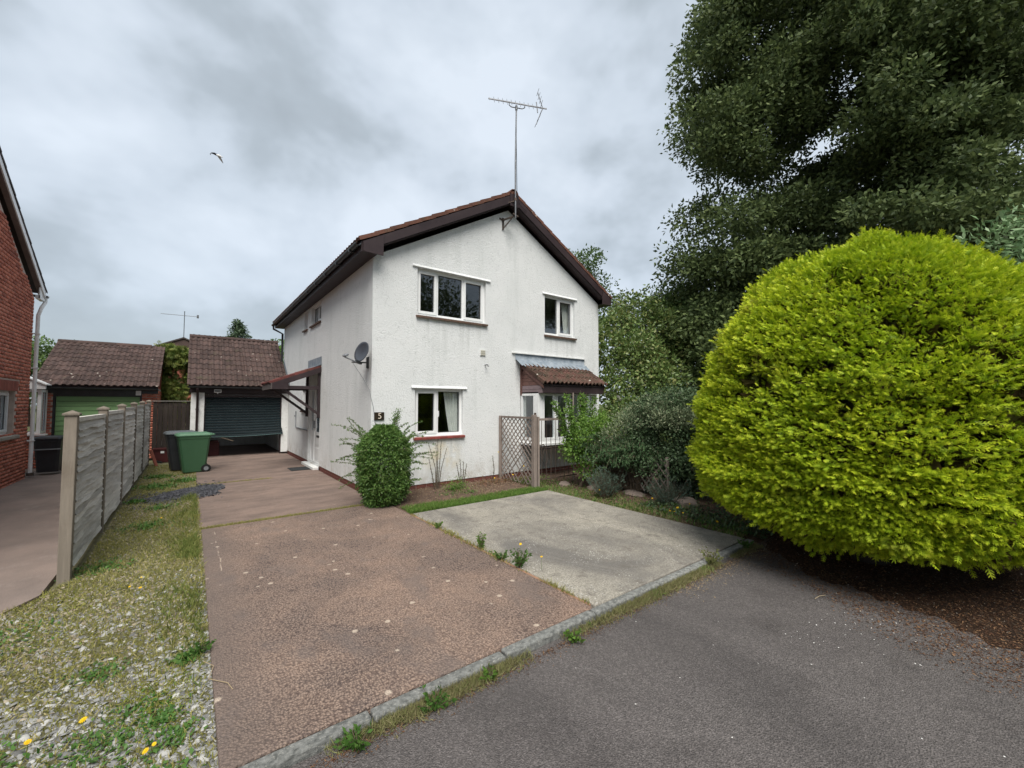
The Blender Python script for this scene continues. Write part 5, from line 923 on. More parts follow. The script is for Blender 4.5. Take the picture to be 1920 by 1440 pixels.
# rockery stones under the lattice
def rock(name, c, r, m, seed):
    rr = random.Random(seed); mb = MB(); vs = []; n_, k_ = 9, 5
    for j in range(k_ + 1):
        ph = math.pi * j / k_
        for i in range(n_):
            a = 2 * math.pi * i / n_; q = 1 + rr.uniform(-.18, .18); vs.append((c[0] + r[0] * math.sin(ph) * math.cos(a) * q, c[1] + r[1] * math.sin(ph) * math.sin(a) * q, c[2] + r[2] * math.cos(ph) * (1 + rr.uniform(-.1, .1))))
    mb.add(vs, [(j * n_ + i, (j + 1) * n_ + i, (j + 1) * n_ + (i + 1) % n_, j * n_ + (i + 1) % n_) for j in range(k_) for i in range(n_)])
    return mb.build(name, m, None, origin=c)
rk = simple('pink_stone', (.33, .26, .22), (.22, .18, .155), sc=9, rough=.95, bump=.8)
rks = [((6.40, 5.55, .0), (.16, .2, .10), 'pale stone under the lattice fence behind the blue-green rosemary'), ((6.5, 4.75, .0), (.15, .26, .10), 'broad pinkish stone edging the bed in front of the lattice fence'), ((6.2, 6.25, -.01), (.12, .14, .09), 'stone beside the iron gate at the back of the bed'), ((6.6, 4.3, .0), (.13, .16, .08), 'stone half under the grey-green shrub nearest the rosemary'), ((6.5, 3.75, .06), (.2, .2, .1), 'stone at the foot of the grey-green shrub near the round conifer')]
for i, (c, r_, lb) in enumerate(rks): tag(rock('rock', c, r_, rk, i), lb, 'rock', 'stones edging the garden bed')

# ================================================================= BINS AND CLUTTER
def wheelie(name, label, x, y, z, wd, dp, h, body, lid, yaw, grp=None, rim=True):
    """tapered body, hinged lid with front lip, axle, two wheels, handle; front faces -y before yaw"""
    T = thing(name, label, 'wheelie bin', (x, y, z), grp); Rm = Matrix.Rotation(yaw, 3, 'Z')
    def tr(p): v = Rm @ Vector(p); return (v.x + x, v.y + y, v.z + z)
    def add(mb, vs, fs): return mb.add([tr(v) for v in vs], fs)
    def bx(mb, a, b):
        x0, x1 = a[0], b[0]; y0, y1 = a[1], b[1]; z0, z1 = a[2], b[2]
        return add(mb, [(x0, y0, z0), (x1, y0, z0), (x1, y1, z0), (x0, y1, z0), (x0, y0, z1), (x1, y0, z1), (x1, y1, z1), (x0, y1, z1)], BF)
    mb = MB(); hw, hd = wd / 2, dp / 2; zb = h * .88; vs = []
    for zz, sx, sy, dy in ((.03, .78, .66, .02), (.10, .80, .70, .02), (zb * .93, .97, .95, 0), (zb * .93, 1.0, .99, 0), (zb, 1.02, 1.0, 0)):
        c = .04; X_, Y_ = hw * sx, hd * sy
        vs += [(-X_ + c, -Y_ + dy, zz), (X_ - c, -Y_ + dy, zz), (X_, -Y_ + c + dy, zz), (X_, Y_ - c + dy, zz), (X_ - c, Y_ + dy, zz), (-X_ + c, Y_ + dy, zz), (-X_, Y_ - c + dy, zz), (-X_, -Y_ + c + dy, zz)]
    f_ = [(j * 8 + i, j * 8 + (i + 1) % 8, (j + 1) * 8 + (i + 1) % 8, (j + 1) * 8 + i) for j in range(4) for i in range(8)] + [tuple(range(7, -1, -1)), tuple(range(32, 40))]
    add(mb, vs, f_); mb.build('body', body, T, bevel=.008)
    mb = MB(); vs = []
    for zz, s_ in ((zb + .004, 1.07), (zb + .03, 1.08), (zb + .07, .98), (zb + .085, .80)):
        X_, Y_ = hw * s_, hd * s_; c = .05
        vs += [(-X_ + c, -Y_, zz), (X_ - c, -Y_, zz), (X_, -Y_ + c, zz), (X_, Y_ - c, zz), (X_ - c, Y_, zz), (-X_ + c, Y_, zz), (-X_, Y_ - c, zz), (-X_, -Y_ + c, zz)]
    f_ = [(j * 8 + i, j * 8 + (i + 1) % 8, (j + 1) * 8 + (i + 1) % 8, (j + 1) * 8 + i) for j in range(3) for i in range(8)] + [tuple(range(7, -1, -1)), tuple(range(24, 32))]
    add(mb, vs, f_); lo = mb.build('lid', lid, T, bevel=.01)
    mb = MB(); mb.tube([tr((-hw * .8, hd + .015, zb + .02)), tr((-hw * .8, hd + .07, zb + .03)), tr((hw * .8, hd + .07, zb + .03)), tr((hw * .8, hd + .015, zb + .02))], .016, 6); mb.build('handle', lid, T)
    for s_ in (-1, 1):
        mb = MB(); c = Vector(tr((s_ * hw * .80, hd * .74, .10))); d_ = Rm @ Vector((s_ * .05, 0, 0)); mb.tube([c - d_ * .5, c - d_ * .4, c + d_ * .5, c + d_ * .6], [.085, .1, .1, .085], 18, smooth=False); wo_ = mb.build('wheel', M['tyre'], T)
        MB().tube([c + d_ * .6, c + d_ * .75], .05, 12).build('hub', M['grey'], wo_)
    MB().tube([tr((-hw * .8, hd * .74, .10)), tr((hw * .8, hd * .74, .10))], .012, 6).build('axle', M['gutter'], T)
    return T
wheelie('wheelie_bin', 'green wheelie bin with pale green lid in front of the attached garage pier', .06, 13.05, -.01, .56, .66, 1.02, M['bin_green'], M['lid_green'], R(-84))
wheelie('wheelie_bin', 'black wheelie bin with grey lid standing behind the green bin', -.20, 13.62, -.01, .54, .6, 1.04, M['bin_black'], simple('dark_grey_lid', (.11, .125, .135), rough=.5, vary=0), R(-82))
nbk = wheelie('wheelie_bin', 'squat black bin with grey band against the white downpipe of the brick house', -2.66, 14.72, .035, .46, .5, .90, M['bin_black'], M['bin_black'], R(-4))
MB().box((-2.885, 14.452, .60), (-2.44, 14.468, .625)).build('band', M['grey'], nbk)
t_ = MB(); 
t_ = rock('bag', (-2.30, 16.2, .14), (.10, .08, .10), M['blue'], 77); tag(t_, 'crumpled blue bag lying by the green garage door', 'bag')
PB = thing('planter_box', 'maroon plastic box standing against the dark board gate', 'box', (-.66, 15.7, 0))
MB().prism([(-.80, 15.55, .01), (-.48, 15.55, .01), (-.46, 15.55, .36), (-.82, 15.55, .36)], (0, .32, 0)).build('body', M['maroon'], PB); MB().box((-.84, 15.53, .36), (-.44, 15.89, .40)).build('rim', M['maroon'], PB); MB().box((-.66, 15.535, .27), (-.58, 15.549, .33)).build('label', M['upvc'], PB)
t_ = MB().bar((-.70, 14.75, .0), (-.84, 14.95, .42), .07, .03).build('plank', M['plank'], bevel=.003); tag(t_, 'short reddish plank leaning on the last fence post', 'plank')
t_ = MB().bar((-.62, 15.45, .02), (-.80, 15.5, .06), .05, .05).box((-.42, 15.5, .0), (-.20, 15.75, .14)).build('rubbish', M['gutter']); tag(t_, 'dark clutter on the ground between the maroon box and the bins', 'rubbish')
t_ = MB().box((2.02, 11.62, .003), (2.46, 12.20, .016)).build('door_mat', M['mat'], bevel=.004); tag(t_, 'dark rubber mat lying on the driveway at the white doorstep', 'mat')

# ================================================================= BIRD
BD = thing('bird', 'pale grey gull with dark wing tips flying in the cloudy sky', 'bird', (.45, 16.3, 9.75))
bm = MB(); o_ = Vector((.45, 16.3, 9.75)); cr = Vector((.792, -.61, 0)); cu = Vector((0, 0, 1)); cf = Vector((.61, .792, 0))
def bp_(x_, z_, y_=0): return o_ + cr * x_ + cu * z_ + cf * y_
def blade(pts, th=.012):
    """thin curved wing from (x,z,y,chord) stations"""
    mb = MB(); vs = []
    for (x_, z_, y_, ch, dx, dz) in pts: c = bp_(x_, z_, y_); d_ = cr * dx + cu * dz; vs += [c - d_ * ch / 2, c + cf * th, c + d_ * ch / 2, c - cf * th]
    f_ = [(4 * i + j, 4 * i + (j + 1) % 4, 4 * i + 4 + (j + 1) % 4, 4 * i + 4 + j) for i in range(len(pts) - 1) for j in range(4)] + [(3, 2, 1, 0), tuple(4 * (len(pts) - 1) + j for j in range(4))]
    return mb.add(vs, f_)
gull = simple('gull_white', (.72, .72, .72), (.55, .56, .57), rough=.8, vary=0); gd = simple('gull_dark', (.06, .065, .08), rough=.8, vary=0)
k_ = bm.tube([bp_(-.10, .06), bp_(-.05, .045), bp_(.02, .015), (bp_(.10, -.01)), bp_(.17, -.045), bp_(.24, -.07)], [.012, .035, .05, .045, .025, .006], 10).build('body', gull, BD)
blade([(-.03, .04, 0, .10, .5, .8), (-.11, .06, -.1, .10, .6, .7), (-.16, .02, -.2, .08, .8, .5), (-.12, -.08, -.3, .06, .8, .3), (-.05, -.18, -.36, .015, .8, .2)]).build('dark_wing', gd, BD)
blade([(-.06, .05, 0, .09, .5, .6), (-.13, .13, .1, .06, .6, .4), (-.18, .19, .16, .015, .5, .3)]).build('dark_wing', gd, BD)
blade([(.03, .01, 0, .12, .9, .2), (.07, -.10, .1, .10, .9, .2), (.11, -.22, .2, .03, .9, .2)]).build('wing', gull, BD)

BD.scale = (.72,) * 3
# ================================================================= VEGETATION
leafT = ([(0, 0, 0), (.42, .26, .05), (1, 0, -.02), (.42, -.26, .05)], [(0, 1, 2, 3)])
def clump_pts(cl, dens, shell=.55, flat=.75):
    """cl: (x,y,z,r[,flat]); leaf positions and outward directions"""
    P, D = [], []
    for c in cl:
        x_, y_, z_, r_ = c[:4]; fl_ = c[4] if len(c) > 4 else flat; n = int(dens * r_ * r_)
        if n < 3: continue
        d_ = unit(rng.normal(size=(n, 3))); rad = r_ * (shell + (1.12 - shell) * rng.random(n) ** .6)
        rad *= 1 + .22 * np.sin(d_[:, 0] * 5 + x_ * 3) * np.sin(d_[:, 1] * 5 + y_ * 3) + .14 * np.sin(d_[:, 2] * 9 + z_ * 5 + d_[:, 0] * 7)
        p_ = d_ * rad[:, None]; p_[:, 2] *= fl_; P.append(p_ + np.array([x_, y_, z_])); D.append(d_)
    return np.concatenate(P), np.concatenate(D)
def foliage(name, cl, dens, size, m, parent, flat=.75, shell=.5, droop=.2, tmpl=leafT, aspect=1.0, zmin=None, ups=0.0, cut=None):
    P, D = clump_pts(cl, dens, shell, flat)
    if cut is not None: k_ = ~cut(P); P, D = P[k_], D[k_]
    if zmin is not None: k_ = P[:, 2] > zmin; P, D = P[k_], D[k_]
    n = len(P); X_ = unit(D * .9 + rng.normal(size=(n, 3)) * .75 + np.array([0, 0, -droop + ups])); X_, Y_, Z_ = frames(X_, spin=rng.normal(size=(n, 3)) * .6 + np.array([0, 0, 1.0]) * 0 + np.cross(X_, np.tile([0, 0, 1.0], (n, 1))) * -0 + np.array([0, 0, .0]))
    s_ = size * rng.uniform(.65, 1.25, n); sc_ = np.stack([s_, s_ * aspect, s_], 1)
    return scatter(name, *tmpl, P, X_, Y_, Z_, sc_, m, parent)
def limbs(mb, base, top, r0, targets, rt=.035, nmain=7, seed=1, wob=.25):
    """trunk, main limbs and a branch to every clump"""
    rr = random.Random(seed); base = Vector(base); top = Vector(top)
    tr_ = [base.lerp(top, t) + Vector((rr.uniform(-1, 1), rr.uniform(-1, 1), 0)) * wob * t * .6 for t in (0, .25, .5, .75, 1)]
    mb.tube([base - Vector((0, 0, .3))] + tr_, [r0 * 1.5, r0 * 1.15, r0, r0 * .82, r0 * .6, r0 * .35], 10)
    nodes = [(p, r0 * (1 - .6 * i / 4)) for i, p in enumerate(tr_)][1:]
    T = [Vector(t[:3]) for t in targets]; T.sort(key=lambda p: (p - top).length)
    segs = list(nodes)
    for t in T:
        p, rp_ = min(segs, key=lambda q: (q[0] - t).length * (1 if q[0].z <= t.z + 1 else 1.8))
        d_ = t - p
        if d_.length < .05: continue
        m1 = p.lerp(t, .35) + Vector((rr.uniform(-1, 1), rr.uniform(-1, 1), rr.uniform(-.3, 1))) * wob * d_.length * .25; m2 = p.lerp(t, .7) + Vector((rr.uniform(-1, 1), rr.uniform(-1, 1), rr.uniform(-.3, .8))) * wob * d_.length * .2
        ra_ = min(rp_ * .72, rt * (1 + d_.length * .6)); mb.tube([p, m1, m2, t], [ra_, ra_ * .8, ra_ * .6, ra_ * .35], 6, cap=False)
        segs += [(m1, ra_ * .8), (m2, ra_ * .6), (t, ra_ * .5)]
    return mb
lm_oak = leafmat('oak_leaf', [(.042, .066, .028), (.075, .11, .042), (.125, .17, .062), (.20, .245, .095)], .28, .6, .2)
lm_laurel = leafmat('laurel_leaf', [(.07, .125, .035), (.12, .19, .055), (.18, .25, .075), (.28, .26, .10)], .2, .45, .35)
lm_mid = leafmat('shrub_leaf', [(.06, .11, .035), (.10, .165, .048), (.16, .24, .075)], .25)
lm_bright = leafmat('bright_leaf', [(.07, .15, .025), (.12, .23, .04), (.20, .31, .06)], .3)
lm_grey = leafmat('grey_green_leaf', [(.07, .105, .055), (.13, .17, .09), (.23, .28, .16), (.42, .44, .29)], .15, .6)
lm_dark = leafmat('dark_small_leaf', [(.035, .068, .03), (.065, .11, .05), (.12, .175, .085)], .15, .5)
lm_wisp = leafmat('wispy_green', [(.05, .11, .045), (.08, .16, .065), (.12, .21, .09)], .2, .6)
lm_ros = leafmat('blue_green_needle', [(.05, .09, .065), (.085, .14, .10), (.15, .21, .165)], .1, .6)
lm_con = leafmat('yellow_green_conifer', [(.05, .085, .02), (.10, .15, .03), (.19, .23, .05), (.24, .22, .07)], .2, .6)
lm_euc = leafmat('grey_green_long_leaf', [(.12, .22, .09), (.19, .31, .14), (.30, .42, .23)], .25, .5)
def tree(name, label, cat, base, top, r0, cl, dens, size, m, grp=None, seed=1, zmin=.1, tmpl=leafT, barkm='bark', nsub=None, **k):
    T = thing(name, label, cat, base, grp); inner = k.pop('inner', None)
    if inner: foliage('inner_leaves', cl, inner[0], inner[1], m, T, zmin=zmin + .2, shell=.0, flat=k.get('flat', .75) * .8)['kind'] = 'stuff'
    limbs(MB(), base, top, r0, cl[::(nsub or 1)], seed=seed).build('trunk', M[barkm], T)
    foliage('crown', cl, dens, size, m, T, zmin=zmin, tmpl=tmpl, **k)['kind'] = 'stuff'
    return T
tree('oak_tree', 'huge dark green oak tree filling the upper right above the round conifer', 'tree', (18.6, 1.9, 0), (17.6, 2.6, 10.5), .48, OAK, 1500, .14, lm_oak, seed=3, flat=.58, shell=.3, zmin=.8, droop=.1)
LC = [(10.5, 8.5, 3.3, .75), (11.2, 8.0, 3.4, .8), (12.2, 8.7, 4.9, .85), (12.6, 7.8, 4.3, .8), (11.2, 7.3, 2.4, .8), (10.1, 8.2, 2.2, .7), (11.4, 8.8, 4.35, .7), (13.0, 7.2, 3.6, .9), (10.3, 9.0, 4.0, .55), (10.0, 7.6, 1.3, .8), (11.0, 7.0, 1.2, .9), (12.3, 7.0, 1.6, 1.0), (12.0, 8.0, 3.0, .9), (13.2, 8.3, 5.1, .7), (10.0, 9.6, 3.2, .8), (10.2, 10.6, 2.4, 1.0)]
tree('laurel_tree', 'glossy laurel with bronze tinted leaves just right of the white house', 'tree', (11.4, 8.1, 0), (11.4, 8.1, 3.6), .12, LC, 3000, .125, lm_laurel, seed=5, shell=.3, ups=.25)
BC = [(x_ * 1.0, y_, z_, r_) for x_, y_, z_, r_ in ((13.6, 6.0, 1.3, 1.1), (14.2, 5.0, 2.2, 1.2), (14.6, 6.2, 3.6, 1.2), (12.6, 5.9, 2.4, .8), (12.2, 5.4, 1.2, .9), (13.2, 4.6, 1.2, 1.1), (15, 4.0, 1.6, 1.3), (15.6, 5.2, 4.0, 1.2), (14.8, 3.0, 1.2, 1.2), (13.4, 7.0, 4.8, .7))]
BC += [(13.9, 8.2, z_, 1.1) for z_ in (1.5, 3.0, 4.2, 5.1)] + [(13.0, 8.9, z_, 1.1) for z_ in (2, 3.8)] + [(15, 7.4, z_, 1.2) for z_ in (2, 3.6, 5.2)] + [(12.4, 7.6, 1.6, .9), (16.5, 6.0, 2, 1.6), (16.5, 6, 4.5, 1.6)]
tree('dark_shrub', 'tall dark green shrub mass under the left side of the oak', 'shrub', (13.8, 5.4, 0), (13.8, 5.4, 2.6), .09, BC, 2400, .12, lm_mid, seed=6, shell=.2)
BT = [(15.9, 15.1, 9.0, .9), (16.6, 14.6, 9.4, .7), (16.2, 15.6, 8.0, 1.2), (17.2, 15.2, 8.2, 1.1), (15.6, 15.8, 6.8, 1.3), (17.4, 14.6, 6.6, 1.3)]
tree('background_tree', 'small light green tree top showing above the right slope of the roof', 'tree', (16.6, 15.2, 0), (16.5, 15.2, 7.8), .16, BT, 900, .16, lm_mid, seed=7, shell=.2)
FT = [(-11.5, 46, 4.3, 1.9), (-9.8, 46.5, 5.4, 1.8), (-8.4, 47, 4.6, 1.9), (-9.4, 47.2, 3.2, 2.2), (-12.6, 47, 3.4, 2.0), (-7.4, 47.5, 3.2, 1.8), (-10.5, 47, 6.2, 1.1)]
tree('background_tree', 'leafy tree behind the neighbouring garage at the left', 'tree', (-9.8, 46.8, 0), (-9.8, 46.8, 4.6), .25, FT, 420, .28, lm_mid, seed=8, shell=.2)
# drooping blue cedar top behind the attached garage
CT = thing('cedar_tree', 'pointed drooping conifer top rising behind the attached garage roof', 'tree', (2.1, 28.7, 0))
MB().tube([(2.1, 28.7, 0), (2.05, 28.7, 3.5), (2.0, 28.7, 6.6)], [.16, .1, .02], 8).build('trunk', M['bark'], CT)
cp = []; 
for i in range(34):
    z = 3.2 + 3.3 * (i / 34); a = i * 2.4; r_ = (6.7 - z) * .42 + .1
    for t in np.linspace(.2, 1, 5): cp.append((2.05 + math.cos(a) * r_ * t, 28.7 + math.sin(a) * r_ * t, z + .15 * t - .35 * t * t, .16))
foliage('crown', cp, 1500, .16, leafmat('cedar_needles', [(.03, .06, .03), (.06, .10, .05), (.10, .14, .07)], .1), CT, droop=.7, aspect=.6, shell=.1)['kind'] = 'stuff'
TC = [(3.55, 24.9, 4.75, .45), (3.2, 24.8, 4.4, .5), (4.0, 25.2, 4.4, .5), (3.6, 25, 3.9, .7)]
tree('background_tree', 'bright yellow-green tree tip between the attached garage roof and the downpipe', 'tree', (3.6, 25, 0), (3.6, 25, 4.2), .08, TC, 800, .16, lm_bright, seed=9)
# soft yellow-green conifer between the garages
GC = []
for i in range(60):
    a = random.random() * 6.283; z = random.uniform(.5, 4.35); rmax = .95 * (1 - max(0, z - 2.6) / 2.5); r_ = rmax * math.sqrt(random.uniform(.3, 1)); GC.append((-.52 + math.cos(a) * r_, 19.9 + math.sin(a) * r_ * .9, z - .75 * 0, random.uniform(.26, .42)))
GC = [(x_, y_, min(z_ * .93, 3.45), r_) for x_, y_, z_, r_ in GC]
gcon = thing('garden_conifer', 'feathery yellow-green conifer filling the gap between the two garages', 'conifer', (-.5, 19.9, 0))
MB().tube([(-.5, 19.9, 0), (-.5, 19.9, 3.6)], [.1, .02], 8).build('trunk', M['bark'], gcon)
sprT = ([(0, 0, 0), (.5, .07, .02), (1, 0, 0), (.5, -.07, .02), (.15, 0, 0), (.45, .30, .02), (.75, .36, 0), (.5, .20, 0), (.15, 0, 0), (.45, -.30, .02), (.75, -.36, 0), (.5, -.20, 0), (.45, 0, 0), (.68, .20, .02), (.95, .24, 0), (.72, .1, 0), (.45, 0, 0), (.68, -.20, .02), (.95, -.24, 0), (.72, -.1, 0)],
        [(0, 1, 2, 3), (4, 5, 6, 7), (8, 11, 10, 9), (12, 13, 14, 15), (16, 19, 18, 17)])
foliage('crown', GC, 1500, .20, lm_con, gcon, shell=.5, droop=.45, tmpl=sprT)['kind'] = 'stuff'
# long-leaved grey-green shrub top right behind the ball
EC = [(15.3, .2, 5.0, .8), (16.0, -.7, 5.6, .9), (15.6, -.4, 4.6, .8), (16.8, -1.5, 5.8, 1.1), (14.9, .5, 4.2, .7), (15.5, -.8, 3.2, 1.2), (16.5, -1.8, 4.2, 1.3)]
EC = [(11.6 + (x_ - 15.5) * .8, .0 + (y_ + .4) * .8, 4.72 + (z_ - 5.2) * .75, r_ * .72) for x_, y_, z_, r_ in EC]
tree('willowy_shrub', 'pale grey-green long-leaved shrub peeping over the round conifer at the right edge', 'shrub', (11.8, -.2, 0), (11.8, -.2, 3.6), .08, EC, 1100, .15, lm_euc, seed=10, shell=.2, aspect=.62, ups=.3)

# ---- the clipped golden conifer
BCN = np.array([6.066, 1.308, 0.0]); BR = 1.68
def ball_surface(n, lo=-1.0):
    d_ = unit(rng.normal(size=(n, 3))); return d_
def ball_r(d_):
    """radius of the clipped dome in direction d: flattened superellipsoid, slightly lumpy"""
    th = np.arctan2(d_[:, 1], d_[:, 0]); h = d_[:, 2]
    l_ = .014 * np.sin(3 * th + 1 + 2 * h) + .010 * np.sin(5 * th - 2 + 5 * h) + .010 * np.sin(9 * h * 2 + 2 * th) + .009 * np.sin(11 * th + 7 * h)
    return 1 + l_
zc_, zh_ = 1.18, 2.285
def ball_point(d_, depth=0.0):
    p = np.where(d_[:, 2] > 0, 2.08, 3.05); hx = np.hypot(d_[:, 0], d_[:, 1]); s_ = (np.abs(hx) ** p + np.abs(d_[:, 2]) ** p) ** (-1 / p)
    r_ = ball_r(d_) * s_; low = np.clip(-d_[:, 2], 0, 1)
    P = np.stack([d_[:, 0] * r_ * BR, d_[:, 1] * r_ * BR, d_[:, 2] * r_ * np.where(d_[:, 2] > 0, zh_, .905)], 1)
    nrm = unit(np.stack([d_[:, 0] / BR, d_[:, 1] / BR, d_[:, 2] / zh_], 1)); P *= (1 - depth)[:, None] if isinstance(depth, np.ndarray) else (1 - depth)
    return P + np.array([BCN[0], BCN[1], zc_]), nrm
BT_ = thing('clipped_conifer', 'huge clipped round golden-yellow conifer overhanging the road at the right', 'conifer', (5.85, 1.25, 0))
tg = [(5.75 + math.cos(a) * 1.0 * c_, 1.25 + math.sin(a) * 1.0 * c_, 1.5 + .95 * s_) for a in np.linspace(0, 5.9, 14) for c_, s_ in ((1, -.4), (.8, .55))]
limbs(MB(), (6.05, 1.3, 0), (6.05, 1.3, 2.2), .14, tg, seed=2).build('trunk', M['bark'], BT_)
# inner twiggy mass that stops light passing straight through
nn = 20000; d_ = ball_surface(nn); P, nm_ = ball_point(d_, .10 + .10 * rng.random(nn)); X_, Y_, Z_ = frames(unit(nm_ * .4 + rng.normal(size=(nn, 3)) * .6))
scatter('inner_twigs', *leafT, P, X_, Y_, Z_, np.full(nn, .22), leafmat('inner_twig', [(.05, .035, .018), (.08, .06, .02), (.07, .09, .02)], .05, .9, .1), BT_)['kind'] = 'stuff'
# tufts: sprays grouped into fans along shoots
nt_ = 58000; d_ = ball_surface(nt_); keep = (d_[:, 2] > -.93) & ((d_ @ np.array([-.97, -.22, 0]) > -.25) | (rng.random(nt_) < .4)); d_ = d_[keep]; nt_ = len(d_)
P, nm_ = ball_point(d_, rng.random(nt_) * .05)
th = np.arctan2(d_[:, 1], d_[:, 0]); g_ = fbm(th * 2.4, d_[:, 2] * 9, 21, 1.4); g2 = fbm(th * 6, d_[:, 2] * 26, 22, 1.2)
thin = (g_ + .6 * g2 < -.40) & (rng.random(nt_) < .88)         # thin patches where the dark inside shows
P = P - nm_ * np.where(thin, .13, 0)[:, None] + nm_ * (np.clip(g2 + .5 * g_, -1, 1) * .07 * np.clip(np.hypot(d_[:, 0], d_[:, 1]) * 1.6, 0, 1))[:, None]
kp = ~thin | (rng.random(nt_) < .35); P, nm_, d_, thin = P[kp], nm_[kp], d_[kp], thin[kp]; nt_ = len(P)
side = unit(np.cross(nm_, np.tile([0, 0, 1.0], (nt_, 1)))); up_ = np.cross(side, nm_)
ax_ = unit(nm_ * rng.uniform(.55, 1.1, nt_)[:, None] + side * rng.normal(size=nt_)[:, None] * .55 + np.array([0, 0, 1.0]) * rng.uniform(-.15, .55, nt_)[:, None])
SP, SD_, SR, SS = [], [], [], []
trn = rng.random(nt_); tl = rng.uniform(.06, .125, nt_) * np.where(rng.random(nt_) < .06, 1.5, 1)
for j in range(3):
    t = j / 2; f_ = (-1) ** j * (.75 - .45 * t)
    ss = unit(np.cross(ax_, up_)); dd = unit(ax_ + ss * f_ + up_ * rng.normal(size=nt_)[:, None] * .25)
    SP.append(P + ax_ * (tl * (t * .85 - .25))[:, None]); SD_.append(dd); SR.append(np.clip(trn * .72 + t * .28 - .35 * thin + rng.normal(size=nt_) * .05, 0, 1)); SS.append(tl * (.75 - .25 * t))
SP = np.concatenate(SP); SD_ = np.concatenate(SD_); SR = np.concatenate(SR); SS = np.concatenate(SS)
X_, Y_, Z_ = frames(SD_, spin=np.tile(nm_ * .8 + np.array([0, 0, .5]), (3, 1)) + rng.normal(size=SP.shape) * .4)
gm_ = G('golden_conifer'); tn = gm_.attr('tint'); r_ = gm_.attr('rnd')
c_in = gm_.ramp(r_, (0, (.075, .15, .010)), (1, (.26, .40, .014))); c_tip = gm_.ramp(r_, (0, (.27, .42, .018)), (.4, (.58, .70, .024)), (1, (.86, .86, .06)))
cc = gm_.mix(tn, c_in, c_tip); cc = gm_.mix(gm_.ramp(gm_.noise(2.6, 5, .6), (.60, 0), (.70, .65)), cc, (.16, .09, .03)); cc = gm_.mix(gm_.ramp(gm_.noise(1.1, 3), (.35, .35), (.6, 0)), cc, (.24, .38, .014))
gm_.out(cc, .6, .25); tr = gm_.n('ShaderNodeBsdfTranslucent'); gm_.l(cc, tr.inputs[0]); ms = gm_.n('ShaderNodeMixShader'); ms.inputs[0].default_value = .30
gm_.l(gm_.b.outputs[0], ms.inputs[1]); gm_.l(tr.outputs[0], ms.inputs[2]); gm_.l(ms.outputs[0], gm_.t.nodes['Material Output'].inputs[0])
tv, tf = [], []
def leaflet(a, b, w_):
    a = Vector(a); b = Vector(b); m_ = (a + b) / 2; s_ = (b - a).cross(Vector((0, 0, 1))).normalized() * w_; i = len(tv); tv.extend([tuple(a), tuple(m_ - s_), tuple(b), tuple(m_ + s_)]); tf.append((i, i + 1, i + 2, i + 3))
leaflet((0, 0, 0), (1, 0, 0), .06)
for t in (.18, .4, .62):
    l_ = .46 * (1 - t * .45)
    for s_ in (1, -1): leaflet((t, 0, 0), (t + l_ * .75, s_ * l_ * .60, .03), .045)
tint = [min(1, max(0, v[0] * 1.15 - .1)) for v in tv]
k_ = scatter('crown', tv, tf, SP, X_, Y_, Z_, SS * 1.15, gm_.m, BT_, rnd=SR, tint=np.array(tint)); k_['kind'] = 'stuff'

# ---- shrubs in the garden bed
def shrub(name, label, cat, base, cl, dens, size, m, **k):
    T = thing(name, label, cat, base)
    limbs(MB(), base, (base[0], base[1], base[2] + .35), .03, cl, rt=.008, seed=len(cl)).build('stems', M['twig'], T)
    zm = k.pop('zmin', .02); foliage('foliage', cl, dens, size, m, T, zmin=zm, **k)['kind'] = 'stuff'; return T
def blob(c, r, n, rs, seed=0, flat=1.0):
    rr = random.Random(seed); out = []
    for i in range(n):
        a = rr.random() * 6.283; h = rr.uniform(-1, 1); q = math.sqrt(1 - h * h) * rr.uniform(.45, .9); out.append((c[0] + r[0] * q * math.cos(a), c[1] + r[1] * q * math.sin(a), c[2] + r[2] * h * .85, rs * rr.uniform(.75, 1.25), flat))
    return out
gs = blob((7.05, 4.35, .92), (.82, 1.0, .92), 70, .30, 3)
shrub('grey_green_shrub', 'large dense shrub with pale grey top and dark lower leaves left of the round conifer', 'shrub', (7.15, 4.35, 0), gs, 6200, .055, lm_dark, shell=.4, cut=lambda P: (P[:, 2] < .42) & (P[:, 0] - P[:, 1] * .22 < 6.05))
tp = [(7.1 + random.uniform(-.75, .75), 4.35 + random.uniform(-.95, .95), 0, .22) for i in range(60)]
tp = [(x_, y_, 1.74 - .35 * ((x_ - 7.1) / .7) ** 2 - .35 * ((y_ - 4.35) / .9) ** 2, r_) for x_, y_, z_, r_ in tp]
gt = [c for c in C.objects if c.name.startswith('grey_green_shrub')][0]
foliage('pale_top_growth', tp, 7500, .055, lm_grey, gt, shell=.2, ups=.8, aspect=.6)['kind'] = 'stuff'
gs2 = blob((7.35, 3.3, .6), (.5, .6, .6), 20, .25, 13); 
shrub('dark_shrub', 'low dark shrub tucked between the grey-green shrub and the round conifer', 'shrub', (7.35, 3.3, 0), gs2, 5500, .045, lm_dark, shell=.4)
rs_ = [(8.6, 5.3, 1.5, .4), (8.2, 5.7, 1.4, .4), (9.0, 4.9, 1.5, .4), (8.5, 6.1, 1.55, .38), (8.9, 5.7, 1.65, .4), (8.2, 6.6, 1.4, .35), (9.3, 5.2, 1.6, .42), (8.7, 6.2, 1.0, .5), (9.2, 5.4, 1.0, .5), (9.7, 4.9, 1.3, .5), (8.0, 6.5, .9, .4), (9.6, 6.2, 1.75, .45), (10.2, 5.5, 1.5, .6)]
RB = shrub('rose_bush', 'leafy rose bush with white blooms behind the grey-green shrub', 'rose bush', (8.8, 5.9, 0), rs_, 1500, .07, lm_mid, shell=.4)
pet = MB(); 
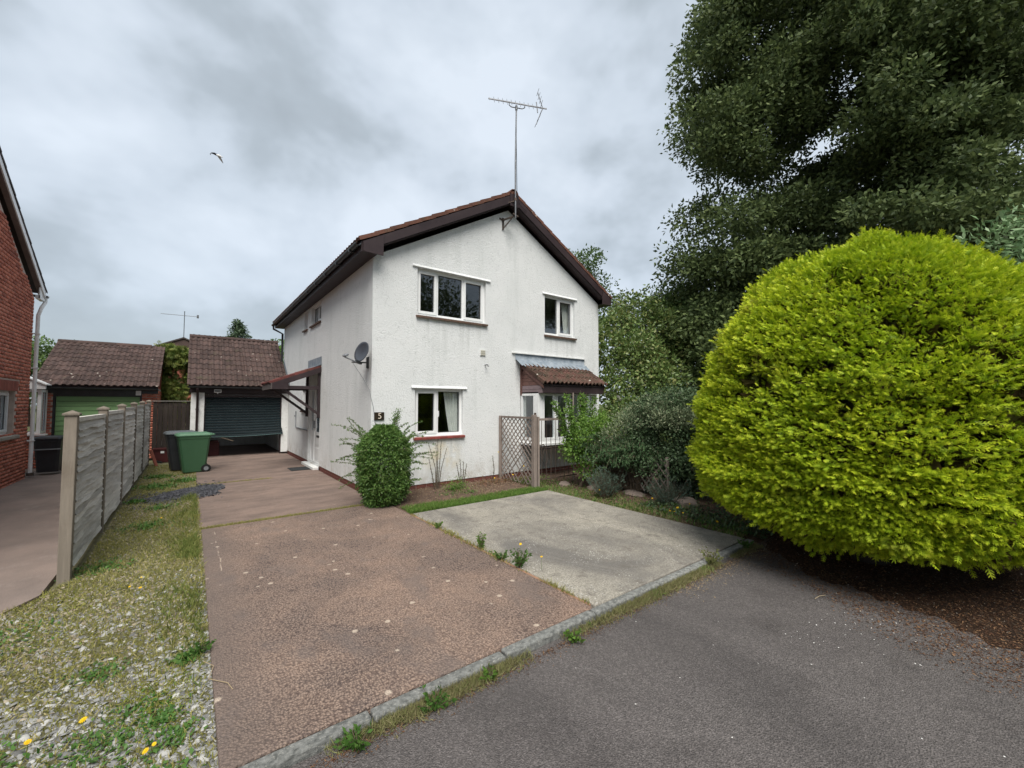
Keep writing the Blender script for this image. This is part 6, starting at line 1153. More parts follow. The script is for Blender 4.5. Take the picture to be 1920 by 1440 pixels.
for k_ in range(3):
    for i in range(6):
        a = i * 1.047 + k_ * .5; r_ = (.045, .032, .018)[k_]; el_ = (.25, .8, 1.3)[k_]; c = Vector((math.cos(a) * math.cos(el_), math.sin(a) * math.cos(el_), math.sin(el_))) * r_; s_ = Vector((-math.sin(a), math.cos(a), 0)) * .020
        pet.add([(0, 0, 0), tuple(c * .7 - s_), tuple(c * 1.1), tuple(c * .7 + s_)], [(0, 1, 2, 3)])
pm = pet.mesh('rose_bloom', simple('white_petal', (.80, .79, .74), (.7, .68, .6), rough=.7, bump=0, vary=0))
for i, (x_, y_, z_) in enumerate([(8.12, 6.35, 1.84), (8.16, 6.33, 1.77), (8.32, 5.95, 1.82), (8.44, 5.75, 1.86), (8.58, 5.60, 1.83), (8.75, 5.32, 1.74), (8.83, 5.28, 1.76), (8.95, 5.3, 1.95), (8.5, 5.62, 1.62)]):
    b_ = bpy.data.objects.new('bloom', pm); C.objects.link(b_); b_.parent = RB; b_.location = Vector((x_, y_, z_)) - RB.location; b_.rotation_euler = (random.uniform(.3, 1.2), random.uniform(-.6, .3), random.random() * 6); b_.scale = (1.25,) * 3
bs = [(6.55, 5.6, 1.3, .25), (6.75, 5.6, .7, .3), (6.3, 5.7, .35, .22), (6.55, 5.5, .4, .25), (6.8, 5.75, 1.2, .25), (6.15, 5.95, .62, .20), (6.05, 5.9, .82, .22), (6.2, 5.75, 1.05, .25), (6.35, 5.9, .85, .22), (6.45, 5.75, 1.15, .22), (6.3, 5.65, .6, .2), (6.6, 5.7, .95, .22), (6.1, 6.0, 1.12, .16), (6.4, 6.0, .65, .2), (6.5, 5.9, 1.3, .16)]
BS = shrub('leafy_shrub', 'bright green leafy shrub with upright shoots in front of the bay window', 'shrub', (6.3, 5.9, 0), bs, 6500, .06, lm_bright, shell=.3)
sh = []
for (x_, y_, h_, lx, ly) in ((6.15, 6.0, 1.80, -.35, .2), (6.35, 6.0, 1.95, -.1, .25), (6.5, 6.0, 1.75, .15, .2), (6.6, 5.95, 1.98, .1, .3), (6.7, 6.1, 1.92, .25, .2), (6.25, 5.9, 1.62, -.4, -.05), (6.95, 6.2, 1.9, .3, .1), (6.8, 5.9, 1.6, .2, 0), (7.0, 6.1, 1.55, .3, 0)):
    pts = [Vector((x_ + lx * t * t, y_ + ly * t, .6 + (h_ - .6) * t)) for t in np.linspace(0, 1, 7)]; MB().tube(pts, [.008] * 6 + [.003], 5).build('shoot', M['twig'], BS)
    sh += [(p.x, p.y, p.z, .055 + .02 * random.random()) for p in [pts[i].lerp(pts[i + 1], q) for i in range(1, 6) for q in (0, .5)]]
foliage('shoot_leaves', sh, 16000, .055, lm_bright, BS, shell=.1)['kind'] = 'stuff'
# arching wispy broom
WB = thing('broom_shrub', 'soft arching wispy green broom drooping over the lattice fence', 'shrub', (6.35, 5.15, 0))
P, D_ = [], []; tb = MB()
for i in range(640):
    a = random.random() * 6.283; o_ = Vector((6.72 + random.uniform(-.25, .15), 5.15 + random.uniform(-.55, .5), .1)); rch = random.uniform(.25, .72); h_ = random.uniform(.8, 1.4); pts = []
    for t in np.linspace(0, 1, 10): pts.append(o_ + Vector((math.cos(a) * rch * t ** 1.3, math.sin(a) * rch * t ** 1.3, h_ * (1.75 * t - (1.05 + .25 * random.random()) * t * t))))
    tb.tube(pts, [.004] * 9 + [.001], 3, cap=False)
    for k_ in range(3, 9):
        d0 = (pts[k_ + 1] - pts[k_]) if k_ < 9 else (pts[k_] - pts[k_ - 1])
        for q in range(9): P.append(pts[k_].lerp(pts[min(k_ + 1, 9)], random.random())); D_.append(d0.normalized() + Vector((random.gauss(0, .45), random.gauss(0, .45), random.gauss(0, .45) - .15)))
tb.build('stems', M['twig'], WB); P = np.array([tuple(p) for p in P]); D_ = np.array([tuple(p) for p in D_]); k_ = (P[:, 2] > .50) | (P[:, 1] > 5.5); P, D_ = P[k_], D_[k_]; X_, Y_, Z_ = frames(D_)
scatter('foliage', *leafT, P, X_, Y_, Z_, np.stack([rng.uniform(.04, .075, len(P))] + [rng.uniform(.018, .03, len(P))] * 2, 1), lm_wisp, WB)['kind'] = 'stuff'
def spiky(name, label, cat, base, r, h, n, m, lean=.5, ln=.035, w_=.006, per=26, grp=None):
    T = thing(name, label, cat, base, grp); P, D_ = [], []; tb = MB()
    for i in range(n):
        a = random.random() * 6.283; q = random.random() ** .6; s_ = Vector(base) + Vector((math.cos(a), math.sin(a), 0)) * r * .35 * q; e = s_ + Vector((math.cos(a) * r * q * (1 + lean), math.sin(a) * r * q * (1 + lean), h * random.uniform(.6, 1.05) * (1 - .35 * q)))
        tb.tube([s_, s_.lerp(e, .5) + Vector((0, 0, h * .06)), e], [.004, .003, .001], 3, cap=False); dr = (e - s_).normalized()
        for k_ in range(per): t = random.uniform(.12, 1.02); P.append(s_.lerp(e, t)); D_.append(dr + Vector((random.gauss(0, .6), random.gauss(0, .6), random.gauss(0, .35))))
    tb.build('stems', M['twig'], T); P = np.array([tuple(p) for p in P]); D_ = np.array([tuple(p) for p in D_]); X_, Y_, Z_ = frames(D_)
    scatter('foliage', *leafT, P, X_, Y_, Z_, np.stack([rng.uniform(.7, 1.3, len(P)) * ln, np.full(len(P), w_ * 2), np.full(len(P), w_)], 1), m, T)['kind'] = 'stuff'; return T
spiky('rosemary_bush', 'upright blue-green rosemary clump at the foot of the wispy broom', 'shrub', (5.98, 5.0, 0), .22, .62, 90, lm_ros, .4, .045, .006, 34)
spiky('lavender_bush', 'blue-green lavender clump in front of the grey-green shrub', 'shrub', (6.33, 3.95, 0), .24, .55, 90, lm_ros, .5, .045, .006, 34)
# ---- bushy column at the corner of the house with long arching twigs
CB = thing('corner_shrub', 'dense green column-shaped shrub with long arching twigs at the house corner', 'shrub', (2.62, 6.97, 0))
P, D_ = [], []; tb = MB(); NB = 30000
th = rng.random(NB) * 6.283; zz = rng.random(NB) ** .9 * 1.30; rr_ = .88 * (.40 + .10 * np.sin(np.clip(zz / 1.25, 0, 1) * 2.6 + .3)) * (1 - .72 * np.clip((zz - .82) / .50, 0, 1) ** 2.2) * (.82 + .18 * np.clip(zz / .25, 0, 1))
lay = .5 + .5 * np.sin(zz * 34 + 2.2 * np.sin(th * 3) + th * 2); rad = rr_ * (.70 + .10 * lay * rng.random(NB) + .20 * rng.random(NB)) * (1 + .2 * fbm(th * 2.2, zz * 5, 61, 1.3) + .16 * (rng.random(NB) < .12))
Pn = np.stack([2.62 + rad * np.cos(th), 6.97 + rad * np.sin(th), zz + .02], 1); Dn = np.stack([np.cos(th), np.sin(th), rng.normal(size=NB) * .5 - .25], 1) + rng.normal(size=(NB, 3)) * .45
Dn[:, :2] += .5 * rng.normal(size=(NB, 2)); X_, Y_, Z_ = frames(Dn)
lm_cb = leafmat('corner_shrub_leaf', [(.035, .085, .02), (.07, .145, .03), (.12, .22, .05), (.20, .29, .08)], .2, .5, .35)
scatter('foliage', *leafT, Pn, X_, Y_, Z_, np.stack([rng.uniform(.03, .065, NB), rng.uniform(.028, .05, NB), rng.uniform(.03, .05, NB)], 1), lm_cb, CB)['kind'] = 'stuff'
for i in range(90):
    a = random.random() * 6.283; z0 = random.uniform(.3, 1.25); ln = random.uniform(.25, .6); s_ = Vector((2.62 + .38 * math.cos(a), 6.97 + .38 * math.sin(a) * .9, z0)); el_ = random.uniform(-.1, .75) + (.4 if z0 > 1 else 0)
    pts = [s_ + Vector((math.cos(a) * math.cos(el_), math.sin(a) * math.cos(el_), math.sin(el_))) * ln * t + Vector((0, 0, -.10 * t * t)) for t in np.linspace(0, 1, 6)]
    if pts[-1].y > 7.6: pts = [Vector((p.x, min(p.y, 7.60), p.z)) for p in pts]
    if max(p.y for p in pts) > 7.59 and a < 1.9 and a > 1.2: continue
    tb.tube(pts, [.0035] * 5 + [.001], 3, cap=False)
    for k_ in range(5):
        for q in range(13): P.append(pts[k_].lerp(pts[k_ + 1], random.random())); D_.append(Vector((random.gauss(0, 1), random.gauss(0, 1), random.gauss(0, 1))))
for i in range(10):
    pts = [Vector((2.78 + .03 * i % .1, 7.0, 1.15)), Vector((2.81 + random.uniform(-.03, .03), 6.97 + random.uniform(-.05, .05), 1.36)), Vector((2.84 + random.uniform(-.04, .05), 6.95, random.uniform(1.42, 1.62)))]; tb.tube(pts, [.004, .003, .001], 3, cap=False)
    for q in range(60): t = random.random(); P.append((pts[0].lerp(pts[1], t * 2) if t < .5 else pts[1].lerp(pts[2], t * 2 - 1)) + Vector((random.gauss(0, .03), random.gauss(0, .03), 0))); D_.append(Vector((random.gauss(0, .7), random.gauss(0, .7), 1)))
tb.build('arching_twigs', M['twig'], CB)['kind'] = 'stuff'; P = np.array([tuple(p) for p in P]); D_ = np.array([tuple(p) for p in D_]); X_, Y_, Z_ = frames(D_)
scatter('twig_leaves', *leafT, P, X_, Y_, Z_, np.stack([rng.uniform(.022, .04, len(P)), rng.uniform(.02, .034, len(P)), np.full(len(P), .02)], 1), lm_cb, CB)['kind'] = 'stuff'
limbs(MB(), (2.62, 6.97, 0), (2.62, 6.97, .9), .03, [(2.62 + .3 * math.cos(a), 6.97 + .3 * math.sin(a), z) for a in range(7) for z in (.4, .9)], rt=.01).build('stems', M['twig'], CB)
# ---- tall dried stalks against the wall
def stalks(label, base, hs, m=None):
    T = thing('dry_stalks', label, 'plant', base, 'dry stalks standing against the gable wall'); P, D_ = [], []
    for i, (dx, h, lean) in enumerate(hs):
        pts = [Vector((base[0] + dx * .4, base[1], base[2])), Vector((base[0] + dx, base[1] - .02, h * .5)), Vector((base[0] + dx + lean, base[1] + .02, h))]
        MB().tube(pts, [.009, .007, .004], 5).build('stalk', M['twig'], T)
        for q in range(70):
            t = random.uniform(.1, 1.0) ; P.append(pts[0].lerp(pts[1], t * 2) if t < .5 else pts[1].lerp(pts[2], t * 2 - 1)); D_.append(Vector((random.gauss(0, 1), random.gauss(0, 1), random.gauss(.4, .6))))
    P = np.array([tuple(p) for p in P]); D_ = np.array([tuple(p) for p in D_]); X_, Y_, Z_ = frames(D_)
    scatter('seed_heads', *leafT, P, X_, Y_, Z_, np.stack([rng.uniform(.02, .045, len(P)), rng.uniform(.01, .02, len(P)), np.full(len(P), .01)], 1), lm_stalk, T)['kind'] = 'stuff'
lm_stalk = leafmat('dry_stalk_leaf', [(.09, .10, .06), (.15, .15, .10), (.12, .18, .07)], .1, .8)
stalks('tallest cluster of dry stalks below the ground floor window', (3.86, 7.42, 0), [(-.12, .62, -.05), (-.05, .88, -.12), (0, 1.0, .02), (.04, .95, .06), (.08, .80, .14), (-.02, .9, .0)])
stalks('shorter dry stalks to the right of the tall cluster under the window', (4.42, 7.44, 0), [(-.07, .48, -.03), (-.02, .55, 0), (.04, .50, .02), (.08, .44, .06)])
stalks('single thin dry stalk on the wall between the window and the lattice', (5.27, 7.5, 0), [(0, .55, -.01)])

# ---- trees and hedge on the other side of the road, seen only as reflections in the windows
RT = [(x_, y_, z_, r_) for x_, y_, z_, r_ in ((11.5, -11, 4, 2.3), (13, -12.5, 6.5, 2.5), (10.2, -12, 7, 1.8), (12.5, -11, 9, 2.2), (15.5, -11, 5, 2.6), (15, -13, 8.5, 2.4), (14, -10.5, 2, 2.2), (18, -12, 4, 2.6), (10, -13, 2, 2.2), (11.2, -12, 10.2, 1.3), (17.5, -13, 7.5, 2.4), (7.5, -13.5, 1.2, 1.7), (20.5, -11.5, 3, 2.8), (5, -14, 1.2, 1.6), (22, -8, 3, 2.6))]
tree('roadside_tree', 'dark leafy tree across the road mirrored in the upstairs window', 'tree', (13.2, -12, 0), (13.2, -12, 6.5), .3, RT, 330, .26, lm_oak, seed=12, shell=.3)

# ================================================================= GROUND COVER
def inside(x, y, poly):
    c = np.zeros_like(x, bool); n = len(poly)
    for i in range(n):
        x0, y0 = poly[i]; x1, y1 = poly[(i + 1) % n]
        if y0 == y1: continue
        c ^= ((y0 > y) != (y1 > y)) & (x < (x1 - x0) * (y - y0) / (y1 - y0) + x0)
    return c
GP_ = [(-5, 2.42), (.148, 2.42), (.148, 15.2), (-.86, 15.2), (-.86, 5.85), (-1.95, 3.85), (-3.2, 3.6), (-5, 3.35)]
def gravel_pts(n, y0=2.42, y1=15.2, x0=-4.0, pw=1.0):
    """denser towards the camera"""
    u = rng.random(n) ** pw; y = y0 + (y1 - y0) * u; x = rng.uniform(x0, .148, n); k = inside(x, y, GP_); return x[k], y[k]
def stones_density(x, y):
    near = np.clip((4.6 - y) / 1.3 + .35 * fbm(x, y, 31, 2.2) - .0, 0, 1); near = np.maximum(near, np.clip(.25 + .55 * fbm(x, y, 32, 1.7), 0, 1) * .8)
    return near * np.clip(1.15 + .9 * fbm(x, y, 33, 5.5), .12, 1)
stT = ([(1, 0, 0), (.45, .8, 0), (-.5, .75, .02), (-1, .05, 0), (-.4, -.8, 0), (.55, -.7, 0), (.75, 0, .32), (.3, .52, .38), (-.4, .5, .35), (-.7, 0, .30), (-.25, -.5, .36), (.4, -.5, .3)],
       [(0, 1, 7, 6), (1, 2, 8, 7), (2, 3, 9, 8), (3, 4, 10, 9), (4, 5, 11, 10), (5, 0, 6, 11), (6, 7, 8, 9, 10, 11)])
def lay(name, x, y, z, size, m, tmpl=stT, tilt=.25, kind='stuff', asp=(.6, 1.0), hz=(.5, 1.1), rnd=None):
    n = len(x); a = rng.random(n) * 6.283; Z_ = unit(np.stack([rng.normal(size=n) * tilt, rng.normal(size=n) * tilt, np.ones(n)], 1)); X_ = unit(np.cross(np.stack([np.cos(a), np.sin(a), np.zeros(n)], 1), Z_)); Y_ = np.cross(Z_, X_)
    s_ = np.stack([size, size * rng.uniform(*asp, n), size * rng.uniform(*hz, n)], 1)
    o = scatter(name, *tmpl, np.stack([x, y, z], 1), X_, Y_, Z_, s_, m, rnd=rnd); 
    if kind: o['kind'] = kind
    return o
sm_grey = m_rnd('slate_chipping', (.12, .12, .115), (.20, .20, .195), (.29, .29, .28), (.46, .455, .43), rough=.8, bump=.3)
sm_tan = m_rnd('tan_gravel', (.15, .12, .085), (.25, .21, .15), (.36, .31, .23), (.20, .19, .17))
x, y = gravel_pts(46000, 2.42, 6.2, -3.2, 1.35); k = rng.random(len(x)) < stones_density(x, y) * np.clip((6.2 - y) / 1.6, 0, 1); x, y = x[k], y[k]
lay('slate_gravel', x, y, gz(x, y) + .000, rng.uniform(.007, .019, len(x)) * np.where(rng.random(len(x)) < .08, 1.9, 1), sm_grey, tilt=.35)
x, y = gravel_pts(34000, 3.4, 15.0, -1.6, .95); k = rng.random(len(x)) < np.clip(.35 + .8 * fbm(x, y, 34, 1.6), .08, 1); x, y = x[k], y[k]
lay('tan_gravel', x, y, gz(x, y), rng.uniform(.009, .022, len(x)), sm_tan, tilt=.35)
# dark slate heap spilling onto the drive
n = 14000; x = rng.normal(-.10, .34, n); y = 10.05 + .30 * rng.normal(size=n) + .35 * (x + .1); k = (np.abs(x + .12 + .1 * fbm(y, x, 51, 6)) < .68) & (rng.random(n) < np.clip(.75 + 1.3 * fbm(x, y, 35, 4), 0, 1)); x, y = x[k], y[k]
z = gz(x, y) + .085 * np.exp(-((x + .1) / .36) ** 2 - ((y - 10.0 - .35 * (x + .1)) / .3) ** 2); z = np.where(x > .13, np.maximum(z, .002), z)
o = lay('slate_heap', x, y, z * 1.0, rng.uniform(.014, .034, len(x)), m_rnd('dark_slate', (.022, .022, .026), (.05, .05, .058), (.095, .095, .105), rough=.55, spec=.4), tilt=.5)
tag(o, 'spread of dark slate chippings spilling onto the drive in front of the bins', 'slate heap')
# white and pale specks scattered on the road
x = rng.uniform(-1, 7, 150); y = rng.uniform(-1.5, 2.1, 150); cl_ = rng.random(150) < .3; x = np.where(cl_, 3.9 + rng.normal(0, .35, 150), x); y = np.where(cl_, .95 + rng.normal(0, .22, 150), y)
lay('road_specks', x, y, np.full(150, -.048), rng.uniform(.003, .0065, 150), m_rnd('pale_speck', (.6, .59, .56), (.75, .74, .72)), tilt=.1)
# grass ---------------------------------------------------------------
blT = ([(-.07, 0, 0), (.07, 0, 0), (.055, .10, .52), (-.055, .10, .52), (0, .38, .97)], [(0, 1, 2, 3), (3, 2, 4)])
gr_ol = leafmat('olive_grass', [(.14, .145, .035), (.22, .225, .055), (.33, .31, .10), (.46, .39, .20)], .3, .6, .2)
gr_gn = leafmat('green_grass', [(.05, .11, .02), (.09, .18, .03), (.15, .26, .05), (.24, .30, .10)], .3, .6, .2)
gr_edge = leafmat('edge_grass', [(.07, .12, .025), (.12, .17, .04), (.20, .23, .06), (.30, .28, .11)], .3, .6, .2)
gr_kerb = leafmat('kerb_grass_blade', [(.14, .12, .06), (.22, .20, .10), (.20, .22, .08), (.38, .32, .19)], .25, .7, .15)
gr_dry = leafmat('dry_grass', [(.16, .14, .07), (.27, .23, .12), (.38, .32, .19), (.14, .19, .06)], .25, .7, .15)
def grass(name, x, y, z, h, m, w_=.9, lean=.45):
    n = len(x); a = rng.random(n) * 6.283; up_ = unit(np.stack([rng.normal(size=n) * lean, rng.normal(size=n) * lean, np.ones(n)], 1)); X_ = unit(np.cross(np.stack([np.cos(a), np.sin(a), np.zeros(n)], 1), up_)); Y_ = np.cross(up_, X_)
    o = scatter(name, *blT, np.stack([x, y, z], 1), X_, Y_, up_, np.stack([np.full(n, .055) * w_ * rng.uniform(.6, 1.3, n), h, h], 1), m); o['kind'] = 'stuff'; return o
x, y = gravel_pts(175000, 2.42, 15.0, -3.6, 1.25)
dn = np.clip((1.15 - np.clip(stones_density(x, y), 0, 1) * .6) + .45 * fbm(x, y, 36, 3.2) + .45 * np.exp(-((y - 5.1) / 1.3) ** 2) - .12 * (y < 3.4), 0, 1) * np.clip(1.1 - .04 * y, .4, 1)
k = rng.random(len(x)) < dn; x, y = x[k], y[k]
grass('short_grass', x, y, gz(x, y), rng.uniform(.018, .045, len(x)) * (1 + .2 * (y > 5)), gr_ol, .75, .7)
n = 15000; y = 3.0 + 6.8 * rng.random(n) ** .9; x = .115 - np.abs(rng.normal(0, .14, n)) ; k = (rng.random(n) < np.clip(.45 + .9 * fbm(x * 2, y, 37, 3.4), 0, 1) * np.clip((y - 3.3) / 1.2, .1, 1)); x, y = x[k], y[k]
grass('drive_edge_grass', x, y, gz(x, y), rng.uniform(.03, .085, len(x)), gr_edge, .8, .5)
# joint between the drive slabs
n = 5200; x = rng.uniform(.14, 2.65, n); y = 7.09 + rng.normal(0, .022, n); k = rng.random(n) < np.clip(.65 + .5 * fbm(x, y, 38, 5), 0, 1); x, y = x[k], y[k]
grass('joint_grass', x, y, np.full(len(x), -.02), rng.uniform(.03, .06, len(x)), gr_ol, .7, .5)
n = 800; x = rng.uniform(.14, 1.5, n); y = 10.87 + rng.normal(0, .03, n); grass('joint_grass', x, y, np.full(n, -.02), rng.uniform(.03, .06, n), gr_ol, .8)
# green strip between the slab and the flower bed
n = 16000; x = rng.uniform(2.75, 5.6, n); y = 6.09 + .42 * rng.random(n) ** 1.3 + .06 * (x < 3.4); k = rng.random(n) < np.clip(1.2 - (y - 6.1) * 1.4 + .4 * fbm(x, y, 39, 4), 0, 1); x, y = x[k], y[k]
grass('lawn_strip', x, y, np.full(len(x), -.03), rng.uniform(.035, .085, len(x)), gr_gn, .9, .45)
n = 3500; x = rng.uniform(3.2, 5.5, n); y = rng.uniform(6.5, 7.55, n); k = rng.random(n) < np.clip(.05 + .6 * fbm(x, y, 40, 4), 0, 1); x, y = x[k], y[k]; grass('bed_grass', x, y, np.full(len(x), -.01), rng.uniform(.03, .10, len(x)), gr_dry, .9)
# verge along the kerb: dry tufts on the road side, green weeds
n = 30000; x = rng.uniform(.3, 5.55, n); y = 2.305 - np.abs(rng.normal(0, .045, n)); tf_ = fbm(x, y * 0, 41, 3.0); k = rng.random(n) < np.clip(.15 + 1.2 * tf_ + .25 * (x > 2.2), 0, 1); x, y = x[k], y[k]
grass('kerb_grass', x, y, np.full(len(x), -.05), rng.uniform(.02, .065, len(x)), gr_kerb, .6, .8)
n = 12000; x = rng.uniform(.3, 5.3, n); y = 2.30 - np.abs(rng.normal(0, .035, n)); k = rng.random(n) < np.clip(-.1 + 1.3 * fbm(x, y * 0, 42, 4.4), 0, 1); x, y = x[k], y[k]
grass('kerb_grass', x, y, np.full(len(x), -.05), rng.uniform(.025, .07, len(x)), gr_gn, .8, .6)
# joint between the red drive and the grey slab
n = 4200; y = rng.uniform(2.45, 6.05, n); x = 2.717 + rng.normal(0, .012 + .016 * (y > 3.2), n); k = rng.random(n) < np.clip(.18 + .8 * fbm(x * 0, y, 43, 4.5), 0, 1); x, y = x[k], y[k]
grass('joint_grass', x, y, np.full(len(x), -.01), rng.uniform(.025, .07, len(x)), gr_ol, .8, .5)
MB().box((2.703, 2.45, -.10), (2.733, 6.05, -.006)).build('soil_joint', simple('red_sand', (.33, .19, .12), (.24, .15, .10), sc=9, rough=1, vary=0))['kind'] = 'structure'
MB().box((.14, 7.062, -.12), (2.6, 7.118, -.02)).build('soil_joint', M['soil'])['kind'] = 'structure'
MB().box((.14, 10.852, -.12), (2.6, 10.888, -.02)).build('soil_joint', M['soil'])['kind'] = 'structure'
# garden bed edge: low mixed weeds, straw and leaves beside the grey slab
n = 15000; x = 5.57 + np.abs(rng.normal(0, .42, n)); y = rng.uniform(2.5, 7.4, n); k = rng.random(n) < np.clip(.5 + .6 * fbm(x, y, 44, 3.5), 0, 1) * np.clip(1.2 - (x - 5.57), .1, 1); x, y = x[k], y[k]; h_ = len(x) // 2
grass('bed_edge_grass', x[:h_], y[:h_], bz(x[:h_], y[:h_]), rng.uniform(.03, .10, h_), gr_dry, .9, .7)
grass('bed_edge_grass', x[h_:], y[h_:], bz(x[h_:], y[h_:]), rng.uniform(.03, .11, len(x) - h_), gr_gn, 1.2, .6)
n = 9000; x = 2.75 + 2.85 * rng.random(n); y = rng.uniform(6.35, 7.62, n); k = rng.random(n) < np.clip(.45 + .8 * fbm(x, y, 47, 4), 0, 1); x, y = x[k], y[k]
lay_bed = (x, y)
# low weeds: small round leaves
def groundleaves(name, x, y, z, size, m, up=.5):
    n = len(x); D_ = np.stack([rng.normal(size=n), rng.normal(size=n), np.abs(rng.normal(size=n)) * up], 1); X_ = unit(D_); Y_ = unit(np.cross(np.tile([0, 0, 1.0], (n, 1)), X_)); Z_ = np.cross(X_, Y_)
    s_ = size * rng.uniform(.6, 1.3, n); o = scatter(name, *leafT, np.stack([x, y, z], 1), X_, Y_, Z_, np.stack([s_, s_ * 1.1, s_], 1), m); o['kind'] = 'stuff'; return o
cx, cy, cn, cr_, cs = [], [], [], [], []
lm_weed = leafmat('weed_leaf', [(.04, .10, .02), (.07, .16, .03), (.12, .22, .05)], .25, .5, .3); lm_moss = leafmat('yellow_moss', [(.13, .17, .03), (.22, .24, .04), (.30, .30, .06)], .2, .7, .2)
for (a, b, n, r_, s_) in ((-.18, 3.2, 150, .13, .026), (-.34, 2.98, 320, .15, .026), (-.02, 2.85, 140, .08, .028), (-.25, 2.65, 220, .12, .03), (-.55, 2.75, 180, .13, .03), (-.08, 3.05, 160, .07, .026), (-.42, 3.75, 220, .12, .024), (.03, 3.62, 160, .06, .036), (-.75, 3.1, 180, .14, .028), (-.05, 2.52, 130, .1, .03), (-1.1, 4.6, 400, .3, .028), (-.7, 6.1, 300, .18, .035), (-.45, 7.7, 320, .22, .04), (-.5, 11.2, 500, .28, .05), (-.1, 11.8, 500, .22, .05), (-.35, 8.9, 150, .16, .045), (-.7, 9.6, 200, .12, .05), (-.55, 12.6, 400, .25, .05), (3.9, 7.0, 200, .2, .03), (4.25, 6.85, 150, .13, .03)):
    cx.append(rng.normal(a, r_ * .6, n)); cy.append(rng.normal(b, r_ * .6, n)); cs.append(np.full(n, s_))
x = np.concatenate(cx); y = np.concatenate(cy); s_ = np.concatenate(cs); x = np.where((x > .12) & (y < 15) & (x < 2), .11, x)
groundleaves('low_weeds', x, y, np.where(x < 1, gz(x, y), -.01) + .012, s_, lm_weed, .7)
n = 4500; x = rng.normal(-.10, .10, n); y = rng.normal(3.28, .18, n); k = (x < .12) & (rng.random(n) < np.clip(.6 + fbm(x, y, 45, 9), 0, 1)); x, y = x[k], y[k]; groundleaves('yellow_moss', x, y, gz(x, y) + .008, np.full(len(x), .011), lm_moss, 1)
n = 1500; x = rng.normal(-.75, .2, n); y = rng.normal(5.0, .4, n); groundleaves('yellow_moss', x, y, gz(x, y) + .008, np.full(n, .014), lm_moss, 1)
n = 1500; x = 5.6 + np.abs(rng.normal(0, .5, n)); y = rng.uniform(2.5, 7.3, n); groundleaves('low_weeds', x, y, bz(x, y) + .02, np.full(n, .04), lm_weed, .8)
n = 1600; x = 5.8 + np.abs(rng.normal(0, .5, n)); y = rng.uniform(2.3, 4.2, n); groundleaves('ivy_ground_cover', x, y, bz(x, y) + .03, np.full(n, .05), lm_dark, .8)
n = 900; x = rng.normal(4.15, .12, n); y = rng.normal(7.18, .08, n); groundleaves('yellow_moss', x, y, np.abs(rng.normal(0, .09, n)), np.full(n, .03), lm_bright, 1)
n = 500; x = rng.normal(5.15, .3, n); y = rng.normal(7.3, .12, n); groundleaves('red_leaves', x, y, .0 + np.abs(rng.normal(0, .05, n)), np.full(n, .035), leafmat('reddish_leaf', [(.12, .05, .03), (.22, .10, .05), (.10, .12, .04)], .2), .8)
# leaf litter and needles beneath the clipped conifer, thinning out over the road
LBX = ([-2.6, -.8, 0, .5, 1.1, 1.6, 2.1, 2.3, 3], [4.0, 4.25, 4.42, 4.5, 4.68, 4.95, 5.25, 5.5, 5.6])
def litter_ok(x, y): return np.clip(.85 + (x - np.interp(y, *LBX)) / .55 + .45 * fbm(x, y, 46, 2.6), 0, 1) * (y > -2.6)
ly = np.linspace(-2.6, 2.262, 160); lx = np.interp(ly, *LBX) + .22 + .16 * fbm(ly * 1.0, ly * 0, 71, 6) + .09 * fbm(ly, ly * 0, 72, 28)
lm_ = MB().add([(a, b, -.0465) for a, b in zip(lx, ly)] + [(6.4, 2.262, -.0465), (6.4, -2.6, -.0465)], [tuple(range(162))]).build('leaf_mould', M['mulch']); lm_['kind'] = 'structure'
n = 190000; x = rng.uniform(3.4, 9.5, n); y = rng.uniform(-2.2, 3.0, n); k = (rng.random(n) < litter_ok(x, y) ** 1.4) & ~((x < 5.6) & (y > 2.26)); x, y = x[k], y[k]
z = np.where(x < 5.6, -.048, np.maximum(mz(x, y), -.046)) + .003
flT = ([(0, 0, 0), (.5, .30, .06), (1, 0, .0), (.5, -.30, .04)], [(0, 1, 2, 3)])
lay('leaf_litter', x, y, z, rng.uniform(.008, .028, len(x)), m_rnd('brown_litter', (.045, .022, .013), (.085, .042, .025), (.14, .075, .04), (.22, .13, .07), rough=.9), flT, tilt=.3, asp=(.25, .9))
n = 4200; x = rng.uniform(3.6, 9, n); y = rng.uniform(-2, 2.9, n); k = (rng.random(n) < litter_ok(x, y) ** 2 * .6) & ~((x < 5.6) & (y > 2.26)); x, y = x[k], y[k]; z = np.where(x < 5.6, -.048, np.maximum(mz(x, y), -.046)) + .006
lay('pale_litter', x, y, z, rng.uniform(.007, .02, len(x)), m_rnd('pale_litter_chip', (.25, .20, .15), (.42, .37, .30), (.55, .52, .46)), flT, tilt=.3, asp=(.5, 1))
x, y = lay_bed; lay('bed_litter', x, y, -.03 + .03 * (y - 6.04) + .018, rng.uniform(.012, .035, len(x)), m_rnd('bed_litter_leaf', (.10, .06, .04), (.22, .15, .09), (.34, .27, .18), (.16, .06, .04)), flT, tilt=.5, asp=(.2, .9))
n = 14000; x = 5.57 + np.abs(rng.normal(0, .6, n)); y = rng.uniform(2.5, 7.5, n); lay('bed_litter', x, y, bz(x, y) + .015, rng.uniform(.012, .035, n), bpy.data.materials['bed_litter_leaf'], flT, tilt=.5, asp=(.2, .9))
n = 1500; x = rng.uniform(3.6, 5.5, n); y = 2.24 - np.abs(rng.normal(0, .11, n)); lay('kerb_litter', x, y, np.full(n, -.046), rng.uniform(.008, .03, n), m_rnd('straw', (.30, .23, .13), (.42, .33, .20), (.16, .10, .06)), flT, tilt=.4, asp=(.12, .5))
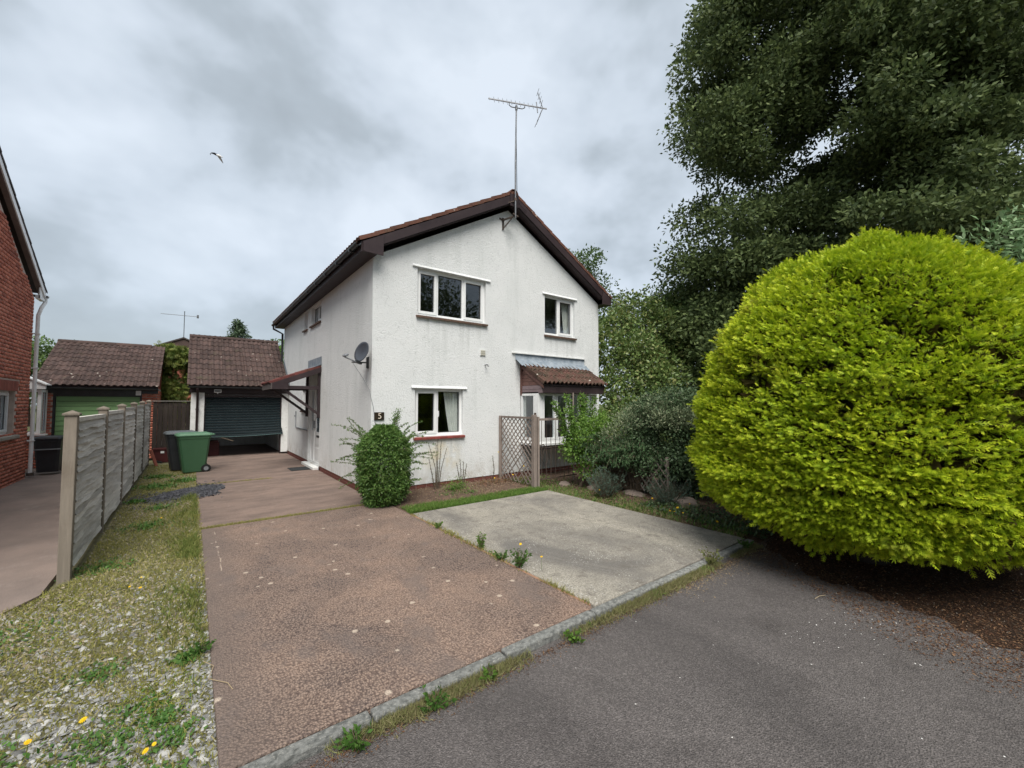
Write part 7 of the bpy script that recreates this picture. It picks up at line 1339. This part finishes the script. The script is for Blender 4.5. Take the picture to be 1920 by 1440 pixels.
n = 5000; x = rng.uniform(.5, 5.5, n); y = 2.25 - np.abs(rng.normal(0, .05, n)); lay('kerb_litter', x, y, np.full(n, -.046), rng.uniform(.008, .022, n), bpy.data.materials['brown_litter'], flT, tilt=.4, asp=(.2, .6))
for (x_, y_, a_, l_, lb) in ((4.45, 1.35, -.2, .16, 'thin dry twig on the asphalt in front of the round conifer'), (4.9, -.05, .3, .14, 'curved pale twig lying near the leaf litter at the right')):
    t_ = MB().tube([(x_, y_, -.043), (x_ + l_ * .5, y_ + l_ * a_ * .3, -.038), (x_ + l_, y_ + l_ * a_, -.044)], .003, 5).build('twig', simple('pale_twig', (.4, .33, .22), vary=0)); tag(t_, lb, 'twig')

# ---- single plants one can point at
def make_weed(label, p, n, h, m, spread=.5, lw=.026, grp='weeds in the paving joints'):
    T = thing('weed', label, 'weed', p, grp); P, D_ = [], []; tb = MB(); b = Vector(p)
    for i in range(n):
        a = random.random() * 6.283; e = b + Vector((math.cos(a) * spread * h * random.random(), math.sin(a) * spread * h * random.random(), h * random.uniform(.5, 1))); tb.tube([b, b.lerp(e, .6) + Vector((0, 0, h * .05)), e], [.0022, .002, .001], 3, cap=False)
        for k_ in range(11): P.append(b.lerp(e, random.uniform(.15, 1))); D_.append(Vector((math.cos(a), math.sin(a), .3)) + Vector((random.gauss(0, .7), random.gauss(0, .7), random.gauss(0, .4))))
    tb.build('stems', M['twig'], T); P = np.array([tuple(q) for q in P]); D_ = np.array([tuple(q) for q in D_]); X_, Y_, Z_ = frames(D_, spin=np.cross(D_, [0, 0, 1.0]) + rng.normal(size=D_.shape) * .2)
    scatter('leaves', *leafT, P, X_, Y_, Z_, rng.uniform(.7, 1.3, len(P)) * lw, m, T)['kind'] = 'stuff'
make_weed('bushy green weed growing between the red drive and the grey slab', (2.73, 4.12, .0), 20, .19, lm_bright, .6, .026)
make_weed('leafy weed with yellow flowers at the near end of the slab joint', (2.73, 3.42, .0), 26, .20, lm_weed, .7, .028)
make_weed('flat weed beside the yellow flowered one in the slab joint', (2.72, 3.72, .0), 18, .09, lm_weed, 1.4, .026)
make_weed('rounded green weed at the far end of the slab joint', (2.70, 5.15, .0), 14, .11, lm_bright, .9, .025)
make_weed('straggly olive weed on the kerb at the right end of the grey slab', (4.45, 2.28, -.03), 22, .16, leafmat('olive_weed', [(.10, .13, .04), (.18, .20, .07), (.26, .25, .11)], .2), .8, .03)
make_weed('dark green weed on the kerb near the corner of the grey slab', (5.28, 2.30, -.03), 16, .11, lm_weed, .9, .03)
make_weed('spreading green weed against the middle of the kerb', (1.15, 2.22, -.05), 18, .09, lm_weed, 1.5, .028)
make_weed('bright tuft of weed against the kerb left of the joint corner', (1.55, 2.22, -.05), 12, .09, lm_bright, 1.0, .026)
make_weed('spiky green weed beside the kerb below the slab corner', (2.28, 2.2, -.05), 14, .09, lm_bright, 1.2, .03)
make_weed('broad-leaved green weed by the kerb at the bottom of the view', (.72, 2.22, -.05), 16, .07, lm_weed, 1.6, .032)
make_weed('green rosette overhanging the left edge of the red drive', (.10, 3.62, .0), 14, .06, lm_weed, 1.8, .026)
# yellow flowers
def flower_meshes():
    mb = MB()
    for ring, (n_, r_, zz) in enumerate(((14, 1.0, .10), (12, .78, .22), (8, .5, .32))):
        for i in range(n_):
            a = i * 6.283 / n_ + ring * .2; c = Vector((math.cos(a), math.sin(a), 0)); s_ = Vector((-math.sin(a), math.cos(a), 0)) * .15
            mb.add([(0, 0, zz * .5), tuple(c * r_ * .6 - s_ * r_ + Vector((0, 0, zz))), tuple(c * r_ + Vector((0, 0, zz * .8))), tuple(c * r_ * .6 + s_ * r_ + Vector((0, 0, zz)))], [(0, 1, 2, 3)])
    hd = mb.mesh('flower_head', simple('yellow_petal', (.80, .56, .01), (.75, .48, .008), rough=.6, bump=0, vary=0)); return hd
hd_ = flower_meshes(); st_ = MB().tube([(0, 0, 0), (.004, .002, .5), (0, 0, 1)], [.05, .045, .04], 5, cap=False).mesh('stem', simple('flower_stem', (.10, .17, .04), vary=0))
FL = [(-.41, 3.21, .05, .022, 'large yellow dandelion bloom in the pale gravel near the bottom left'), (-.13, 2.76, .05, .018, 'yellow bloom nearest the camera beside the drive edge'), (-.10, 2.79, .05, .012, 'smaller yellow bloom touching the nearest one'),
      (-.60, 3.18, .04, .018, 'yellow bloom nearest the lower left corner of the view'), (-.32, 5.07, .06, .017, 'right hand yellow bloom in the grass level with the fence end'), (-.40, 5.18, .05, .012, 'left hand yellow bloom in the grass level with the fence end'), (-.33, 5.32, .07, .010, 'tiny orange-yellow bloom behind the pair in the grass'),
      (2.78, 3.46, .22, .018, 'tall yellow flower above the weed in the slab joint'), (2.86, 3.22, .14, .018, 'yellow flower just right of the slab joint weed'), (-.3, 7.9, .06, .018, 'lone yellow bloom in the gravel beyond the second fence panel'),
      (5.72, 3.42, .16, .026, 'largest yellow flower in the group beside the far corner of the grey slab'), (5.68, 3.52, .10, .016, 'low left yellow flower of the group beside the grey slab'), (5.76, 3.36, .09, .016, 'low right yellow flower of the group beside the grey slab'), (5.70, 3.46, .10, .014, 'middle low yellow flower of the group beside the grey slab'), (5.84, 3.3, .22, .012, 'small pale yellow flower above the group beside the slab'),
      (5.60, 2.78, .12, .022, 'yellow flower by the kerb corner under the round conifer'), (5.86, 5.02, .14, .02, 'yellow flower in front of the blue-green rosemary'), (5.95, 4.0, .16, .018, 'yellow flower in front of the lavender clump'), (5.38, 6.95, .20, .022, 'yellow flower at the foot of the lattice panel'), (5.05, 7.15, .14, .018, 'yellow flower near the wall left of the lattice panel'), (5.47, 6.7, .40, .016, 'pale yellow flower partway up the lattice panel'), (5.40, 7.5, .62, .02, 'pale flower climbing beside the lattice edge')]
for i, (x_, y_, h_, r_, lb) in enumerate(FL):
    zb = gz(np.array([x_]), np.array([y_]))[0] if x_ < .5 else 0.0
    T = thing('yellow_flower', lb, 'flower', (x_, y_, float(zb)), 'yellow flowers growing as weeds')
    s_ = bpy.data.objects.new('stem', st_); C.objects.link(s_); s_.parent = T; s_.scale = (.03, .03, h_)
    q_ = bpy.data.objects.new('flower_head', hd_); C.objects.link(q_); q_.parent = T; q_.location = (0, 0, h_); q_.scale = (r_ * .9,) * 3; q_.rotation_euler = (random.uniform(.2, .7), random.uniform(-.3, .3), random.uniform(-.9, -.3))
# a straggling pale stem over the drive edge
t_ = MB().tube([(.11, 3.45, .01), (.16, 3.35, .012), (.13, 3.22, .008), (.22, 3.10, .012), (.24, 3.02, .008)], .0022, 5).build('trailing_stem', simple('straw_stem', (.42, .33, .2), vary=0)); tag(t_, 'thin dry stem trailing over the left edge of the red drive', 'stem')
